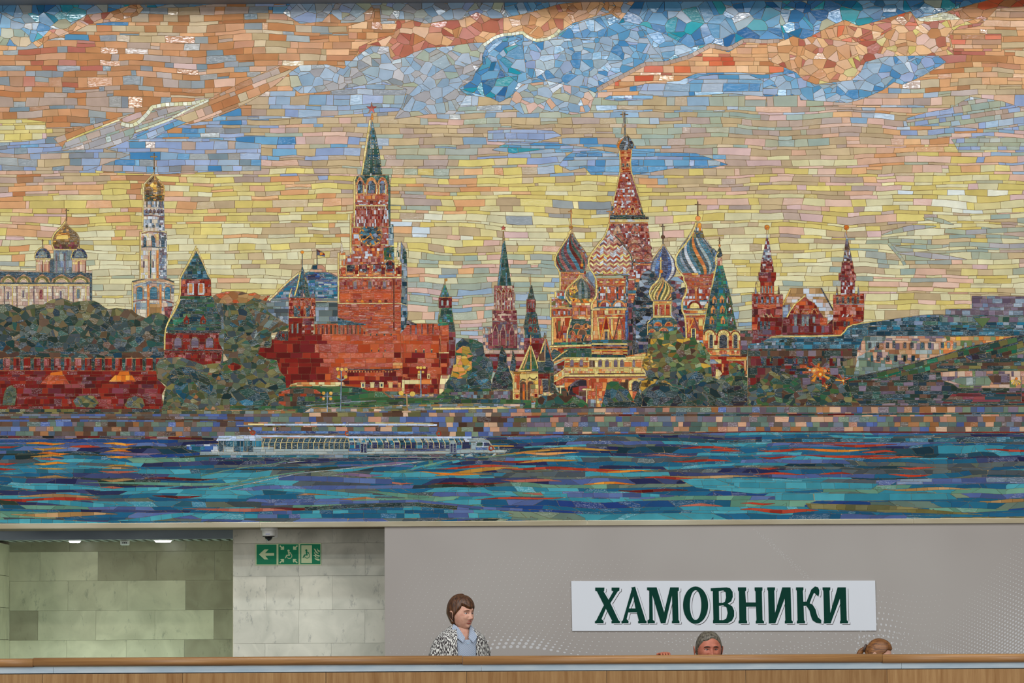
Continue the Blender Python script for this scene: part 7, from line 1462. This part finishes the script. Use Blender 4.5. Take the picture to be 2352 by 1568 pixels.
# ---- woman standing in a patterned cardigan
def stripes(name, c1, c2, sc, rot=0):
    m = mat(name, c1, .7, .2); n, l, b = nodes(m); tcn = n.new('ShaderNodeTexCoord'); mp_ = n.new('ShaderNodeMapping'); mp_.inputs['Rotation'].default_value = (0, rot, 0); w = n.new('ShaderNodeTexWave'); w.inputs['Scale'].default_value = sc; w.inputs['Distortion'].default_value = .6; w.inputs['Detail'].default_value = 1
    r = n.new('ShaderNodeValToRGB'); r.color_ramp.elements[0].position = .40; r.color_ramp.elements[1].position = .55; r.color_ramp.elements[0].color = (*lin(c1), 1); r.color_ramp.elements[1].color = (*lin(c2), 1)
    l.new(tcn.outputs['Object'], mp_.inputs[0]); l.new(mp_.outputs[0], w.inputs[0]); l.new(w.outputs[0], r.inputs[0]); l.new(r.outputs[0], b.inputs['Base Color']); return m
WX, _ = P2(1058, 1410, -3.0); YW = -3.0; Ztop = P2(1058, 1371, YW)[1]; Zchin = P2(1065, 1447, YW)[1]
HH = (Ztop-Zchin)/2*.98; hz = (Ztop+Zchin)/2-.004
wm = empty('person', (WX, YW, 0)); tag(wm, 'standing woman with short brown hair in a black and white cardigan over striped shirt', 'person')
sk1 = skinmat('skin_fair', 'd6a48c', 'c48a74'); hb = hairmat('hair_brown', '2c170d', '6b4222'); lipm = mat('lip_red', 'a2403a', .35)
face_rot = math.radians(47); Mh = Matrix.Translation((0.004, 0, hz)) @ Matrix.Rotation(face_rot, 4, 'Z') @ Matrix.Rotation(math.radians(3), 4, 'X') @ Matrix.Scale(HH/.115, 4)
Gh = head_grid(a=.080, d=.092, jaw=.78, nose=.95); hv = [tuple(p) for r in Gh for p in r]
body_pts = [(0, 0, .92, .15, .12), (0, 0, 1.06, .15, .12), (0, 0, 1.18, .14, .11), (0, -.0, 1.28, .10, .08), (.003, 0, hz-HH*.93, .056, .052), (.004, 0, hz-HH*.45, .054, .052),
 (-.12, .01, 1.30, .04), (-.19, .03, 1.10, .040), (-.19, -.06, .92, .036), (-.16, -.16, .86, .028), (.12, .01, 1.30, .04), (.19, .03, 1.10, .040), (.19, -.06, .92, .036), (.16, -.16, .86, .028),
 (-.09, 0, .80, .10), (-.10, 0, .46, .062), (-.10, .02, .10, .042), (-.10, -.10, .05, .036), (.09, 0, .80, .10), (.10, 0, .46, .062), (.10, .02, .10, .042), (.10, -.10, .05, .036)]
bed = [(0, 1), (1, 2), (2, 3), (3, 4), (4, 5), (3, 6), (6, 7), (7, 8), (8, 9), (3, 10), (10, 11), (11, 12), (12, 13), (0, 14), (14, 15), (15, 16), (16, 17), (0, 18), (18, 19), (19, 20), (20, 21)]
def with_fingers(P_, E_, wi, d, spread, s=1.0, bend=(0, 0, -.3)):
    """five short skinned chains rooted inside the palm"""
    w = Vector(P_[wi][:3]); d = Vector(d).normalized(); sp = Vector(spread).normalized(); bd_ = Vector(bend); palm = w+d*.05*s; pi_ = len(P_); P_.append((*palm, .024*s, .014*s)); E_.append((wi, pi_))
    for k, (o_, L_) in enumerate(((-.028, .030), (-.010, .036), (.009, .034), (.026, .027))):
        q = palm+sp*o_*s+d*.018*s; prev = pi_
        for a_ in range(3):
            P_.append((*q, (.0088-.001*a_)*s)); E_.append((prev, len(P_)-1)); prev = len(P_)-1; dd = (d+bd_*(a_+.5)).normalized(); q = q+dd*L_*.75*s
    q = w+d*.02*s-sp*.026*s; P_.append((*q, .011*s)); E_.append((wi, len(P_)-1)); prev = len(P_)-1
    for a_ in range(2): q = q+(d-sp*.6+bd_*.3*a_).normalized()*.028*s; P_.append((*q, (.0095-.001*a_)*s)); E_.append((prev, len(P_)-1)); prev = len(P_)-1
with_fingers(body_pts, bed, 9, (.1, -1, -.3), (1, 0, 0)); with_fingers(body_pts, bed, 13, (-.1, -1, -.3), (-1, 0, 0))
bv, bf = skin_body(body_pts, bed); Mb = Matrix.Rotation(math.radians(24), 4, 'Z')
merged('body', [(xf(bv, Mb), bf), (xf(hv, Mh), grid_faces()), ears(Mh, .080)], sk1, wm)
add_face(wm, Mh, Gh, (mat('brow_pale', '8a6048', .6), mat('lid_skin', 'b98b78', .5)), lipm, mat('iris_grey', '3c4448', .2), mouth_open=.004)
def hair_shell(name, Gd, M, m, parent, thickf, maskf):
    """scalp shell; where the signed mask turns negative it dips under the skin, which gives a soft hairline"""
    v, ok = [], []
    for j in range(NE+1):
        for i in range(NA):
            x, y, z = Gd[j][i]; th = 2*math.pi*i/NA; a_ = th if th <= math.pi else th-2*math.pi; sd = maskf(a_, z)
            f_ = min(1, max(0, (sd+.004)/.011)); f_ = f_*f_*(3-2*f_); t_ = -.006+(thickf(th, z)+.006)*f_
            p = Vector((x, y, z)); nrm = Vector((x, y*.8, z*.9)).normalized(); v.append(tuple(p+nrm*t_)); ok.append(sd > -.010)
    return mesh(name, xf(v, M), grid_faces(lambda i, j: ok[j*NA+i] and ok[(j+1)*NA+i] and ok[j*NA+(i+1) % NA]), m, parent, True)
def wmask(th, z):
    a = abs(th); lim = .052-.012*math.cos(th*3) if a < .9 else (.052-(a-.9)*.11 if a < 1.45 else (-.008-(a-1.45)*.32 if a < 1.75 else -.095))
    return z-lim
def wthick(th, z):
    a = min(th, 2*math.pi-th); return .011+.012*max(0, math.sin(z/.115*1.4))+(.008*min(1, max(0, a-1.4)*2))*(1 if z > -.06 else .3)+.0008*math.sin(th*17+z*60)
hair_shell('hair', Gh, Mh, hb, wm, wthick, wmask)
e = blob((.082, .006, -.046), (.005, .005, .006), 10); bmesh.ops.transform(e, matrix=Mh @ Matrix.Scale(-1, 4, (1, 0, 0)), verts=e.verts); bmobj('earring', e, mat('pearl', 'e8e4da', .15), wm, True)
card = mat('cardigan_knit', 'd8d4cc', .85, .1); n, l, b = nodes(card); tcn = n.new('ShaderNodeTexCoord'); mp_ = n.new('ShaderNodeMapping'); mp_.inputs['Scale'].default_value = (175, 175, 50); mp_.inputs['Rotation'].default_value = (0, .6, 0)
vv = n.new('ShaderNodeTexVoronoi'); vv.inputs['Scale'].default_value = 1; r = n.new('ShaderNodeValToRGB'); r.color_ramp.elements[0].position = .50; r.color_ramp.elements[1].position = .60; r.color_ramp.elements[0].color = (*lin('3a3234'), 1); r.color_ramp.elements[1].color = (*lin('dcd9d2'), 1)
l.new(tcn.outputs['Object'], mp_.inputs[0]); l.new(mp_.outputs[0], vv.inputs[0]); l.new(vv.outputs[0], r.inputs[0]); l.new(r.outputs[0], b.inputs['Base Color'])
shirt = stripes('striped_cotton', '4f6a8c', 'c8ccd4', 58, .35)
zn = hz-HH*.90                                                       # base of the neck
Rg = [(.86, 0, 0, .175, .135), (1.0, 0, 0, .178, .14), (1.12, 0, 0, .182, .142), (zn-.14, 0, 0, .188, .135), (zn-.09, 0, 0, .186, .128), (zn-.055, 0, 0, .172, .115), (zn-.03, 0, .004, .143, .10), (zn-.008, 0, .008, .105, .084), (zn+.016, 0, .010, .074, .068)]
loft('shirt', [(z, cx_, cy_, rx*.93, ry*.93) for z, cx_, cy_, rx, ry in Rg[:-1]]+[(zn+.005, 0, .010, .066, .062)], shirt, wm, Mb, skip=lambda z, t_: z > zn-.075 and abs(t_) < .10+(z-zn+.075)*6.5)
def cskip(z, t_): return -.42-max(0, z-zn+.05)*4 < t_ < .36+max(0, z-zn+.12)*2.5+max(0, z-zn+.03)*4
loft('cardigan', Rg, card, wm, Mb, skip=cskip, thick=.012)
for s in (-1, 1):
    v = [(s*.040, -.136, zn-.098), (s*.080, -.112, zn-.060), (s*.086, -.045, zn+.002), (s*.064, -.02, zn+.036), (s*.046, -.066, zn+.010), (s*.014, -.112, zn-.062)]
    o = mesh('collar', xf(v, Mb), [tuple(range(6)) if s > 0 else tuple(range(6))[::-1]], shirt, wm); q = o.modifiers.new('t', 'SOLIDIFY'); q.thickness = .005
bm = blob((.0, -.133, zn-.105), (.005, .002, .005), 10); bmesh.ops.transform(bm, matrix=Mb, verts=bm.verts); bmobj('button', bm, mat('button_blue', 'a8c4d8', .3), wm, True)
sl = skin_body([(-.10, 0, zn-.07, .07), (-.165, .01, zn-.11, .062), (-.205, .03, 1.10, .060), (-.195, -.05, .95, .050), (-.175, -.12, .88, .040)], [(0, 1), (1, 2), (2, 3), (3, 4)]); s2 = skin_body([(.10, 0, zn-.07, .07), (.165, .01, zn-.11, .062), (.205, .03, 1.10, .060), (.195, -.05, .95, .050), (.175, -.12, .88, .040)], [(0, 1), (1, 2), (2, 3), (3, 4)])
merged('sleeves', [(xf(sl[0], Mb), sl[1]), (xf(s2[0], Mb), s2[1])], card, wm)
tr_ = skin_body([(0, 0, .90, .165, .13), (-.09, 0, .78, .115), (-.10, 0, .46, .078), (-.10, .02, .10, .066), (.09, 0, .78, .115), (.10, 0, .46, .078), (.10, .02, .10, .066)], [(0, 1), (1, 2), (2, 3), (0, 4), (4, 5), (5, 6)])
merged('trousers', [(xf(tr_[0], Mb), tr_[1])], mat('dark_cloth', '26262c', .85), wm)
for s in (-1, 1): bm = boxv(s*.10-.045, s*.10+.045, -.17, .07, .0, .085, .03); bmesh.ops.transform(bm, matrix=Mb, verts=bm.verts); bmobj('shoe', bm, darkm, wm, True)

def seated(name, X, Y, head_top, rot, lab, skinm, hairm, hh, hg, shirtm, face, hairfn, frot=None, hand_to=None, arm_raise=False):
    t = empty('person', (X, Y, 0)); tag(t, lab, 'person'); fr = rot if frot is None else frot
    hz_ = head_top-hh*1.02-.004; Mh_ = Matrix.Translation((0, -.02, hz_)) @ Matrix.Rotation(fr, 4, 'Z') @ Matrix.Rotation(face, 4, 'X') @ Matrix.Scale(hh/.115, 4); Mb_ = Matrix.Rotation(rot, 4, 'Z')
    zs = hz_-hh*1.12; B_ = [(0, .05, .56, .15, .12), (0, .05, .70, .15, .12), (0, .04, .84, .155, .11), (0, .03, zs-.05, .12, .08), (0, .015, zs+.01, .056, .055), (0, 0, zs+.07, .054, .052),
     (-.16, .03, zs-.06, .052), (-.21, .0, zs-.30, .045), (-.17, -.17, zs-.36, .037), (-.14, -.26, zs-.36, .028), (.16, .03, zs-.06, .052), (.21, .0, zs-.30, .045), (.17, -.17, zs-.36, .037), (.14, -.26, zs-.36, .028),
     (-.10, -.06, .54, .085), (-.12, -.30, .50, .066), (-.12, -.28, .10, .045), (-.12, -.36, .05, .036), (.10, -.06, .54, .085), (.12, -.30, .50, .066), (.12, -.28, .10, .045), (.12, -.36, .05, .036)]
    if hand_to:
        inv_ = Mb_.inverted(); w_ = inv_ @ (Vector(hand_to)-Vector((X, Y, 0))); B_[7] = (-.26, -.10, zs-.24, .045); B_[8] = ((-.26+w_.x)/2-.02, (w_.y-.10)/2+.02, (zs-.24+w_.z)/2-.02, .038); B_[9] = (w_.x, w_.y+.075, w_.z-.012, .028, .020)
    E_ = list(bed[:21])
    if hand_to: with_fingers(B_, E_, 9, (0, -1, .12), (1, 0, 0), 1.05, (0, 0, -.85))
    else: with_fingers(B_, E_, 9, (.1, -1, -.1), (1, 0, 0))
    with_fingers(B_, E_, 13, (-.1, -1, -.1), (-1, 0, 0)); bv_, bf_ = skin_body(B_, E_); Gd = head_grid(**hg); hv_ = [tuple(p) for r_ in Gd for p in r_]
    merged('body', [(xf(bv_, Mb_), bf_), (xf(hv_, Mh_), grid_faces()), ears(Mh_, hg.get('a', .076))], skinm, t); hairfn(t, Gd, Mh_)
    Rs = [(.50, 0, .05, .17, .14), (.62, 0, .05, .178, .145), (.78, 0, .045, .185, .14), (zs-.16, 0, .04, .20, .13), (zs-.09, 0, .035, .195, .115), (zs-.045, 0, .03, .16, .10), (zs-.01, 0, .025, .10, .082), (zs+.012, 0, .02, .068, .066)]
    loft('shirt', Rs, shirtm, t, Mb_); ar = []
    for s, i0 in ((-1, 6), (1, 10)):
        q = [(s*.11, .03, zs-.07, .07)]+[(*B_[i0+k][:3], (.066, .060, .050)[k]) for k in range(3)]
        v_, f_ = skin_body(q, [(0, 1), (1, 2), (2, 3)]); ar.append((xf(v_, Mb_), f_))
    merged('sleeves', ar, shirtm, t)
    q = skin_body([(0, .04, .54, .15, .12), (-.10, -.06, .54, .10), (-.12, -.30, .52, .08), (-.12, -.28, .12, .065), (.10, -.06, .54, .10), (.12, -.30, .52, .08), (.12, -.28, .12, .065)], [(0, 1), (1, 2), (2, 3), (0, 4), (4, 5), (5, 6)])
    merged('trousers', [(xf(q[0], Mb_), q[1])], mat('navy_cloth', '242a38', .85), t)
    for s in (-1, 1): bm = boxv(s*.12-.045, s*.12+.045, -.42, -.20, 0, .085, .03); bmesh.ops.transform(bm, matrix=Mb_, verts=bm.verts); bmobj('shoe', bm, darkm, t, True)
    return t, Gd, Mh_
# ---- man peering over the rail
Xm, _ = P2(1627, 1480, -3.02); Zm = P2(1627, 1450.5, -3.02)[1]; Hx, Hz = P2(1528, 1499, YR+.04)
sk2 = skinmat('skin_ruddy', 'c0745a', 'a85c46'); hg_ = hairmat('hair_grey', '3e352b', '7c7464', (90, 60, 60))
def mhair(t, Gd, M):
    def mask(th, z):
        a = abs(th); lim = .074+.010*math.cos(th*4-.6) if a < .75 else (.064-(a-.75)*.09 if a < 1.2 else (.022-(a-1.2)*.25 if a < 1.5 else -.055)); return z-lim
    hair_shell('hair', Gd, M, hg_, t, lambda th, z: .0045+.007*max(0, z/.115)+.0005*math.sin(th*23+z*50), mask)
m_, Gm, Mm = seated('man', Xm, -3.02, Zm, math.radians(6), 'man with short grey hair peering over the rail, one hand on it', sk2, hg_, .122, dict(a=.084, d=.094, jaw=.76, nose=1.1), mat('grey_shirt', '6c7076', .85), math.radians(6), mhair, math.radians(10), (Hx, YR+.04, zr1+.014))
add_face(m_, Mm, Gm, (mat('brow_dark', '3a2a20', .7), mat('lid_ruddy', '9a6454', .5)), mat('lip_dull', '9a5a4c', .45), mat('iris_dark', '2a2622', .2))
# ---- bowed head with a pony tail
Xf, _ = P2(2016, 1480, -3.02); Zf = P2(2016, 1468, -3.02)[1]; ha = hairmat('hair_auburn', '5a3418', '9c6430', (7, 60, 110))
def fhair(t, Gd, M):
    def mask(th, z):
        a = abs(th); lim = .060 if a < .7 else (.060-(a-.7)*.085 if a < 1.5 else -.07); return z-lim
    hair_shell('hair', Gd, M, ha, t, lambda th, z: .008+.007*max(0, z/.115)+.0005*math.sin(th*31), mask)
    q = skin_body([(0, .092, .030, .016), (0, .120, .028, .020), (0, .140, -.010, .026), (0, .135, -.065, .022), (0, .125, -.12, .008)], [(0, 1), (1, 2), (2, 3), (3, 4)]); merged('pony_tail', [(xf(q[0], M), q[1])], ha, t)
    clip = mat('hair_tie', '54443e', .5); R_ = []
    v, f = [], []
    for i in range(20):
        for j in range(8): a_, b__ = 2*math.pi*i/20, 2*math.pi*j/8; r_ = .022+.009*math.cos(b__); v.append((r_*math.cos(a_), .106+.009*math.sin(b__), .034+r_*math.sin(a_)))
    for i in range(20):
        for j in range(8): f.append((i*8+j, ((i+1) % 20)*8+j, ((i+1) % 20)*8+(j+1) % 8, i*8+(j+1) % 8))
    mesh('hair_tie', xf(v, M), f, clip, t, True)
g_, Gg, Mg = seated('girl', Xf, -3.02, Zf, math.radians(60), 'person with auburn pony tail whose bowed head shows over the rail', sk1, ha, .112, dict(a=.074, d=.094, jaw=.74, nose=.9), mat('cream_shirt', 'b8ac98', .85), math.radians(14), fhair, math.radians(72))
add_face(g_, Mg, Gg, (mat('brow_auburn', '6a4424', .7), mat('lid_fair', 'b98b78', .5)), lipm, mat('iris_hazel', '4a3a24', .2))
